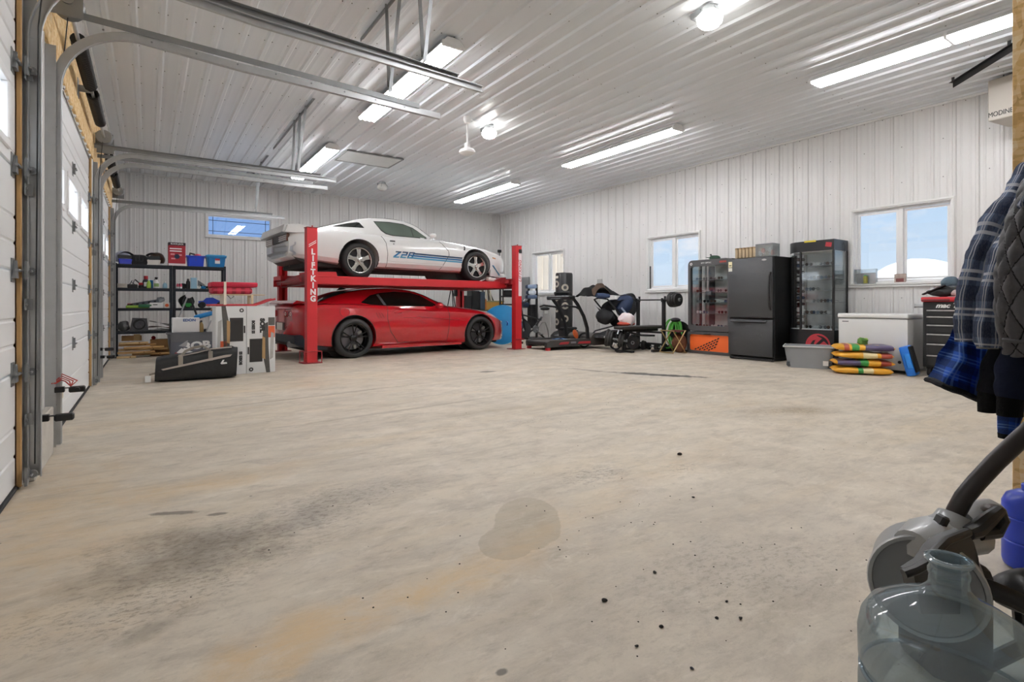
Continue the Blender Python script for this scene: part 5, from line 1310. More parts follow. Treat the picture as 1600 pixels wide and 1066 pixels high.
t = carton('brown_carton_low', .60, 11.95, 0, .38, .24, .24, mat('dark_cardboard', '#96714a', .8, var=.1), 'wide brown carton under the right shelving unit, left of the grey tote'); b = B(); b.box(-.19, .19, -.128, -.12, .15, .23, .003); b.obj('flap', mat('pale_card', '#c4a57a', .8), t)
for k, (x, y, rz) in enumerate(((.48, 11.45, .1), (.62, 11.36, .22))):
    t = thing('pine_plank', ('pale plank lying on the floor in front of the brown carton', 'pale plank lying behind the black duffel bag')[k], 'board', (x, y, 0), rz, group='planks on the floor')
    b = B(); b.box(-.2, .2, -.05, .05, .001, .035, .003); b.obj('board', mat('pale_pine', '#dcc193', .65, var=.15), t); b = B(); b.ball((.1, -.0505, .02), (.010, .002, .007), 8, 5); b.obj('knot', mat('knot_brown', '#7a4f2a', .7), t)

# ================================================================== GREY TOTE, WHITE BOXES, CARTONS, DUFFEL
TX, TY = .66, 10.75
t = tote('storage_tote', TX, TY, 0, .80, .40, .47, mat('smoke_tote', '#717277', .3, var=.08), 'large smoke grey tote with a printed bag showing through, in front of the shelves', taper=.86)
b = B(); M_ = Matrix.Translation((0, -.185, .23)) @ Euler((R(-4), 0, 0)).to_matrix().to_4x4()
b.prism([(-.34, -.17), (.28, -.17), (.33, .17), (-.36, .17)], -.012, -.006, 'xz', M_); b.obj('bag_print', mat('slate_print', '#5e616b', .5, var=.15), t)
lettering('3OB', .17, M_white, t, M_ @ facing((.03, -.0125, .015), '+y') @ Matrix.Rotation(R(4), 4, 'Z'), bold=.008, sx=1.25)
b = B(); b.prism([(-.24, .02), (-.10, .12), (-.13, .0)], -.015, -.011, 'xz', M_); b.obj('print_wedge', mat('print_grey', '#a7a6aa', .5), t)
b = B(); b.prism([(-.27, -.09), (-.20, -.02), (.0, -.10), (-.2, -.12)], -.015, -.011, 'xz', M_); b.obj('print_swoosh', M_white, t)
b = B(); b.prism([(-.33, -.16), (-.28, -.08), (.1, -.16)], -.0145, -.011, 'xz', M_); b.obj('red_print', mat('print_red', '#9d4a50', .5), t)
b = B(); b.prism([(.30, -.12), (.37, -.1), (.40, .1), (.33, .14)], -.02, -.011, 'xz', M_); b.obj('skin_tone_patch', mat('print_tan', '#8a6f68', .6), t)
t = thing('white_box', 'white box with blue lettering standing on the grey tote', 'box', (TX-.13, TY, .475))
b = B(); b.box(-.20, .20, -.14, .14, .0, .25, .006); b.obj('box_body', M_whitep, t)
lettering('EDON', .06, mat('print_blue', '#2a5a9a', .5), t, facing((.05, -.142, .205), '+y'), bold=.002, sx=1.1)
t = thing('a_frame_stand', 'black and silver A shaped frame behind the white box on the tote', 'stand', (TX-.12, TY+.17, .475))
b = B(); b.cyl((-.19, 0, .001), (.04, 0, .64), .012, n=8); b.obj('silver_leg', mat('silver_tube', '#b9bbbd', .3, metal=.8), t)
b = B(); b.cyl((.26, 0, .001), (.06, 0, .62), .016, n=8); b.obj('black_leg', M_black, t)
b = B(); b.lathe([(0, -.02), (.05, -.02), (.055, 0), (.05, .02), (0, .02)], (.05, 0, .64), 'y', 16); b.obj('hinge_disc', mat('pale_grey_plastic', '#c6c6c6', .4), t)
t = thing('printed_white_box', 'tilted white box with black marks on the right end of the tote', 'box', (TX+.31, TY, .475), .0)
b = B(); b.prism([(-.13, .0), (.12, .0), (.14, .22), (-.05, .20)], -.12, .12, 'xz'); b.obj('box_body', M_whitep, t); b = B(); b.prism([(-.02, .12), (.06, .16), (.05, .11)], -.123, -.12, 'xz'); b.obj('black_mark', M_black, t)
t = thing('blue_roll', 'bright blue rolled mat resting on the white box on the tote', 'mat', (TX+.20, TY-.02, .74), rot=(0, -R(16), 0))
b = B(); b.box(-.20, .30, -.08, .08, 0, .075, .025, 2); b.obj('mat_roll', M_teal, t); b = B(); b.ball((.12, 0, .09), (.05, .05, .035), 10, 6); b.obj('brown_end', M_tan, t)
t = thing('tan_bottle', 'amber bottle wedged between the white boxes on the tote', 'bottle', (TX+.10, TY-.09, .475)); b = B(); b.lathe([(0, 0), (.035, 0), (.038, .06), (.03, .13), (.014, .16), (.014, .19), (0, .19)], n=14); b.obj('bottle_body', mat('amber_plastic', '#a58a52', .4, var=.3), t); b = B(); b.lathe([(.016, .17), (.016, .2), (0, .2)], n=10); b.obj('cap', M_black, t)

# two tall white cartons side by side
M_ctn = mat('white_carton', '#e4e4e3', .55, var=.02); M_print = mat('print_charcoal', '#2e2c2b', .5, var=.2); M_printg = mat('print_grey2', '#55534f', .5, var=.35, scale=30)
CA = Vector((.735, 8.03, 0)); CRZ = R(4)
def big_carton(k, label, up):
    t = thing('tall_carton', label, 'box', (CA.x+k*.375*math.cos(CRZ), CA.y+k*.375*math.sin(CRZ), 0), CRZ, group=None)
    b = B(); b.box(.002, .372, 0, .26, .002, .925, .004); b.obj('carton_body', M_ctn, t)
    s = 1 if up else -1; cz = .4635; f = lambda x, z: ((x, z) if up else (.374-x, .927-z))
    def patch(name, pts, m, d=.002):
        b = B(); b.prism([f(*p) for p in pts], -d, 0.0005, 'xz'); return b.obj(name, m, t)
    patch('printed_square', [(.17, .45), (.335, .45), (.335, .77), (.17, .77)], M_print)
    patch('printed_arm', [(.10, .22), (.16, .25), (.18, .60), (.12, .93), (.07, .93), (.09, .6)], M_printg, .003)
    patch('printed_plate', [(.135, .44), (.17, .42), (.175, .72), (.135, .74)], mat('print_wood', '#b79263', .5), .004)
    patch('printed_bracket', [(.02, .38), (.06, .36), (.075, .75), (.03, .72)], mat('print_pale', '#b4b2ae', .5, var=.3), .003)
    patch('printed_handle', [(.34, .56), (.36, .56), (.36, .66), (.34, .66)], M_print)
    b = B(); c = f(.315, .87); b.lathe([(.012, -.003), (.028, -.003), (.028, 0), (.012, 0)], (c[0], 0, c[1]), 'y', 14); b.obj('round_logo', M_print, t)
    return t
cl = big_carton(0, 'left one of two tall white printed cartons, partly behind the black duffel bag', True)
cr = big_carton(1, 'right one of two tall white printed cartons, nearest the lift post', False)
def rot_text(t, s, size, x, z, ang, m=M_print, bold=.003, sx=1.0): lettering(s, size, m, t, Matrix.Translation((x, -.0035, z)) @ facing((0, 0, 0), '+y') @ Matrix.Rotation(ang, 4, 'Z'), bold=bold, sx=sx)
rot_text(cr, 'SOFL', .075, .20, .66, -PI/2, bold=.006, sx=1.15); rot_text(cr, 'BOSES SS', .05, .085, .64, -PI/2, sx=.9)
rot_text(cl, 'SOFL', .075, .20, .24, PI/2, bold=.006, sx=1.15); rot_text(cl, 'BOSES SS', .05, .305, .22, PI/2, sx=.9)
for t, x, z in ((cr, .28, .49), (cl, .055, .30)):
    b = B(); b.box(x, x+.085, -.003, .0005, z, z+.16); b.obj('orange_print', mat('print_orange', '#cf5a2e', .5, var=.3, scale=40), t)
    zz = z+.17 if t is cr else z-.12
    b = B(); b.box(x, x+.085, -.003, .0005, zz, zz+.11); b.obj('dark_print', M_printg, t)
# wooden sled with plaid cushion on the cartons
def plaid_mat(name, base, dark, light, su, sv, rough=.9, light_w=.07, lk=.6):
    m = bpy.data.materials.new(name); m.use_nodes = True; nt = m.node_tree; N = nt.nodes; L = nt.links; bs = N['Principled BSDF']
    uv = N.new('ShaderNodeUVMap'); sp = N.new('ShaderNodeSeparateXYZ'); L.new(uv.outputs[0], sp.inputs[0])
    def band(src, k, lo, hi):
        a = N.new('ShaderNodeMath'); a.operation = 'MULTIPLY'; a.inputs[1].default_value = k; L.new(src, a.inputs[0])
        f = N.new('ShaderNodeMath'); f.operation = 'FRACT'; L.new(a.outputs[0], f.inputs[0])
        g = N.new('ShaderNodeMath'); g.operation = 'GREATER_THAN'; g.inputs[1].default_value = lo; L.new(f.outputs[0], g.inputs[0])
        l = N.new('ShaderNodeMath'); l.operation = 'LESS_THAN'; l.inputs[1].default_value = hi; L.new(f.outputs[0], l.inputs[0])
        p = N.new('ShaderNodeMath'); p.operation = 'MULTIPLY'; L.new(g.outputs[0], p.inputs[0]); L.new(l.outputs[0], p.inputs[1]); return p.outputs[0]
    def mix(fac, c1, c2, k=1.0):
        q = N.new('ShaderNodeMath'); q.operation = 'MULTIPLY'; q.inputs[1].default_value = k; L.new(fac, q.inputs[0])
        n = N.new('ShaderNodeMix'); n.data_type = 'RGBA'; L.new(q.outputs[0], n.inputs[0])
        for i, v in ((6, c1), (7, c2)):
            if isinstance(v, str): n.inputs[i].default_value = lin(v)
            else: L.new(v, n.inputs[i])
        return n.outputs[2]
    no = N.new('ShaderNodeTexNoise'); no.inputs['Scale'].default_value = 60; no.inputs['Detail'].default_value = 3
    c = mix(no.outputs[0], base, base)
    for src, k in ((sp.outputs[0], su), (sp.outputs[1], sv)):
        c = mix(band(src, k, .0, .42), c, dark, .62)
    for src, k in ((sp.outputs[0], su), (sp.outputs[1], sv)):
        c = mix(band(src, k, .62, .62+light_w), c, light, lk); c = mix(band(src, k, .80, .80+light_w), c, light, lk)
    rm = N.new('ShaderNodeMapRange'); rm.inputs[1].default_value = .35; rm.inputs[2].default_value = .7; L.new(no.outputs[0], rm.inputs[0])
    c = mix(rm.outputs[0], c, light, .10)
    L.new(c, bs.inputs['Base Color']); bs.inputs['Roughness'].default_value = rough
    bp = N.new('ShaderNodeBump'); bp.inputs['Strength'].default_value = .3; bp.inputs['Distance'].default_value = .003; L.new(no.outputs[0], bp.inputs['Height']); L.new(bp.outputs[0], bs.inputs['Normal'])
    return m
M_plaidr = plaid_mat('red_buffalo_plaid', '#b02238', '#4a0d18', '#c94a5c', 9, 3)
M_sledred = mat('sled_red_wood', '#b3343a', .5, var=.1); M_sledwood = mat('sled_pale_wood', '#d8c3a0', .6, var=.12)
t = thing('sled', 'small wooden sled with red runners and a red plaid cushion on the white cartons', 'sled', (CA.x-.02, CA.y+.02, .927), CRZ)
for y in (.03, .23):
    b = B(); pts = [(-.05, y, .016), (.35, y, .016), (.52, y, .017), (.62, y, .05), (.70, y, .085), (.78, y, .10)]; b.tube(pts, .014, 6); b.obj('runner', M_sledred, t)
for x in (.12, .46):
    b = B(); b.box(x, x+.03, .015, .035, .03, .15, .003); b.box(x, x+.03, .225, .245, .03, .15, .003); b.box(x, x+.03, .035, .225, .12, .145); b.obj('upright', M_sledwood, t)
for k in range(3): b = B(); b.box(-.02, .66-.05*abs(k-1), .015+k*.08, .085+k*.08, .15, .163, .003); b.obj('slat', M_sledwood, t)
b = B(); b.box(-.02, .48, .0, .26, .165, .255, .03, 3); b.noise(.006, 2, 9)
uvl = b.bm.loops.layers.uv.verify()
for f in b.bm.faces:
    for lp in f.loops: lp[uvl].uv = (lp.vert.co.x, lp.vert.co.z+lp.vert.co.y)
b.obj('plaid_cushion', M_plaidr, t)
b = B(); b.box(-.03, .54, -.01, .27, .258, .325, .02, 2); b.noise(.007, 6, 8); b.obj('red_blanket', mat('red_fleece', '#b5263c', .9, var=.15, bump=.4, bscale=40), t)
b = B(); b.box(.12, .15, -.014, .274, .02, .33); b.obj('white_strap', mat('cream_strap', '#e2d9c8', .7), t)
b = B(); b.tube([(.16, -.015, .15), (.2, -.03, .1), (.24, -.02, .135)], .005, 5); b.obj('black_lace', M_black, t)

# black duffel bag
t = thing('duffel_bag', 'long black wheeled gear bag with grey straps lying in front of the white cartons', 'bag', (.52, 7.86, 0), R(-4))
b = B()
def duf(u, v):
    a = 2*PI*v; x = (u-.5)*.88; tp = .30+.11*u
    w = .17; c, s_ = math.cos(a), math.sin(a); e = 1.0 if 0.04 < u < .96 else .93
    px = math.copysign(abs(c)**.55, c)*w*e; pz = tp/2+math.copysign(abs(s_)**.6, s_)*tp/2*e
    return (x+.02*(pz/.4-.5), px, max(.002, pz))
b.grid(lambda u, v: duf(u, v), 30, 26); bmesh.ops.remove_doubles(b.bm, verts=b.bm.verts, dist=.0008); bmesh.ops.holes_fill(b.bm, edges=[e for e in b.bm.edges if e.is_boundary])
for v in b.bm.verts:
    if v.co.z > .03:
        from mathutils import noise as _n
        v.co += Vector((0, _n.noise(v.co*6), _n.noise(v.co*6+Vector((3, 4, 5)))))*.018
b.obj('bag_body', mat('black_bag_fabric', '#1f2021', .6, var=.3, scale=10, bump=.35, bscale=25), t, ang=60)
M_pip = mat('grey_piping', '#b9aca4', .7)
b = B(); b.prism([(-.38, .165), (-.36, .15), (.36, .285), (.38, .31), (.3, .305)], -.183, -.165, 'xz'); b.obj('reflective_flap', M_pip, t)
b = B(); b.tube([(-.41, -.13, .18), (-.36, -.14, .26), (-.2, -.12, .305), (.0, -.11, .345), (.15, -.11, .385), (.38, -.11, .40)], .008, 6); b.obj('piping', M_pip, t)
for x in (-.18, .14):
    b = B(); b.box(x-.025, x+.025, -.182, -.172, .20+.12*(x+.2), .33+.1*(x+.2), .003); b.obj('strap', mat('taupe_webbing', '#8d867c', .8), t)
b = B(); b.tube([(-.18, -.175, .31), (-.13, -.14, .37), (-.04, -.1, .41), (.06, -.1, .425), (.14, -.175, .37)], .017, 6, sq=.5); b.obj('carry_handle', mat('taupe_webbing', '#8d867c', .8), t)
b = B(); b.prism([(.25, .20), (.275, .245), (.295, .245), (.28, .215), (.32, .215), (.325, .195), (.262, .19)], -.186, -.174, 'xz'); b.obj('white_logo', M_white, t)
b = B(); b.beam((-.43, -.1, .115), (-.50, -.12, .10), .03, .02); b.obj('end_handle', mat('taupe_webbing', '#8d867c', .8), t)
b = B(); b.box(-.545, -.485, -.14, -.134, .01, .09, .002); b.obj('luggage_tag', M_whitep, t)
# ================================================================== RIGHT WALL: APPLIANCES AND CABINETS
M_fr = mat('black_pebbled_enamel', '#1d2024', .34, var=.2, bump=.6, bscale=130, spec=.9); M_frs = mat('black_appliance_side', '#131313', .45, var=.15)
t = thing('refrigerator', 'tall black refrigerator with bottom freezer drawer between two display cabinets', 'fridge', (8.45, 5.18, 0))
b = B(); b.box(.07, .72, -.40, .40, .05, 1.755, .008); b.obj('cabinet_body', M_frs, t)
b = B(); b.box(0, .065, -.405, .405, .725, 1.745, .012, 2); dr = b.obj('upper_door', M_fr, t)
b = B(); b.box(0, .065, -.405, .405, .075, .695, .012, 2); fz = b.obj('freezer_drawer', M_fr, t)
b = B(); b.tube([(.0, -.37, 1.48), (-.035, -.368, 1.42), (-.045, -.366, 1.2), (-.04, -.366, 1.0), (-.03, -.368, .90), (.0, -.37, .86)], .016, 8); b.obj('door_handle', M_black, dr)
b = B(); b.cbox((-.022, .02, .665), (.035, .66, .03), (0, 0, 0), .012, 2); b.obj('drawer_handle', mat('dark_grey_handle', '#4a4c50', .3), fz)
b = B(); b.ball((-.002, -.26, 1.695), (.004, .045, .016), 14, 8); b.obj('oval_badge', M_silver, dr)
b = B(); b.box(-.003, .001, .325, .395, 1.60, 1.70); b.obj('energy_label', mat('cream_label', '#d8cfa6', .6), dr); b = B(); b.box(-.003, .001, .325, .395, 1.53, 1.59); b.obj('paper_label', mat('pale_label', '#dad7cc', .6), dr)
b = B(); b.box(-.004, .0, .34, .38, 1.625, 1.64); b.obj('label_print', M_black, dr)
b = B(); b.box(.02, .68, -.39, .39, .012, .05, .003); b.obj('toe_grille', M_black, t)
for y in (-.37, .37): b = B(); b.cyl((.06, y, .0), (.06, y, .05), .025, n=10); b.obj('foot', M_greyd, t)
b = B(); b.box(.02, .10, .33, .40, 1.745, 1.765, .004); b.obj('hinge_cover', M_black, t)
# things on the fridge
M_kraft = mat('kraft_paper', '#b29d7f', .8, var=.15, scale=9)
for k in range(6):
    t = thing('paper_bag', ['leftmost', 'second from the left', 'third from the left', 'third from the right', 'second from the right', 'rightmost'][k]+' of six tan paper packs standing in a row on the fridge', 'pack', (8.62, 5.48-k*.066, 1.762), R(-8), group='tan paper packs on the fridge')
    b = B(); b.box(-.07, .13, -.028, .028, 0, .165, .006); b.noise(.004, k, 12); b.obj('pack_body', M_kraft, t); b = B(); b.box(-.075, .0, -.026, .026, .15, .178, .004); b.obj('folded_top', mat('kraft_dark', '#97805f', .8), t)
t = thing('display_case', 'clear plastic case of red and white models on top of the fridge', 'case', (8.64, 4.97, 1.759))
b = B()
for q in ((-.11, -.10, -.15, .15), (.10, .11, -.15, .15)): b.box(*q, 0, .2)
b.box(-.10, .10, -.15, -.145, 0, .2); b.box(-.10, .10, .145, .15, 0, .2); b.obj('clear_wall', M_clear, t)
b = B(); b.box(-.112, .112, -.152, .152, .2, .215, .003); b.obj('case_lid', mat('grey_case_lid', '#777c82', .35), t)
b = B(); b.box(-.09, .09, -.135, .135, .004, .012); b.obj('case_floor', M_black, t)
for k in range(5): b = B(); b.ball((-.03, -.11+k*.055, .06+.05*(k % 2)), (.035, .03, .045), 10, 6); b.noise(.015, k, 20); b.obj('model', (M_redm, M_whitep, M_black)[k % 3], t)

# --- sunglass display cabinets
M_cab = mat('graphite_cabinet', '#4b4b4c', .4, var=.08); M_cabin = mat('cabinet_inner_grey', '#eeebe8', .35, var=.03); M_mir = mat('cabinet_inner_white', '#f2f3f6', .3, var=.02)
M_dglass = glass('display_glass', '#f2f6f6', .07, .03)
M_lens = [mat('smoke_lens', '#1d1f22', .1, var=.3), mat('tortoise_frame', '#4a3228', .3, var=.5, scale=50), mat('white_frame', '#e8e8e8', .3), mat('blue_lens', '#4a5f78', .1), mat('grey_frame', '#6d7076', .3)]
def glasses_mesh(m):
    b = B()
    for s in (-1, 1):
        b.lathe([(.0, -.004), (.024, -.003), (.027, .0), (.024, .004), (0, .003)], (0, s*.034, .024), 'x', 12)
        b.tube([(0, s*.060, .030), (.02, s*.068, .031), (.10, s*.066, .026), (.13, s*.062, .012)], .0035, 5)
    b.cyl((0, -.012, .03), (0, .012, .03), .004, n=6); return b.mesh('sunglasses', m)
GM = [glasses_mesh(m) for m in M_lens]
GCOL = ('black', 'tortoise brown', 'white', 'blue grey', 'grey')
ORD5 = ('leftmost', 'second from left', 'middle', 'second from right', 'rightmost'); ORD4 = ('leftmost', 'second from left', 'second from right', 'rightmost')
ORDN = ('first', 'second', 'third', 'fourth', 'fifth', 'sixth', 'seventh', 'eighth', 'ninth', 'tenth', 'eleventh')
def glasses(x, y, z, k, label, grp, rz=0):
    o = bpy.data.objects.new('sunglasses', GM[k % 5]); COL.objects.link(o); o.location = (x, y, z); o.rotation_euler = (0, 0, rz); tag(o, label, 'sunglasses', grp); return o
t = thing('display_cabinet', 'graphite sunglass display cabinet with an orange panel, left of the black fridge', 'cabinet', (8.78, 6.22, 0))
w = .46
def rrect(y0, y1, z0, z1, r, n=5):
    P = []
    for cy_, cz_, a0 in ((y1-r, z0+r, -PI/2), (y1-r, z1-r, 0), (y0+r, z1-r, PI/2), (y0+r, z0+r, PI)):
        for i in range(n+1): a = a0+PI/2*i/n; P.append((cy_+r*math.cos(a), cz_+r*math.sin(a)))
    return P
def frame_ring(b, outer, inner, x0, x1):
    n = len(outer); V = [[b.bm.verts.new((x, p[0], p[1])) for p in P] for x, P in ((x0, outer), (x0, inner), (x1, inner), (x1, outer))]
    for k in range(n):
        k2 = (k+1) % n
        for a, c in ((0, 1), (1, 2), (2, 3), (3, 0)): b.bm.faces.new((V[a][k], V[a][k2], V[c][k2], V[c][k]))
b = B(); frame_ring(b, rrect(-w, w, .44, 1.81, .09), rrect(-w+.055, w-.055, .54, 1.69, .05), 0, .07); b.obj('door_frame', M_cab, t, ang=50)
b = B(); b.box(.07, .40, -w+.01, w-.01, .45, .50, .01); b.box(.07, .40, -w+.01, w-.01, 1.765, 1.80, .01); b.obj('cabinet_shell', M_cab, t, ang=50)
for s_ in (-1, 1):
    b = B(); b.box(.07, .36, s_*(w-.012)-.003, s_*(w-.012)+.003, .50, 1.765); b.obj('side_glass', M_dglass, t)
    b = B(); b.box(.36, .40, s_*(w-.02)-.012, s_*(w-.02)+.012, .50, 1.765); b.obj('rear_post', M_cab, t)
b = B(); b.box(.385, .40, -w+.035, .20, .50, 1.765); b.obj('back_panel', M_cabin, t)
b = B(); b.box(.28, .384, -w+.03, w-.03, .5, .51); b.obj('cabinet_floor', M_cabin, t)
b = B(); b.box(.36, .384, .12, .24, .52, 1.70); b.obj('grey_upright', mat('upright_grey', '#6a6d72', .5), t)
b = B(); b.box(.02, .025, -w+.05, w-.05, .53, 1.70); b.obj('glass_door', M_dglass, t)
b = B(); b.box(.012, .018, .02, .03, 1.16, 1.70); b.obj('door_seam', M_silver, t)
b = B(); b.box(-.004, .02, -.06, .06, 1.13, 1.2, .006); b.obj('lock', M_greyd, t)
sh = None; ROWS = (.515, .78, .99, 1.19, 1.43)
for z in ROWS[1:]:
    if sh is None: b = B(); b.box(.09, .38, -w+.035, w-.035, -.008, 0); sh = b.obj('glass_shelf', mat('shelf_edge_grey', '#9aa0a4', .2), t, loc=(0, 0, z))
    else: copypart(sh, (0, 0, z))
b = B(); frame_ring(b, rrect(-w-.02, w+.02, .005, .425, .06), rrect(-w+.03, w-.03, .06, .37, .04), 0, .04); b.obj('base_frame', M_cab, t, ang=50)
b = B(); b.prism(rrect(-w-.02, w+.02, .005, .425, .06), .04, .42, 'yz'); b.obj('base_body', M_cab, t, ang=50)
b = B(); b.prism(rrect(-w+.025, w-.025, .055, .375, .04), .025, .041, 'yz'); b.obj('orange_panel', mat('orange_panel', '#e8682a', .45, var=.05), t)
for i in range(4):
    b = B(); p = (.26-i*.12, .075+i*.0); n_ = 9-i*2
    for k in range(n_):
        y = .30-i*.10-k*.062; z = .085+k*.028
        if y > -w+.07: b.cbox((.022, y, z), (.006, .045, .022), (R(-30), 0, 0))
    stuff(b.obj('stitch_mark', M_black, t))
b = B(); b.box(-.03, .04, -.05, .10, .375, .40, .01); b.obj('drawer_catch', M_black, t)
lettering('SPY OPTIC', .04, M_white, t, facing((-.002, .05, 1.745), '+x'), sx=1.2); b = B(); b.box(-.003, .001, -.38, -.24, 1.73, 1.765); b.obj('red_badge', mat('badge_red', '#a8453c', .5), t)
b = B(); b.lathe([(.014, -.003), (.026, -.003), (.026, 0), (.014, 0)], (0, .385, 1.74), 'x', 14); b.obj('round_badge', M_white, t)
for r_, z in enumerate(ROWS):
    for k in range(5):
        glasses(8.78+.17, 6.22+.33-k*.155+random.uniform(-.015, .015), z+.002, r_*2+k, '%s sunglasses, %s on the %s shelf of the orange based cabinet' % (GCOL[(r_*2+k) % 5], ORD5[k], ('lowest', 'second lowest', 'middle', 'second highest', 'highest')[r_]), 'sunglasses on the %s shelf, orange based cabinet' % ('lowest', 'second', 'middle', 'fourth', 'top')[r_], random.uniform(-.3, .3))
b = B(); b.ball((0, 0, .035), (.09, .11, .05), 12, 8); b.noise(.015, 3, 14)
t = thing('cap', 'crumpled dark green cap on top of the orange based cabinet', 'cap', (8.98, 6.22, 1.811)); b.obj('crown', mat('dark_green_cloth', '#2f4a3c', .9, var=.3), t)
b = B(); b.grid(lambda u, v: (-.02+(u-.5)*.12, .08+.09*v, .03+.03*v), 6, 4); bmesh.ops.solidify(b.bm, geom=b.bm.faces[:], thickness=.006); b.obj('brim', mat('dark_green_cloth', '#2f4a3c', .9), t)
b = B(); b.cyl((0, .06, .05), (.01, .10, .11), .016, n=8); b.obj('spout', M_black, t)

t = thing('display_cabinet', 'tall black glass display cabinet with a red emblem, right of the fridge', 'cabinet', (8.72, 4.35, 0))
M_cb = mat('satin_black', '#17181a', .35, var=.1)
# plan outline: flat right front, rounded left front corner (+Y is to the left)
def plan(off):
    P = [(off, -.40+off), (off, .10)]
    for i in range(1, 8): a = PI/2*i/7; P.append((.36-(.36-off)*math.cos(a), .10+(.32-off)*math.sin(a)))
    P += [(.46-off, .42-off), (.46-off, -.40+off)]
    return P
def prismxy(poly, z0, z1): 
    b = B(); b.prism(poly, z0, z1, 'xy'); return b
prismxy(plan(0), .005, .55).obj('base_body', M_cb, t, ang=30)
prismxy(plan(0), 1.80, 1.965).obj('header', M_cb, t, ang=30)
b = B(); b.prism(plan(.015), .551, .56, 'xy'); b.obj('cabinet_floor', M_mir, t)
b = B(); b.prism(plan(.02), 1.786, 1.799, 'xy'); b.obj('cabinet_ceiling', M_mir, t)
b = B(); b.box(.44, .455, -.40, .42, .56, 1.79); b.obj('back_panel', M_mir, t)
for nm, x, y in (('corner_post', .0, -.40), ('corner_post', .0, .10), ('corner_post', .435, -.40), ('corner_post', .40, .395)):
    b = B(); b.box(x, x+.03, y, y+.03, .55, 1.80, .003); b.obj(nm, M_cb, t)
b = B(); b.box(.012, .016, -.37, .10, .56, 1.79); b.obj('glass_door', M_dglass, t)
b = B(); b.box(.03, .435, -.395, -.391, .56, 1.79); b.obj('side_glass', M_dglass, t)
b = B(); Q = plan(.004)[1:9]; 
for (a, c) in zip(Q, Q[1:]): b.face([(a[0], a[1], .56), (c[0], c[1], .56), (c[0], c[1], 1.79), (a[0], a[1], 1.79)])
b.obj('curved_glass', M_dglass, t, ang=60, fixn=False)
b = B(); b.box(-.02, .004, -.395, -.375, .95, 1.2, .006); b.obj('door_handle', M_black, t)
sh = None; ROWS2 = (.565, .80, .985, 1.175, 1.36, 1.575)
for z in ROWS2[1:]:
    if sh is None: b = B(); b.prism([(.05, -.36), (.05, .10), (.43, .10), (.43, -.36)], -.007, 0, 'xy'); sh = b.obj('glass_shelf', mat('shelf_edge_grey', '#9aa0a4', .2), t, loc=(0, 0, z))
    else: copypart(sh, (0, 0, z))
b = B()
for k in range(12):
    z = .62+k*.1; b.box(.30, .43, .31, .335, z-.018, z+.018)
stuff(b.obj('rail_slot', M_black, t))
b = B(); b.box(.40, .425, .22, .26, .56, 1.79); b.obj('display_rail', M_silver, t)
for k in range(11): glasses(8.72+.22, 4.35+.22, .62+k*.105, k*3+1, '%s sunglasses, %s from the bottom on the side rail of the black cabinet' % (GCOL[(k*3+1) % 5], ORDN[k]), 'sunglasses on the side rail, black cabinet', .5)
for r_, z in enumerate(ROWS2):
    for k in range(4):
        if r_ == 3 and k > 1: continue
        glasses(8.72+.13, 4.35+.04-k*.11+random.uniform(-.01, .01), z+.002, r_+k*2, '%s sunglasses, %s on the %s shelf of the black display cabinet' % (GCOL[(r_+k*2) % 5], ORD4[k], ('lowest', 'second lowest', 'third lowest', 'third highest', 'second highest', 'highest')[r_]), 'sunglasses on shelf level %s, black cabinet' % ('one', 'two', 'three', 'four', 'five', 'six')[r_], random.uniform(-.3, .3))
# emblem on the base
M_emb = mat('emblem_red', '#b8333d', .45)
b = B(); b.lathe([(.165, -.004), (.19, -.004), (.19, .0), (.165, .0)], (0, -.16, .30), 'x', 36); b.obj('emblem_ring', M_emb, t)
def curl(pts, w0):
    b = B(); n = len(pts); L_ = []; R__ = []
    for i, p in enumerate(pts):
        q = Vector(pts[min(i+1, n-1)])-Vector(pts[max(i-1, 0)]); q.normalize(); k = w0*math.sin(PI*(i+.6)/(n+.4))
        L_.append((p[0]-q[1]*k, p[1]+q[0]*k)); R__.append((p[0]+q[1]*k, p[1]-q[0]*k))
    b.prism(L_+R__[::-1], -.004, .0005, 'yz', Matrix.Translation((0, -.16, .30))); return b
curl([(.13, -.06), (.14, .02), (.10, .10), (.03, .13), (-.03, .11), (.02, .07), (.05, .02)], .035).obj('emblem_swirl', M_emb, t)
curl([(-.13, -.08), (-.14, .0), (-.09, .04), (-.04, .0), (-.06, -.08)], .035).obj('emblem_swirl', M_emb, t)
b = B(); b.box(-.004, .001, -.13, .05, 1.945, 1.972); b.obj('yellow_tag', mat('yellow_tag', '#d9c63a', .5, var=.3, scale=60), t)
b = B(); b.cbox((-.002, -.32, 1.885), (.004, .09, .07), (R(10), 0, 0)); b.obj('red_mark', M_emb, t)
b = B(); b.lathe([(0, -.004), (.014, -.004), (.014, 0), (0, 0)], (.045, .22, 1.90), 'x', 10); b.obj('white_dot', M_white, t)
b = B(); b.tube([(.3, -.405, 1.93), (.31, -.42, 1.86), (.305, -.41, 1.78)], .005, 5); b.obj('cord', M_black, t)

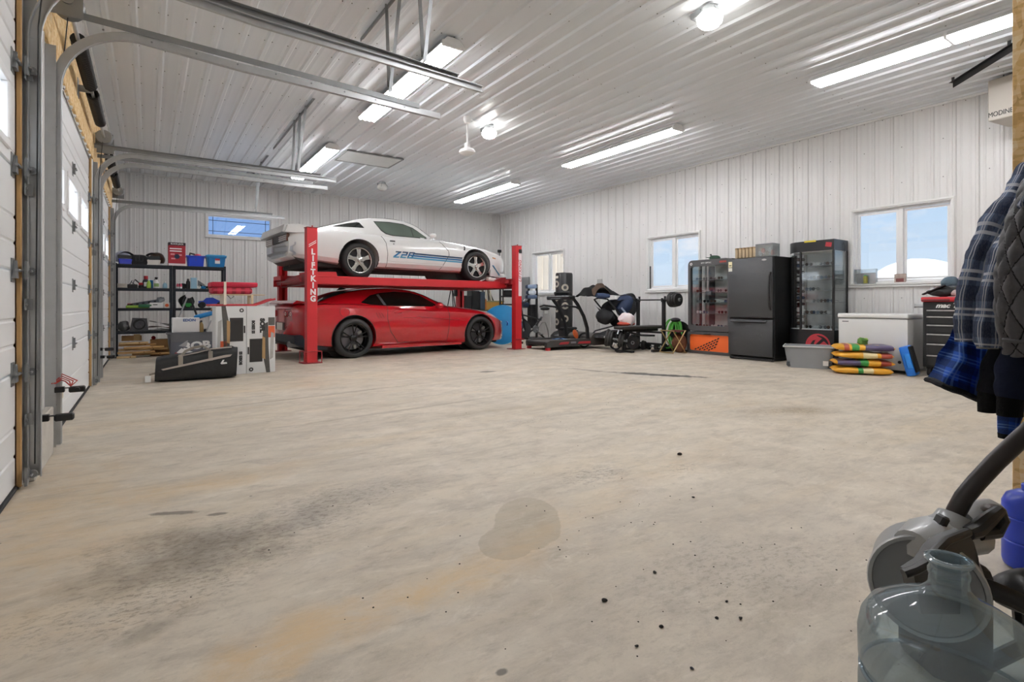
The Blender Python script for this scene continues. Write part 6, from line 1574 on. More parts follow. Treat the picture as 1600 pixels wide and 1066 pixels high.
# --- grey tote, bags of soil, chest freezer, case
t = tote('storage_tote', 8.27, 4.10, 0, .66, .42, .33, mat('translucent_grey_tub', '#8d9094', .25, var=.06), 'translucent grey tote with pale rim in front of the black display cabinet', lid=mat('pale_grey_rim', '#b9bbbb', .4), rz=R(-65), taper=.84)
b = B(); b.box(-.30, .30, -.155, .155, .012, .10, .02); b.obj('dark_contents', mat('grey_contents', '#4b4e52', .7, var=.3), t)
b = B(); b.box(.18, .25, -.20, -.194, .05, .12); b.obj('paper_scrap', M_whitep, t)
M_yel = mat('yellow_bag_film', '#e0a42e', .35, var=.12, scale=7); M_pur = mat('purple_bag_film', '#4d4466', .35, var=.3, scale=9)
def soil_bag(k, z, rz, dx, label, band):
    t = thing('soil_bag', label, 'bag', (8.13+dx, 3.33, z), R(-58)+rz)
    b = B()
    def f(u, v):
        a = 2*PI*v; sq = lambda c, p: math.copysign(abs(c)**p, c)
        ex = math.sin(PI*min(1, max(0, u)))**.24 if 0 < u < 1 else .0
        return ((u-.5)*.70, .215*sq(math.cos(a), .6)*(.85+.15*ex), .05+.047*sq(math.sin(a), .6)*ex*(1+.12*math.sin(9*u+k*2)))
    b.grid(f, 20, 20, cu=False); bmesh.ops.remove_doubles(b.bm, verts=b.bm.verts, dist=.0006); b.noise(.008, k, 13); b.obj('bag_film', M_yel, t, ang=60)
    for (u0, u1, mm, nm) in band:
        b = B(); b.grid(lambda u, v: (Vector(f(u0+(u1-u0)*u, .02+.96*v))-Vector((0, 0, .052)))*1.02+Vector((0, 0, .052)), 8, 20); b.noise(.008, k, 13); b.obj(nm, mm, t, ang=60)
    return t
GB = (M_green, 'green_band'); PB = (M_pur, 'purple_band'); RB = (mat('brick_red_film', '#9a3f2e', .4, var=.4, scale=20), 'red_band'); CB = (mat('cream_film', '#e6d6a6', .4, var=.2), 'cream_band')
soil_bag(0, .002, .0, -.03, 'yellow soil bag at the bottom of the stack before the freezer', [(.42, .5, *GB), (.5, .66, *CB)])
soil_bag(1, .105, .06, .0, 'soil bag second from the bottom, purple at its left end', [(.05, .42, *PB), (.42, .55, *GB), (.75, .92, *RB)])
soil_bag(2, .207, -.05, .0, 'yellow soil bag second from the top of the stack', [(.5, .72, *CB), (.78, .95, *RB)])
soil_bag(3, .309, .03, .02, 'topmost soil bag, yellow at one end and purple at the other', [(.28, .4, *GB), (.5, .95, *PB), (.16, .24, *RB)])
t = thing('garden_glove', 'lime and green crumpled glove on top of the soil bags', 'glove', (8.13, 3.31, .405)); b = B(); b.ball((0, 0, .035), (.10, .06, .05), 12, 8); b.noise(.03, 4, 18); b.obj('palm', mat('lime_cloth', '#8fb53d', .8, var=.5, scale=20, var2='#2d6a35'), t); b = B(); b.ball((.09, .0, .05), (.035, .03, .03), 10, 6); b.obj('cuff', M_lime, t)
M_fz = mat('white_freezer_enamel', '#dddddb', .35, var=.015)
t = thing('chest_freezer', 'white chest freezer under the largest right window', 'freezer', (8.52, 3.36, 0))
b = B(); b.box(0, .56, -.44, .44, .04, .745, .012, 2); b.obj('freezer_body', M_fz, t)
b = B(); b.box(-.015, .57, -.45, .45, .755, .82, .02, 3); b.obj('lid', mat('freezer_lid_white', '#e9e9e7', .3), t)
b = B(); b.box(.005, .55, -.43, .43, .745, .755); b.obj('gasket', M_grey, t)
b = B(); b.box(.03, .53, -.41, .41, .0, .04); b.obj('plinth', M_black, t)
b = B(); b.box(-.003, .001, .30, .385, .695, .71); b.obj('badge', M_grey, t)
b = B(); b.lathe([(0, -.015), (.018, -.012), (.022, 0), (0, 0)], (0, -.345, .155), 'x', 14); b.obj('drain_knob', M_black, t); b = B(); b.lathe([(0, -.006), (.008, -.006), (.008, 0), (0, 0)], (0, -.39, .15), 'x', 10); b.obj('indicator', M_black, t)
t = thing('tool_case', 'bright blue and black plastic case leaning between freezer and tool chest', 'case', (8.42, 2.82, 0.0), rot=(R(-14), 0, R(10)))
b = B(); b.box(-.12, .16, -.055, .055, .002, .40, .02, 2); b.obj('blue_shell', mat('bright_blue_plastic', '#1b6fd0', .35, var=.05), t); b = B(); b.box(-.128, -.1, -.045, .02, .10, .30, .008); b.obj('latch_bar', mat('blue_latch', '#2a86e0', .35), t); b = B(); b.box(-.125, .14, -.07, -.05, .04, .39, .01); b.obj('black_lid', M_black, t)
# --- rolling tool chest
M_tc = mat('tool_chest_black', '#1d1e20', .35, var=.08)
t = thing('tool_chest', 'black rolling tool chest with red top tray beside the freezer', 'tool chest', (8.50, 2.33, 0))
b = B(); b.box(.02, .50, -.46, .42, .12, .985, .008); b.obj('chest_body', M_tc, t)
dw = None
zz = [.14, .29, .44, .57, .69, .80, .885]
for k, (z0, z1) in enumerate(zip(zz, zz[1:])):
    b = B(); b.box(.0, .022, -.40, .37, z0+.006, z1-.006, .004); d = b.obj('drawer', M_tc, t)
    b = B(); b.box(-.012, .006, -.40, .37, z1-.022, z1-.006, .003); b.obj('drawer_pull', M_silver, d)
lettering('mac TOOLS', .085, M_white, t, facing((.014, .05, .935), '+x'), shear=.35, bold=.003, sx=1.05)
b = B(); b.box(-.01, .52, -.47, .435, .985, 1.05, .015, 2); b.obj('red_top', M_redm, t); b = B(); b.box(-.022, -.005, .12, .42, .995, 1.02, .005); b.obj('grip_strip', mat('dark_red', '#5b1a1c', .5), t)
b = B(); b.cyl((.1, .42, .93), (.1, .53, .93), .022, n=12); b.cyl((.1, .53, .93), (.1, .535, .93), .030, n=12); b.obj('side_handle', M_galv, t)
for x, y in ((.08, -.38), (.08, .36), (.44, -.38), (.44, .36)):
    b = B(); b.lathe([(0, -.02), (.05, -.02), (.055, 0), (.05, .02), (0, .02)], (x, y, .056), 'y', 16); b.box(x-.03, x+.03, y-.03, y+.03, .1, .12); b.obj('caster', M_rubber, t)
t = thing('work_gloves', 'black and red padded gloves in a heap on the tool chest', 'glove', (8.62, 2.55, 1.052)); b = B(); b.ball((0, 0, .06), (.10, .17, .06), 14, 8); b.noise(.04, 2, 11); b.obj('black_glove', M_cloth_black, t); b = B(); b.ball((.0, -.18, .045), (.09, .12, .045), 12, 8); b.noise(.03, 6, 13); b.obj('red_glove', mat('red_white_fabric', '#c0747a', .8, var=.5, scale=16, var2='#e8e4e2'), t); b = B(); b.beam((-.05, .22, .03), (-.02, -.02, .15), .10, .02, bev=.008); b.obj('glove_cuff', M_black, t)
t = thing('knit_hat', 'blue grey knit hat lying on the gloves on the tool chest', 'hat', (8.74, 2.52, 1.15)); b = B(); b.ball((0, 0, .08), (.09, .10, .09), 16, 10); b.noise(.014, 4, 12); b.obj('crown', mat('blue_grey_knit', '#52626d', .95, var=.2, bump=.6, bscale=70), t); b = B(); b.lathe([(.098, -.0), (.104, .03), (.09, .045)], (0, 0, .0), n=18); b.obj('brim_band', mat('grey_knit', '#5a5d60', .95, var=.2), t)
t = carton('purple_box', 8.80, 2.36, 1.052, .12, .16, .24, mat('purple_card', '#4a2f8f', .5, var=.1), 'purple box standing behind the hat on the tool chest', 'box'); b = B(); b.ball((-.02, 0, .13), (.05, .07, .05), 10, 6); b.obj('grey_ball', M_greyd, t)
# --- on the window sill of the largest window
t = thing('clear_case', 'clear plastic case with a dark board on the window sill', 'case', (XR-.005, 3.72, 1.268)); b = B(); b.box(-.035, .03, -.15, -.146, 0, .23); b.box(-.035, .03, .146, .15, 0, .23); b.box(-.035, -.032, -.146, .146, 0, .23); b.box(-.035, .03, -.15, .15, .23, .234); b.obj('clear_wall', M_clear, t); b = B(); b.prism([(.12, .0), (.14, .17), (-.13, .175), (-.10, .0)], -.02, .02, 'yz'); b.obj('dark_board', mat('slate_board', '#46494c', .5, var=.3, scale=12), t); b = B(); b.box(-.03, .02, -.14, -.07, .0, .16, .003); b.obj('brown_card', mat('brown_print', '#8a5c4c', .5, var=.5, scale=30), t)
bottle('green_bottle', [(0, 0), (.028, 0), (.03, .09), (.022, .11), (0, .11)], mat('olive_label', '#8d8a3c', .4, var=.4, scale=30), XR-.075, 3.70, 1.279, 'small olive green bottle with white cap before the clear case on the sill', [(.02, .10), (.02, .125), (0, .125)], M_green)
t = carton('photo_card', XR-.01, 3.26, 1.268, .03, .15, .14, mat('photo_print', '#a79a90', .5, var=.7, scale=18), 'small printed picture box at the middle of the largest window sill', 'box'); b = B(); b.box(-.017, -.015, -.05, .05, .02, .07); b.obj('red_print', mat('maroon_print', '#6d3a38', .5, var=.4), t)
# wall plate near the punching bag
b = B(); b.box(XR-.03, XR-.004, 9.55, 9.72, 1.28, 1.58, .004); tag(b.obj('wall_plate', mat('plate_grey', '#b4b4b2', .5)), 'grey electrical plate on the right wall behind the treadmill', 'plate')
# ================================================================== GYM CORNER
M_tdeck = mat('treadmill_belt', '#4a443e', .7, var=.15); M_tgrey = mat('treadmill_grey', '#3b3a39', .5, var=.1)
t = thing('treadmill', 'black and grey treadmill with red accents, deck towards the red lift post', 'treadmill', (6.72, 8.55, 0), R(-4))
b = B(); b.box(.03, 1.15, .09, .72, .10, .185, .01); b.obj('running_deck', M_tdeck, t)
for y in (.0, .72):
    b = B(); b.prism([(.0, .06), (.0, .17), (.08, .205), (1.2, .23), (1.2, .09), (.2, .07)], y, y+.09, 'xz'); b.obj('side_rail', M_tgrey, t)
b = B(); b.cyl((.03, .09, .14), (.03, .72, .14), .045, n=14); b.obj('rear_roller', M_black, t)
for y in (.01, .73): b = B(); b.box(.01, .10, y, y+.07, 0.001, .062, .006); b.obj('red_foot', M_redm, t)
for (x0, x1) in ((.30, .56), (.78, 1.18)):
    b = B(); b.prism([(x0, .12), (x1-.03, .12), (x1, .17), (x0+.04, .165)], -.012, 0, 'xz'); b.obj('red_accent', mat('accent_red', '#a83036', .4), t)
b = B(); b.box(.60, .74, -.008, 0, .13, .17, .003); b.obj('grey_plate', M_grey, t)
b = B()
b.prism([(1.12, .10), (1.12, .24), (1.2, .31), (1.35, .34), (1.55, .30), (1.66, .18), (1.66, .07), (1.2, .07)], -.03, .84, 'xz'); bmesh.ops.bevel(b.bm, geom=b.bm.edges[:], offset=.015, segments=2, affect='EDGES'); b.obj('motor_hood', mat('hood_brown_grey', '#46413c', .45, var=.1), t)
for y in (.02, .79):
    b = B(); b.tube([(1.07, y, .22), (1.05, y, .45), (.96, y, .70), (.80, y, .95), (.66, y, 1.10)], [.05, .048, .045, .042, .04], 8, sq=.6); b.obj('upright', M_black, t)
    b = B(); b.tube([(.90, y, .82), (.75, y, .90), (.45, y, .93), (.35, y, .90)], .022, 8); b.obj('handrail', M_black, t)
b = B(); b.box(.55, .72, -.02, .84, 1.05, 1.14, .02); b.cbox((.70, .41, 1.17), (.05, .62, .13), (0, R(-25), 0), .02); b.obj('console', M_black, t)
b = B(); b.cbox((.672, .41, 1.175), (.008, .40, .08), (0, R(-25), 0)); b.obj('screen', mat('dark_screen', '#23282c', .15), t)
b = B(); b.box(-.30, -.27, .3, .5, .9, 1.0) if False else b.box(.50, .56, .25, .6, 1.06, 1.09, .01); b.obj('cup_shelf', M_greyd, t)
# items on the treadmill
tag(B().lathe([(0, 0), (.10, 0), (.105, .015), (.06, .03), (0, .03)], n=20).obj('bowl', M_orange, loc=(7.70, 8.80, .30), rot=(R(70), 0, R(20))), 'bright orange round disc lying on the treadmill deck', 'disc')
t = thing('blue_cloth', 'small pale blue cloth on the treadmill deck', 'cloth', (7.42, 9.0, .187)); b = B(); b.grid(lambda u, v: ((u-.5)*.3, (v-.5)*.22, .012+.02*math.sin(6*u)*math.sin(5*v+1)), 10, 8); b.noise(.012, 3, 12); bmesh.ops.solidify(b.bm, geom=b.bm.faces[:], thickness=.01); b.obj('cloth_fold', mat('pale_blue_cloth', '#7fa3cf', .9, var=.3), t); b = B(); b.ball((.05, .02, .035), (.03, .03, .015), 8, 6); b.obj('dark_patch', M_black, t)
t = thing('rolled_mat', 'dark olive rolled mat lying behind the treadmill belt', 'mat', (7.35, 9.72, 0)); b = B(); b.cyl((-.25, 0, .09), (.35, .05, .09), .088, n=16); b.obj('mat_roll', mat('olive_grey_mat', '#4b4a42', .8, var=.3), t); b = B(); b.cyl((.1, .0, .09), (.12, .0, .09), .093, n=16); b.obj('strap', M_black, t)
# free standing punching bag
M_vin = mat('black_vinyl', '#202021', .35, var=.2, bump=.15, bscale=12); M_pad = mat('cream_target', '#e6e0d2', .5, var=.05)
bx, by = 8.6, 10.25
t = thing('punching_bag', 'tall black free standing punching bag with white ring targets', 'punching bag', (bx, by, 0))
b = B(); b.lathe([(0, .34), (.20, .34), (.215, .36), (.215, 1.70), (.20, 1.74), (0, 1.755)], n=32); b.obj('bag_body', M_vin, t)
b = B(); b.lathe([(0, 0), (.34, 0), (.36, .03), (.34, .18), (.26, .26), (.16, .30), (.16, .34), (0, .34)], n=28); b.obj('base', M_black, t)
fa = math.atan2(-by, -bx)
for col, (da, hs) in enumerate(((.12, (1.37, 1.14, .92, .60)), (-1.02, (1.46, 1.12, .84, .52)))):
    for h_ in hs:
        a = fa+da; M = Matrix.Rotation(a, 4, 'Z')
        b = B(); r0, r1 = .042, .088; V = []
        for i in range(20):
            an = 2*PI*i/20; ring = []
            for rr in (r0, r1):
                yy, zz_ = rr*math.cos(an), rr*math.sin(an); xx = math.sqrt(.219**2-yy*yy); ring.append(b.bm.verts.new(M @ Vector((xx, yy, h_+zz_))))
            V.append(ring)
        for i in range(20): b.bm.faces.new((V[i][0], V[i][1], V[(i+1) % 20][1], V[(i+1) % 20][0]))
        bmesh.ops.solidify(b.bm, geom=b.bm.faces[:], thickness=-.006); b.obj('ring_target', M_pad, t)
M = Matrix.Rotation(fa-1.0, 4, 'Z'); b = B(); b.box(.20, .219, -.06, .06, 1.60, 1.66, .003, 1, M); b.obj('brand_patch', M_pad, t)
# exercise bike
t = thing('exercise_bike', 'black exercise bike behind the front right lift post', 'exercise bike', (7.92, 10.62, 0))
b = B(); b.lathe([(.05, -.03), (.20, -.025), (.215, -.012), (.215, .012), (.20, .025), (.05, .03)], (-.30, 0, .33), 'y', 28); b.obj('flywheel', M_greyd, t)
b = B()
for p, q, r in (((-.30, -.05, .33), (-.36, 0, .80), .022), ((-.34, 0, .62), (.02, 0, .36), .026), ((.02, 0, .36), (.40, 0, .06), .024), ((.02, 0, .34), (-.5, 0, .06), .022), ((.02, 0, .36), (.26, 0, .64), .026), ((-.34, 0, .70), (.24, 0, .56), .018)): b.cyl(p, q, r, n=8)
b.obj('bike_frame', M_black, t)
b = B(); b.tube([(.06, -.06, .30), (.20, -.09, .50), (.30, -.09, .50), (.38, -.09, .30), (.42, -.09, .05)], .012, 6); b.obj('silver_guard', mat('chrome_tube', '#b4b2ae', .3, metal=.8), t)
for x in (-.52, .42): b = B(); b.cyl((x, -.25, .035), (x, .25, .035), .03, n=10); b.obj('floor_bar', M_black, t)
b = B(); b.cyl((.26, 0, .62), (.33, 0, .80), .018, n=8); b.obj('seat_post', M_galv, t)
b = B(); b.ball((.36, 0, .845), (.14, .085, .045), 16, 10); b.noise(.008, 2, 10); b.obj('saddle', M_black, t)
b = B(); b.cbox((.36, -.05, .76), (.13, .03, .09), (0, 0, 0), .01); b.obj('white_tag', mat('crumpled_white', '#d8d8d6', .8, var=.1), t)
b = B(); b.tube([(-.36, -.2, 1.02), (-.26, -.22, 1.08), (-.40, -.12, .98), (-.38, 0, .95), (-.40, .12, .98), (-.26, .22, 1.08), (-.36, .2, 1.02)], .016, 6); b.cyl((-.36, 0, .78), (-.38, 0, .97), .02, n=8); b.obj('handlebar', M_black, t)
b = B(); b.cbox((-.43, 0, 1.02), (.04, .16, .11), (0, .4, 0), .01); b.obj('display', M_greyd, t)
b = B(); b.lathe([(0, -.02), (.09, -.02), (.09, .02), (0, .02)], (.02, -.07, .34), 'y', 18); b.beam((.02, -.10, .34), (.12, -.10, .22), .03, .02); b.box(.08, .18, -.17, -.10, .20, .225, .004); b.obj('crank', M_galvd, t)
t = thing('floor_box', 'low black padded box on the floor between bike and punching bag', 'box', (8.45, 9.9, 0)); b = B(); b.box(-.2, .2, -.15, .15, .0, .33, .03, 2); b.obj('padded_body', M_cloth_black, t); b = B(); b.box(-.21, .15, -.16, .1, .332, .40, .03, 2); b.noise(.01, 2, 8); b.obj('cushion', M_cloth_black, t)
for k in range(3): b = B(); b.ball((-.202, -.12+k*.05, .12), (.006, .012, .014), 8, 6); b.obj('white_button', M_whitep, t)
# weight machine with padded rolls
t = thing('home_gym', 'home gym tower with pale blue padded rolls near the far right window', 'gym machine', (8.72, 11.65, 0))
for y in (-.12, .25): b = B(); b.box(-.02, .03, y, y+.05, 0, 1.5, .004); b.obj('post', M_black, t)
b = B(); b.box(-.25, .25, -.2, .35, 0, .05, .005); b.obj('base', M_black, t)
M_pb = mat('pale_blue_vinyl', '#8fa3be', .4, var=.08); M_nv = mat('navy_vinyl', '#2b3750', .4, var=.1)
for z, m, w_ in ((1.44, M_pb, .16), (1.28, mat('white_vinyl_pad', '#dfe6ef', .35), .13), (1.16, mat('slate_blue_vinyl', '#5b6c86', .4), .17)):
    b = B(); b.box(-.12, -.02, -w_, w_, z-.055, z+.055, .03, 2); b.obj('padded_roll', m, t)
    b = B(); b.box(-.14, -.0, w_, w_+.09, z-.05, z+.05, .02); b.obj('roll_end', M_nv, t)
b = B(); b.box(-.08, .08, .02, .2, .3, .95, .01); b.obj('weight_stack', M_dark, t)
b = B(); b.tube([(-.1, .3, 1.1), (-.25, .35, .9), (-.2, .4, .6), (.0, .35, .3)], .012, 6); b.obj('white_cable', M_whitep, t)
b = B(); b.cbox((-.2, .25, .95), (.22, .3, .14), (0, .3, 0), .03, 2); b.obj('seat_pad', M_nv, t)
# blue disc
t = thing('snow_disc', 'large bright blue disc leaning between the red car nose and the lift post', 'sled', (6.98, 10.62, .47), rot=(R(78), R(-10), R(-35)))
b = B(); b.lathe([(0, .05), (.2, .045), (.36, .02), (.455, -.01), (.47, .0), (.46, .012), (.36, .035), (.2, .062), (0, .068)], n=40); b.obj('disc_shell', mat('sky_blue_plastic', '#2191cf', .45, var=.18, scale=5, bump=.3, bscale=8), t)
b = B(); b.tube([(.47*math.cos(a), .47*math.sin(a), .0) for a in [2*PI*k/40 for k in range(40)]], .012, 6, closed=True); b.obj('rim', mat('sky_blue_rim', '#3aa6dd', .4), t)
b = B(); b.tube([(.12, -.05, .06), (.15, 0, .11), (.12, .05, .06)], .012, 6); b.obj('grip', M_bl, t)
b = B(); b.prism([(-.1, .0), (.1, 0), (.06, .45), (-.02, .5)], -.02, .02, 'xz'); tag(b.obj('prop_board', M_black, loc=(7.12, 10.78, 0), rot=(R(-10), 0, R(-35))), 'black board propping up the blue disc', 'board')
# black rack, bench with cabinet, speakers along the back right
t = thing('wire_rack', 'black metal rack beside the front right lift post at the back', 'rack', (8.1, 12.05, 0), R(-20))
for x in (-.16, .18):
    for y in (-.15, .15): b = B(); b.box(x-.015, x+.015, y-.015, y+.015, 0, 1.5, .003); b.obj('rack_post', M_black, t)
for z in (.12, .62, .95, 1.17, 1.40): b = B(); b.box(-.17, .19, -.16, .16, z-.02, z+.02, .004); b.obj('rack_shelf', M_dark, t)
for z in (1.24,): b = B(); b.box(-.12, .12, -.10, .10, z-.05, z+.1, .02); b.obj('black_crate', M_black, t)
t = thing('work_bench', 'wooden work bench with a yellow plywood cabinet at the back wall behind the cars', 'bench', (7.95, 13.3, 0))
b = B(); b.box(-.85, .85, -.32, .32, .76, .80, .004); b.obj('bench_top', mat('bench_green_edge', '#58604c', .6, var=.2), t)
for x in (-.8, .8): 
    for y in (-.27, .27): b = B(); b.box(x-.04, x+.04, y-.04, y+.04, 0, .76, .003); b.obj('leg', M_lumber, t)
b = B(); b.box(.0, .66, -.30, .25, .801, 1.02, .004); b.obj('plywood_box', mat('yellow_plywood', '#c08f3f', .6, var=.12), t)
b = B(); b.box(-.01, .67, -.31, .26, 1.021, 1.06, .003); b.obj('plywood_lid', mat('green_grey_board', '#8d8a5f', .6, var=.2), t)
b = B(); b.box(.02, .05, -.32, -.30, .81, 1.10, .003); b.obj('orange_stick', mat('orange_wood', '#b5642f', .6), t)
def speakerbox(x, w_, hh, z, label, front):
    t = thing('speaker', label, 'speaker', (x, 13.12, z)); b = B(); b.box(-w_/2, w_/2, -.14, .16, 0, hh, .006); b.obj('speaker_box', M_black, t)
    b = B(); b.box(-w_/2+.012, w_/2-.012, -.15, -.14, .012, hh-.012, .003); b.obj('grille', front, t); return t
speakerbox(7.40, .19, .40, .80, 'small black speaker at the back, left of the taller one', mat('speaker_cloth', '#1a1c1c', .9, var=.2))
speakerbox(7.65, .25, .54, .80, 'tall black speaker at the back behind the red car bonnet', mat('speaker_cloth', '#1a1c1c', .9, var=.2))
speakerbox(7.87, .17, .52, .80, 'slate blue fronted speaker at the right end of the speaker row', mat('slate_cloth', '#33414f', .8, var=.1))
t = thing('lumber_bundle', 'bundle of dark offcuts leaning on the back wall above the plywood box', 'lumber', (8.32, 13.42, 1.061))
for k in range(7):
    b = B(); x = -.17+k*.055; b.beam((x, -.05, .0), (x+random.uniform(-.08, .10), .16, .42+random.uniform(-.05, .1)), .035, .02); b.obj('offcut', (M_dark, mat('weathered_wood', '#6b6352', .8, var=.2), mat('pale_strip', '#b3ab98', .7))[k % 3], t)
t = thing('tripod', 'dark tripod frame with cables standing behind the red car windscreen', 'tripod', (7.0, 13.2, 0))
for dx in (-.28, .05, .32): b = B(); b.cyl((dx, -.1 if dx == .05 else .1, 0), (0, 0, 1.5), .014, n=8); b.obj('leg', M_dark, t)
b = B(); b.tube([(.0, 0, 1.48), (.25, -.05, 1.45), (.3, -.05, 1.2), (.2, -.05, .9)], .014, 6); b.obj('hose', M_dark, t); b = B(); b.box(-.05, .05, -.05, .05, 1.48, 1.6, .01); b.obj('head', M_black, t)
t = thing('control_box', 'black control box on the far right lift post', 'box', (6.50, 11.96, 1.16)); b = B(); b.box(-.08, .08, -.05, .05, 0, .2, .01); b.obj('box_body', M_black, t); b = B(); b.cyl((0, -.05, .1), (0, -.065, .1), .02, n=10); b.obj('knob', M_redm, t)
b = B(); b.box(XR-.07, XR-.02, 12.55, 13.25, .9, 1.76, .006); p = tag(b.obj('electrical_panel', mat('panel_grey', '#86898a', .5, var=.05)), 'grey electrical panel on the right wall near the back corner', 'panel')
t = thing('pole', 'thin dark pole with a small head leaning near the white car nose', 'pole', (8.2, 12.6, 0)); b = B(); b.cyl((0, 0, 0), (.02, .03, 2.45), .012, n=8); b.obj('shaft', M_greyd, t); b = B(); b.box(-.05, .06, -.02, .04, 2.42, 2.5, .01); b.obj('head', M_dark, t)

# stroller
t = thing('stroller', 'black three wheeled jogging stroller beside the treadmill', 'stroller', (8.2, 8.2, 0), R(-8))
M_sf = mat('black_stroller_fabric', '#222326', .8, var=.25, bump=.3, bscale=30)
M_tubeg = mat('grey_alu_tube', '#8e9092', .35, metal=.7)
wsp = [(-.35, .52, .165), (-.10, -.28, .165), (.32, -.33, .155)]
for k, (x, y, r) in enumerate(wsp):
    b = B(); b.lathe([(r-.03, -.022), (r, -.018), (r+.004, 0), (r, .018), (r-.03, .022), (r-.03, -.022)], (x, y, r+.004), 'x' if False else 'y', 26); w_ = b.obj('wheel_tyre', M_rubber, t)
    b = B(); b.lathe([(r-.032, -.015), (r-.02, -.012), (r-.02, .012), (r-.032, .015), (r-.032, -.015)], (x, y, r+.004), 'y', 26); b.obj('wheel_rim', M_silver, w_)
    b = B()
    for i in range(6): a = i*PI/3; b.cyl((x, y, r+.004), (x+(r-.03)*math.cos(a), y, r+.004+(r-.03)*math.sin(a)), .006, n=5)
    b.cyl((x, y-.03, r+.004), (x, y+.03, r+.004), .03, n=10); stuff(b.obj('wheel_spokes', M_greyd, w_))
def tubeobj(pts, r, m, nm='frame_tube'): B().tube(pts, r, 8).obj(nm, m, t)
tubeobj([(-.10, -.28, .2), (.0, -.25, .40), (.2, -.2, .52), (.33, -.2, .53), (.33, -.3, .2)], .018, M_tubeg)
tubeobj([(-.35, .45, .17), (-.2, .3, .38), (.05, .2, .45), (.3, .2, .50)], .016, M_greyd)
tubeobj([(.25, -.22, .50), (.0, -.24, .78), (-.28, -.24, 1.06), (-.33, .0, 1.09), (-.28, .24, 1.06), (.0, .24, .78), (.25, .2, .5)], .017, M_black, 'handle_tube')
b = B(); b.grid(lambda u, v: (-.28+.42*u+.06*math.sin(PI*v)*(1-u), -.22+.44*v, .95-.42*u-.13*math.sin(PI*v)*(1-.4*u)), 10, 10); b.noise(.015, 2, 8); bmesh.ops.solidify(b.bm, geom=b.bm.faces[:], thickness=.03); b.obj('seat_back', M_sf, t)
b = B(); b.ball((-.16, 0, .70), (.19, .22, .17), 16, 10, (0, .4, 0)); b.noise(.03, 3, 8); b.obj('hanging_bag', M_sf, t)
b = B(); b.prism([(-.32, .24), (.28, .20), (.34, .34), (.05, .40), (-.30, .30)], -.2, .22, 'xz'); b.noise(.02, 5, 7); b.obj('basket', M_sf, t)
def canopy(u, v):
    a = PI*(.1+.8*v); return (.12+.28*math.cos(a*.9)*1.0, -.24+.48*u, .72+.34*math.sin(a))
b = B(); b.grid(canopy, 10, 14); b.noise(.02, 1, 7); bmesh.ops.solidify(b.bm, geom=b.bm.faces[:], thickness=.012); b.obj('canopy', M_sf, t)
t = thing('jacket_pile', 'black and brown jackets thrown over the treadmill console and stroller handle', 'jacket', (7.92, 8.35, 1.08), R(-5))
b = B(); b.grid(lambda u, v: (-.48+.95*u, -.20+.40*v, .10+.17*math.sin(PI*u**.8)*math.sin(PI*v)**.5+.05*u-.07*abs(2*v-1)), 22, 10); b.noise(.045, 3, 6); bmesh.ops.solidify(b.bm, geom=b.bm.faces[:], thickness=.05); b.obj('black_jacket', M_cloth_black, t)
b = B(); b.grid(lambda u, v: (-.25+.45*u, -.235+.12*v, .06+.16*math.sin(PI*u)+.10*v), 14, 6); b.noise(.03, 5, 9); bmesh.ops.solidify(b.bm, geom=b.bm.faces[:], thickness=.03); b.obj('brown_lining', mat('brown_grey_fabric', '#6d5a4d', .9, var=.3, scale=20), t)
b = B(); b.tube([(-.2, -.24, .06), (-.05, -.26, .045), (.12, -.24, .05)], [.05, .055, .045], 10); b.noise(.012, 1, 14); b.obj('blue_sleeve', mat('dusk_blue_fabric', '#3b4c6a', .85, var=.2), t)
t = thing('navy_backpack', 'navy and black backpack sitting high on the stroller', 'bag', (8.42, 8.05, .78), R(-8))
b = B(); b.ball((0, 0, .16), (.19, .18, .25), 18, 12, (0, .5, 0)); b.noise(.03, 6, 7); b.obj('bag_body', mat('navy_nylon', '#2c3a58', .7, var=.4, scale=9), t)
b = B(); b.ball((.16, .02, .10), (.15, .19, .24), 16, 12, (0, .2, 0)); b.noise(.03, 4, 7); b.obj('black_flap', M_cloth_black, t)
b = B(); b.tube([(-.22, -.2, .1), (-.08, -.22, -.05), (.06, -.2, -.22)], .02, 6, sq=.4); b.obj('pale_strap', mat('pale_blue_webbing', '#9aa6bb', .7), t)
b = B(); b.box(-.12, .16, -.08, .02, .36, .375, .004); b.obj('top_board', M_black, t)
# plates on a stand
M_rub = mat('weight_rubber', '#262524', .65, var=.15, bump=.1, bscale=60)
def plates(b, c, ax, rads, th):
    p = Vector(c); a = Vector(ax).normalized()
    for r in rads:
        q = a.to_track_quat('Z', 'Y').to_matrix().to_4x4(); M = Matrix.Translation(p) @ q
        b.lathe([(0, 0), (r*.35, 0), (r*.4, th*.15), (r*.8, th*.15), (r*.86, 0), (r*.96, 0), (r, th*.2), (r, th*.8), (r*.96, th), (0, th)], n=28, M=M); p = p+a*th
    return p
t = thing('loaded_dumbbell', 'big black adjustable dumbbell resting on a small stand in front of the stroller', 'dumbbell', (7.72, 7.42, 0))
axv = Vector((.40, -.60, -.12)).normalized(); c0 = Vector((-.14, .30, .29))
for k in range(3): b = B(); plates(b, c0+axv*.045*k, axv, [.175-.01*k], .045); b.obj('plate', M_rub, t)
b = B(); b.cyl(c0-axv*.05, c0+axv*.42, .022, n=10); b.obj('bar', M_galvd, t)
for k in range(2): b = B(); plates(b, c0+axv*(.26+.045*k), axv, [.15-.02*k], .045); b.obj('plate', M_rub, t)
b = B(); b.cyl((.02, .02, .02), (.02, .02, .22), .018, n=8); b.cyl((.02, .02, .22), tuple(c0+axv*.34), .018, n=8); b.box(-.1, .14, -.04, .08, 0.001, .022, .005); b.obj('stand', M_black, t)
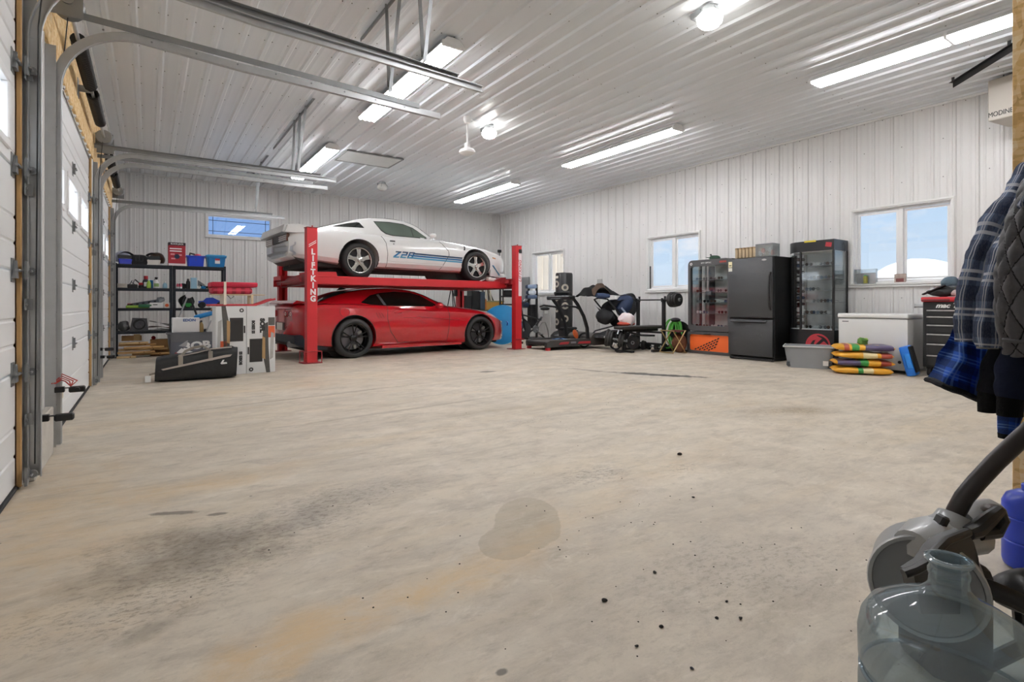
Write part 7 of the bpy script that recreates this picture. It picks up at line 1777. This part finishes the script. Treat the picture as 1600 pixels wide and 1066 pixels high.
# bench, uprights and barbell
t = thing('weight_bench', 'black weight bench with two tall barbell uprights by the right wall', 'bench', (8.6, 7.47, 0))
for y in (.34, -.34):
    b = B(); b.box(-.03, .03, y-.03, y+.03, 0, 1.06, .004); b.prism([(-.06, 1.0), (-.06, 1.08), (-.03, 1.08), (-.03, 1.02), (.03, 1.02), (.03, 1.12), (.05, 1.12), (.05, 1.0)], y-.02, y+.02, 'xz'); b.obj('upright', M_dark, t)
    b = B(); b.box(-.35, .3, y-.03, y+.03, 0.001, .05, .004); b.obj('floor_rail', M_black, t)
b = B(); b.box(-.02, .02, -.31, .31, .12, .16); b.box(-.02, .02, -.31, .31, .36, .40); b.obj('cross_bar', M_dark, t)
b = B(); b.box(-.95, .25, -.13, .13, .455, .52, .025, 3); b.obj('pad', mat('dark_vinyl_pad', '#37322f', .5, var=.1), t)
b = B(); b.box(-.80, .2, -.03, .03, .40, .455, .004); b.box(-.80, -.74, -.03, .03, .02, .40, .004); b.box(-.82, -.72, -.22, .22, .001, .04, .004); b.obj('spine', M_dark, t)
b = B(); b.tube([(-.7, -.05, .4), (-.4, -.1, .33), (.0, -.1, .31)], .02, 6); b.obj('brace', M_dark, t)
t = thing('barbell', 'long barbell with thick black plates resting on the bench uprights', 'barbell', (8.6, 7.47, 1.045))
b = B(); b.cyl((0, -.78, 0), (0, .78, 0), .0145, n=10); b.obj('bar', mat('dark_bar', '#3c3b3a', .35, metal=.7), t)
for s in (-1, 1):
    for k in range(4):
        b = B(); plates(b, (0, s*(.52+.048*k), 0), (0, s, 0), [(.15, .15, .142, .13)[k]], .046); b.obj('plate', M_rub, t)
    b = B(); plates(b, (0, s*.505, 0), (0, s, 0), [.04], .015); plates(b, (0, s*.715, 0), (0, s, 0), [.035], .03); b.obj('collar', M_galvd, t)
for k, (x, y, a) in enumerate(((8.52, 7.70, .4), (8.72, 7.52, .2), (8.70, 7.28, .1), (8.90, 7.28, -.2))):
    t = thing('dumbbell', ('nearest black dumbbell on the floor under the left bench upright', 'black dumbbell on the floor between the bench uprights', 'small black dumbbell on the floor beside the green hose', 'black dumbbell against the wall behind the green hose')[k], 'dumbbell', (x, y, .10 if k == 0 else .065), PI/2+a)
    r = .10 if k == 0 else .065
    b = B(); b.cyl((-.12, 0, 0), (.12, 0, 0), .016, n=8); b.obj('handle', M_galv, t)
    for s in (-1, 1): b = B(); plates(b, (s*.06, 0, 0), (s, 0, 0), [r*.99, r*.9], .035); b.obj('head', M_rub, t)
t = thing('floor_plate', 'large black weight plate leaning on the bench leg', 'weight plate', (8.36, 7.74, .15), rot=(0, R(8), R(20))); b = B(); plates(b, (0, 0, 0), (1, 0, 0), [.145], .05); b.obj('plate', M_rub, t); b = B(); b.lathe([(.02, -.004), (.04, -.004), (.04, .0), (.02, 0)], axis='x', n=16); b.obj('hub_ring', M_galvd, t)
t = thing('floral_pillow', 'white and pink floral pillow on a red cushion on the weight bench', 'pillow', (8.05, 7.62, .525)); b = B(); b.ball((0, 0, .13), (.16, .16, .13), 16, 10); b.noise(.045, 3, 9); b.obj('pillow_body', mat('floral_print', '#f6f3f2', .85, var=.0, scale=22, var2='#e6cdd4'), t); b = B(); b.ball((-.02, 0, .03), (.22, .14, .05), 14, 8); b.noise(.015, 2, 10); b.obj('red_cushion', mat('brick_red_cloth', '#a3402f', .85, var=.2), t)
# green hose on a reel, folding stool
t = thing('garden_hose', 'coil of bright green hose hanging on a black reel by the folding stool', 'hose', (8.80, 7.02, 0))
M_hose = mat('bright_green_hose', '#5fc04a', .35, var=.12)
for k in range(9):
    a0 = random.uniform(-.25, .25); rx = random.uniform(.11, .17); rz = random.uniform(.24, .30); cx = random.uniform(-.10, .06); cy_ = random.uniform(-.06, .10)
    b = B(); b.tube([(cx+.3*rx*math.sin(a)+.02*k, cy_+rx*math.cos(a), .36+rz*math.sin(a)+a0*.2*math.cos(a)) for a in [2*PI*i/28 for i in range(28)]], .013, 6, closed=True); b.obj('hose_loop', M_hose, t)
b = B(); b.cyl((-.05, 0, .36), (.18, 0, .36), .085, n=18); b.cyl((.17, 0, .36), (.19, 0, .36), .25, n=24); b.obj('reel_drum', M_black, t)
b = B(); b.ball((0, -.02, .64), (.09, .11, .045), 14, 8); b.obj('reel_top', M_black, t); b = B(); b.cyl((.12, 0, .02), (.12, 0, .6), .02, n=8); b.box(.0, .22, -.22, .22, .001, .03, .005); b.obj('reel_stand', M_black, t)
t = thing('folding_stool', 'folding stool with brass coloured legs and dark red seat in front of the hose', 'stool', (8.52, 6.84, 0), R(-12))
M_brass = mat('brass_tube', '#b49a6a', .35, metal=.7)
for y in (-.20, .20):
    b = B(); b.cyl((-.16, y, .012), (.14, y, .44), .011, n=8); b.obj('leg', M_brass, t); b = B(); b.cyl((.16, y*.92, .012), (-.14, y*.92, .44), .011, n=8); b.obj('leg', M_brass, t)
for x, z in ((-.14, .44), (.14, .44), (-.16, .013), (.16, .013)): b = B(); b.cyl((x, -.21, z), (x, .21, z), .010, n=8); b.obj('cross_tube', M_brass, t)
b = B(); b.grid(lambda u, v: (-.14+.28*u, -.19+.38*v, .45-.04*math.sin(PI*u)), 8, 6); bmesh.ops.solidify(b.bm, geom=b.bm.faces[:], thickness=.012); b.obj('sling_seat', mat('dark_red_canvas', '#5e2222', .85, var=.2), t)
t = thing('red_brown_bag', 'dark red and brown cloth bag hanging inside the folding stool', 'bag', (8.66, 6.80, 0)); b = B(); b.ball((0, 0, .20), (.12, .16, .19), 14, 10); b.noise(.03, 3, 9); b.obj('bag_body', mat('dark_maroon_cloth', '#4d2320', .9, var=.5, scale=12, var2='#8a5a3a'), t); b = B(); b.tube([(-.05, -.1, .34), (0, -.02, .42), (.05, .08, .35)], .01, 6); b.obj('handle', M_black, t)
# ================================================================== FOREGROUND RIGHT
PX, PY = 2.85, .622
b = B(); b.box(PX, PX+.12, YF, PY, 0, H, .002); struct(b.obj('wall_partition', M_osb))
t = thing('coat_hook', 'black steel hook bracket high on the chipboard partition', 'hook', (PX-.004, PY-.10, 1.56))
b = B(); b.box(-.012, .003, -.05, .05, -.03, .03, .003); b.obj('back_plate', M_black, t); b = B(); b.prism([(-.16, .05), (0, .0), (0, -.035), (-.14, .02)], -.02, .02, 'xz'); b.obj('hook_arm', M_black, t)
b = B(); b.box(-.02, .003, -.6, .05, .06, .10, .003); b.obj('hook_rail', M_lumber, t)

VR = -R(34.4)
CO_ = (2.377, .554, .95); K = 1.8/830
def L(px, py, dep=0.0): return Vector(((px-800)/830*(1.8+dep)-760/830*1.8, dep, (476-py)*K*(1+dep/1.8)))
from mathutils import noise as NZ
def sleeve(parent, name, pts, wid, dep, m, nu=26, nv=44, fold=.006, seed=0, ff=9, squash=None, hem=True, quilt=None):
    """cloth tube along pts; wid = half widths across the view, dep = half depths; uv along the sleeve"""
    n = len(pts)
    def lerp(a, v):
        q = v*(len(a)-1); i = min(int(q), len(a)-2); w = q-i
        if isinstance(a[0], Vector):
            # catmull-rom
            p0, p1, p2, p3 = a[max(i-1, 0)], a[i], a[i+1], a[min(i+2, len(a)-1)]
            return .5*((2*p1)+(p2-p0)*w+(2*p0-5*p1+4*p2-p3)*w*w+(3*p1-p0-3*p2+p3)*w**3)
        return a[i]+(a[i+1]-a[i])*w
    b = B()
    def f(u, v):
        c = lerp(pts, v); c2 = lerp(pts, min(1, v+.02)); c1 = lerp(pts, max(0, v-.02)); t_ = (c2-c1).normalized()
        side = t_.cross(Vector((0, 1, 0))).normalized(); back = side.cross(t_).normalized()
        a = 2*PI*u; ca, sa = math.cos(a), math.sin(a)
        nrm = (side*ca+back*sa)
        p = c+side*ca*lerp(wid, v)+back*sa*lerp(dep, v)
        d = NZ.noise(p*ff+Vector((seed, 2*seed, 0)))*fold+NZ.noise(p*ff*2.7+Vector((0, seed, seed)))*fold*.5
        if quilt: d += quilt(u, v)
        return p+nrm*d
    b.grid(f, nu, nv, cu=True)
    bmesh.ops.solidify(b.bm, geom=b.bm.faces[:], thickness=.004)
    return b.obj(name, m, parent, ang=70)
M_pl = plaid_mat('navy_flannel_plaid', '#7485a6', '#1a2748', '#e6e8ec', 5.0, 4.8, light_w=.075, lk=.8)
M_plb = plaid_mat('bright_blue_plaid', '#2f62c8', '#13234e', '#7aa2e0', 2.2, 4.5)
M_q = mat('charcoal_quilted_nylon', '#77767a', .45, var=.06, bump=.2, bscale=70)
M_hood = mat('black_fleece', '#20222b', .95, var=.25, bump=.4, bscale=90); M_navy = mat('navy_fleece', '#1e2742', .95, var=.3, bump=.4, bscale=60)
M_rib = mat('black_rib_knit', '#0f1013', .95, var=.2, bump=.5, bscale=120)
def coat(name, label, cat='jacket'): return thing(name, label, cat, CO_, VR)
def quilt_seams(m, k1, k2):
    """dark stitch lines that also paint groove shade along the quilting seams, in uv"""
    nt = m.node_tree; N = nt.nodes; Lk = nt.links; bs = N['Principled BSDF']; src = bs.inputs['Base Color'].links[0].from_socket
    uv = N.new('ShaderNodeUVMap'); sp = N.new('ShaderNodeSeparateXYZ'); Lk.new(uv.outputs[0], sp.inputs[0]); outs = []
    for sg in (1, -1):
        a = N.new('ShaderNodeMath'); a.operation = 'MULTIPLY'; a.inputs[1].default_value = k1; Lk.new(sp.outputs[0], a.inputs[0])
        c = N.new('ShaderNodeMath'); c.operation = 'MULTIPLY_ADD'; c.inputs[1].default_value = sg*k2; Lk.new(sp.outputs[1], c.inputs[0]); Lk.new(a.outputs[0], c.inputs[2])
        p = N.new('ShaderNodeMath'); p.operation = 'PINGPONG'; p.inputs[1].default_value = .5; Lk.new(c.outputs[0], p.inputs[0])
        q = N.new('ShaderNodeMath'); q.operation = 'LESS_THAN'; q.inputs[1].default_value = .035; Lk.new(p.outputs[0], q.inputs[0]); outs.append(q.outputs[0])
    mxm = N.new('ShaderNodeMath'); mxm.operation = 'MAXIMUM'; Lk.new(outs[0], mxm.inputs[0]); Lk.new(outs[1], mxm.inputs[1])
    mx = N.new('ShaderNodeMix'); mx.data_type = 'RGBA'; Lk.new(mxm.outputs[0], mx.inputs[0]); Lk.new(src, mx.inputs[6]); mx.inputs[7].default_value = lin('#2a2a2d'); Lk.new(mx.outputs[2], bs.inputs['Base Color'])
quilt_seams(M_q, 12, 8)  # stitching darkened in the colour so the quilting grooves look deeper
# grey quilted vest, nearest
t = coat('quilted_jacket', 'charcoal diamond quilted jacket hanging nearest at the right edge')
def qf(u, v):
    a = u*12+v*8.0; c = u*12-v*8.0
    return .019*min(abs(math.sin(PI*a)), abs(math.sin(PI*c)))**.5-.009
P = [L(1660, 533, -.10), L(1657, 480, -.12), L(1657, 420, -.12), L(1662, 360, -.11), L(1668, 310, -.08), L(1676, 262, -.03), L(1690, 215, .04)]
sleeve(t, 'quilted_body', P, [.172, .186, .182, .165, .142, .10, .05], [.07, .08, .085, .085, .075, .06, .04], M_q, 120, 130, fold=.006, ff=6, quilt=qf, seed=1)
sleeve(t, 'plaid_trim', [L(1597, 318, -.115), L(1608, 312, -.145), L(1628, 308, -.165), L(1650, 305, -.172)], [.020, .022, .022, .02], [.012, .012, .012, .012], M_pl, 14, 24, fold=.002)
sleeve(t, 'hem_binding', [L(1566, 531, -.14), L(1600, 535, -.18), L(1650, 538, -.19), L(1700, 538, -.16)], [.006]*4, [.006]*4, M_q, 10, 20, fold=.001)
# flannel shirt jacket: two sleeves
t = coat('flannel_jacket', 'navy and white plaid flannel jacket with two hanging sleeves')
sleeve(t, 'sleeve', [L(1608, 262, .16), L(1582, 305, .14), L(1552, 355, .13), L(1529, 410, .12), L(1518, 460, .12), L(1514, 500, .12), L(1514, 534, .12)], [.028, .038, .044, .044, .044, .040, .034], [.03, .034, .036, .036, .034, .032, .03], M_pl, 30, 60, fold=.013, ff=11, seed=3)
sleeve(t, 'sleeve', [L(1618, 290, .05), L(1598, 335, .04), L(1573, 390, .03), L(1555, 445, .03), L(1546, 495, .03), L(1543, 543, .03)], [.03, .038, .044, .046, .044, .036], [.03, .034, .036, .036, .034, .03], M_pl, 30, 60, fold=.014, ff=11, seed=7)
sleeve(t, 'cuff_lining', [L(1543, 530, .03), L(1543, 545, .03)], [.031, .030], [.027, .027], mat('pale_lining', '#a4a19d', .9, var=.5, scale=40), 20, 6, fold=.008, ff=18)
sleeve(t, 'shirt_body', [L(1660, 470, .05), L(1655, 380, .06), L(1650, 310, .10), L(1655, 255, .14), L(1680, 205, .14)], [.13, .13, .10, .07, .04], [.05, .05, .05, .05, .03], M_pl, 30, 40, fold=.012, seed=4)
# bright blue plaid work shirt flaring at the bottom
t = coat('blue_plaid_jacket', 'bright blue plaid jacket with black hem flaring out lowest at the left')
def flare(u, v):
    x0 = 1500-52*v**1.1; x1 = 1556-6*v; y = 488+(592-488)*v
    yy = y+(v*u)*40; px = x0+(x1-x0)*u
    dep = .18+.035*math.sin(u*9+v*2)*(.3+v)-.03*u
    return L(px, yy, dep)+Vector((0, NZ.noise(Vector((u*5, v*4, 1)))*.02, 0))
b = B(); b.grid(flare, 26, 26); bmesh.ops.solidify(b.bm, geom=b.bm.faces[:], thickness=.012); b.obj('front_panel', M_plb, t, ang=70)
b = B(); b.grid(lambda u, v: flare(u, v)+Vector((.07, .08, .0)), 20, 20); bmesh.ops.solidify(b.bm, geom=b.bm.faces[:], thickness=.012); b.obj('back_panel', M_plb, t, ang=70)
b = B(); b.tube([flare(k/16, 1.0)+Vector((0, -.005, -.002)) for k in range(17)], .011, 8, sq=1.6); b.noise(.004, 2, 20); b.obj('black_hem', M_rib, t)
sleeve(t, 'upper_body', [L(1535, 505, .22), L(1560, 430, .23), L(1605, 340, .24), L(1640, 270, .25)], [.05, .06, .06, .04], [.03, .03, .03, .03], M_plb, 24, 30, fold=.01)
sleeve(t, 'sleeve', [L(1604, 560, .2), L(1588, 610, .19), L(1577, 650, .18), L(1575, 680, .17)], [.045, .04, .034, .030], [.03, .03, .028, .026], M_plb, 24, 30, fold=.008)
sleeve(t, 'black_cuff', [L(1575, 677, .17), L(1575, 685, .17)], [.031, .030], [.028, .028], M_rib, 20, 4, fold=.002)
# black hooded sweatshirt: two sleeves with ribbed cuffs
t = coat('hooded_sweatshirt', 'black and navy hooded sweatshirt with two ribbed cuffs hanging below the quilted jacket')
sleeve(t, 'sleeve', [L(1590, 480, .10), L(1570, 540, .10), L(1553, 580, .09), L(1545, 615, .09)], [.045, .046, .042, .035], [.035, .035, .035, .03], M_hood, 28, 36, fold=.010, seed=2)
sleeve(t, 'cuff', [L(1545, 612, .09), L(1542, 630, .09), L(1542, 644, .09)], [.032, .028, .027], [.028, .026, .026], M_rib, 24, 12, fold=.002)
sleeve(t, 'sleeve', [L(1618, 490, .0), L(1600, 545, .0), L(1585, 588, .0), L(1580, 622, .0)], [.05, .056, .054, .046], [.04, .042, .04, .036], M_navy, 28, 36, fold=.012, seed=5)
sleeve(t, 'cuff', [L(1580, 618, .0), L(1578, 636, .0), L(1578, 650, .0)], [.041, .038, .036], [.033, .03, .03], M_rib, 24, 12, fold=.002)
sleeve(t, 'sweatshirt_body', [L(1640, 700, .1), L(1640, 600, .08), L(1650, 500, .08), L(1655, 400, .08), L(1670, 300, .1)], [.07, .08, .11, .11, .07], [.05, .06, .06, .05, .04], M_navy, 28, 40, fold=.016, seed=8)

# grey power tool with rounded housing and bent tube handle
TO = (1.576, .436, .387); K2 = 1.25/830
t = thing('power_shovel', 'grey and black power tool with bent black tube handle behind the water bottle', 'power tool', TO, VR)
def T(px, py, dep=0.0): return Vector(((px-800)/830*(1.25+dep)-700/830*1.25, dep, ((850-py)*K2*(1+dep/1.25)-374*K2*dep/1.25)))
M_gh = mat('grey_housing', '#8b8d8e', .35, var=.05, coat=.2); M_gl = mat('pale_grey_housing', '#a9abab', .32, var=.04, coat=.2)
c = T(1447, 905, .05)
b = B(); ax = Vector((-.55, -.72, .10)).normalized(); q = (-ax).to_track_quat('Z', 'Y').to_matrix().to_4x4(); M = Matrix.Translation(c+ax*.07) @ q
b.lathe([(0, .012), (.094, .006), (.104, .0), (.112, .006), (.114, .02), (.114, .17), (.10, .18), (0, .18)], n=44, M=M); b.obj('drum_housing', M_gh, t, ang=40)
b = B(); b.lathe([(.106, -.002), (.114, -.004), (.117, .004), (.115, .014)], n=44, M=M); b.obj('rim', M_gl, t)
b = B(); pts = [T(1425, 850, .02), T(1452, 840, .06), T(1490, 836, .12), T(1512, 838, .16)]; b.tube(pts, [.03, .045, .05, .045], 14, sq=1.3); b.obj('top_cover', M_gl, t)
b = B(); b.tube([T(1470, 838, .08), T(1486, 822, .09), T(1492, 806, .095)], [.052, .042, .036], 18); b.obj('tube_socket', M_gh, t)
b = B(); b.cbox(T(1470, 816, .05), (.02, .03, .035), (0, .5, 0), .005); b.obj('clamp_lever', M_black, t)
b = B(); b.tube([T(1488, 818, .09), T(1494, 800, .09), T(1506, 778, .085), T(1526, 754, .08), T(1556, 722, .07), T(1590, 690, .06), T(1640, 644, .05), T(1700, 590, .04), T(1760, 545, .03)], [.020]+[.0205]*8, 18); b.obj('handle_tube', mat('satin_black_tube', '#2a2625', .35, var=.1, metal=.3), t)
b = B(); b.tube([T(1742, 558, .033), T(1800, 515, .02), T(1840, 500, .02)], .026, 14); b.obj('grip', M_rubber, t)
b = B(); b.tube([T(1412, 897, -.12), T(1430, 891, -.12), T(1447, 882, -.11), T(1464, 860, -.09), T(1478, 846, -.06), T(1512, 832, -.02)], .010, 10); b.obj('bar_guard', M_black, t)
b = B(); F = [T(1476, 851, -.06), T(1514, 836, -.02), T(1522, 848, -.01), T(1529, 872, -.01), T(1532, 900, -.01), T(1526, 935, -.01), T(1500, 960, -.04), T(1440, 960, -.10), T(1428, 900, -.11), T(1450, 886, -.10), T(1464, 864, -.08)]
va = [b.bm.verts.new(p) for p in F]; vb = [b.bm.verts.new(p+Vector((.0, .04, 0))) for p in F]; b.bm.faces.new(va); b.bm.faces.new(vb[::-1])
for k in range(len(F)): b.bm.faces.new((va[k], va[(k+1) % len(F)], vb[(k+1) % len(F)], vb[k]))
bmesh.ops.triangulate(b.bm, faces=[f for f in b.bm.faces if len(f.verts) > 4])
b.obj('side_plate', M_black, t)
b = B(); pts = [T(1505, 822, .10), T(1520, 812, .14), T(1545, 806, .18), T(1558, 804, .2)]; b.tube(pts, [.035, .045, .045, .03], 14, sq=.8); b.obj('rear_cover', M_gl, t)
b = B(); b.tube([T(1512, 834, .04), T(1526, 828, .05), T(1545, 812, .06), T(1562, 798, .08)], [.016, .02, .018, .013], 10); b.tube([T(1562, 798, .08), T(1566, 812, .08), T(1556, 832, .08), T(1530, 836, .06)], [.012, .016, .016, .014], 10); b.obj('rear_bumper', M_black, t)
b = B(); b.ball(T(1552, 796, .1), (.028, .022, .012), 12, 8); b.obj('end_cap', mat('dark_brown_cap', '#3a302a', .4), t)
b = B(); b.box(-.0, .15, .06, .22, -.385, -.09, .03, 2); b.obj('motor_box', M_black, t)
b = B(); b.tube([T(1515, 912, .05), T(1545, 920, .02), T(1580, 935, .0), T(1640, 965, .0)], .022, 10); b.obj('power_cord', M_black, t)
b = B(); b.ball(T(1595, 925, .12), (.07, .07, .05), 14, 8); b.noise(.015, 3, 14); b.obj('folded_cord', M_black, t)
b = B(); b.tube([T(1595, 935, .12)+Vector((0, 0, -.0)), T(1600, 1010, .12), Vector((.13, .12, -.384))], .02, 8); b.obj('support_leg', M_black, t)

# water bottle
M_wb = glass('blue_grey_bottle', '#dde9ef', .08, .06, .13, '#c3d2da')
t = thing('water_bottle', 'large empty clear blue water cooler bottle standing at the lower right corner', 'bottle', (1.183, .343, 0))
b = B(); r = .137
b.lathe([(0, .012), (.10, .004), (.125, .004), (r, .02), (r, .12), (r-.006, .13), (r-.006, .145), (r, .155), (r, .245), (r-.007, .255), (r-.007, .275), (r, .286), (r+.001, .335), (r-.004, .362), (r-.017, .385), (r-.045, .403), (.065, .418), (.045, .428), (.034, .440), (.030, .447), (.029, .462), (.031, .467), (.031, .473), (.0285, .477), (.0285, .484), (.033, .487), (.034, .493), (.032, .497), (.027, .497), (.0255, .492), (.0255, .44)], n=64)
b.obj('bottle_shell', M_wb, t, ang=70)
b = B(); b.tube([(.0335*math.cos(a), .0335*math.sin(a), .493) for a in [2*PI*k/36 for k in range(36)]], .0032, 6, closed=True); b.obj('lip', glass('bottle_lip', '#dbe8ef', .25, .05, .25, '#bdd0da'), t)
for z in (.137, .265): b = B(); b.tube([((r-.004)*math.cos(a), (r-.004)*math.sin(a), z) for a in [2*PI*k/48 for k in range(48)]], .004, 6, closed=True); b.obj('rib_ring', M_wb, t)

# blue jug
t = thing('blue_jug', 'cobalt blue plastic jug standing on the floor by the chipboard partition', 'jug', (2.61, .517, 0))
b = B(); r = .082; b.lathe([(0, .002), (r-.02, .002), (r-.004, .012), (r, .03), (r, .10), (r-.003, .104), (r, .108), (r, .185), (r-.003, .189), (r, .193), (r, .235), (r-.012, .262), (.045, .278), (.026, .283), (.026, .29), (0, .29)], n=40); b.obj('jug_body', mat('cobalt_plastic', '#1c3bb5', .3, var=.06), t)
b = B(); b.lathe([(.028, .276), (.029, .302), (.025, .306), (0, .306)], n=18); b.obj('cap', mat('cobalt_cap', '#2344c4', .4), t)
b = B(); b.tube([(-.05, -.06, .24), (-.075, -.05, .275), (-.06, -.01, .295), (-.03, .0, .295)], .012, 8); b.obj('handle', mat('cobalt_cap', '#2344c4', .4), t)

# dirt clods and grit on the floor
M_dirt = mat('dark_dirt', '#1f1b17', .95, var=.3)
spots = [(1.205, 1.234, .010), (1.477, 1.264, .008), (2.77, 2.17, .018), (1.418, .975, .007), (1.244, 1.041, .008), (1.118, 1.02, .007), (1.168, .877, .006), (1.523, 1.012, .006), (1.474, .933, .007), (2.21, 1.651, .008)]
DLAB = ('flat piece left of the main scatter', 'highest piece of the main scatter in front', 'far piece alone in the middle of the floor', 'rightmost of the close scatter', 'middle of the close scatter', 'lower left of the close scatter', 'lowest piece of the close scatter', 'upper right of the close scatter', 'long piece at the right of the close scatter', 'single piece between the damp patch and the right wall')
for k, (x, y, r) in enumerate(spots):
    b = B(); b.ball((0, 0, r*.45), (r, r*.7, r*.45), 9, 6); b.noise(r*.35, k, .6/r); o = b.obj('dirt_clod', M_dirt, loc=(x, y, 0.0), rot=(0, 0, k*1.3)); tag(o, 'dark dirt clod, %s' % DLAB[k], 'dirt')
b = B()
for k in range(150):
    x = random.gauss(1.45, .55); y = random.gauss(1.35, .5); r = random.uniform(.0015, .0038)
    if k > 90: x = random.uniform(.2, 5); y = random.uniform(1.5, 5)
    b.lathe([(0, r*.9), (r, r*.3), (r, 0), (0, 0)], (x, y, 0), n=5)
o = stuff(b.obj('floor_grit', M_dirt)); tag(o, 'fine dark grit scattered over the concrete floor', 'grit')
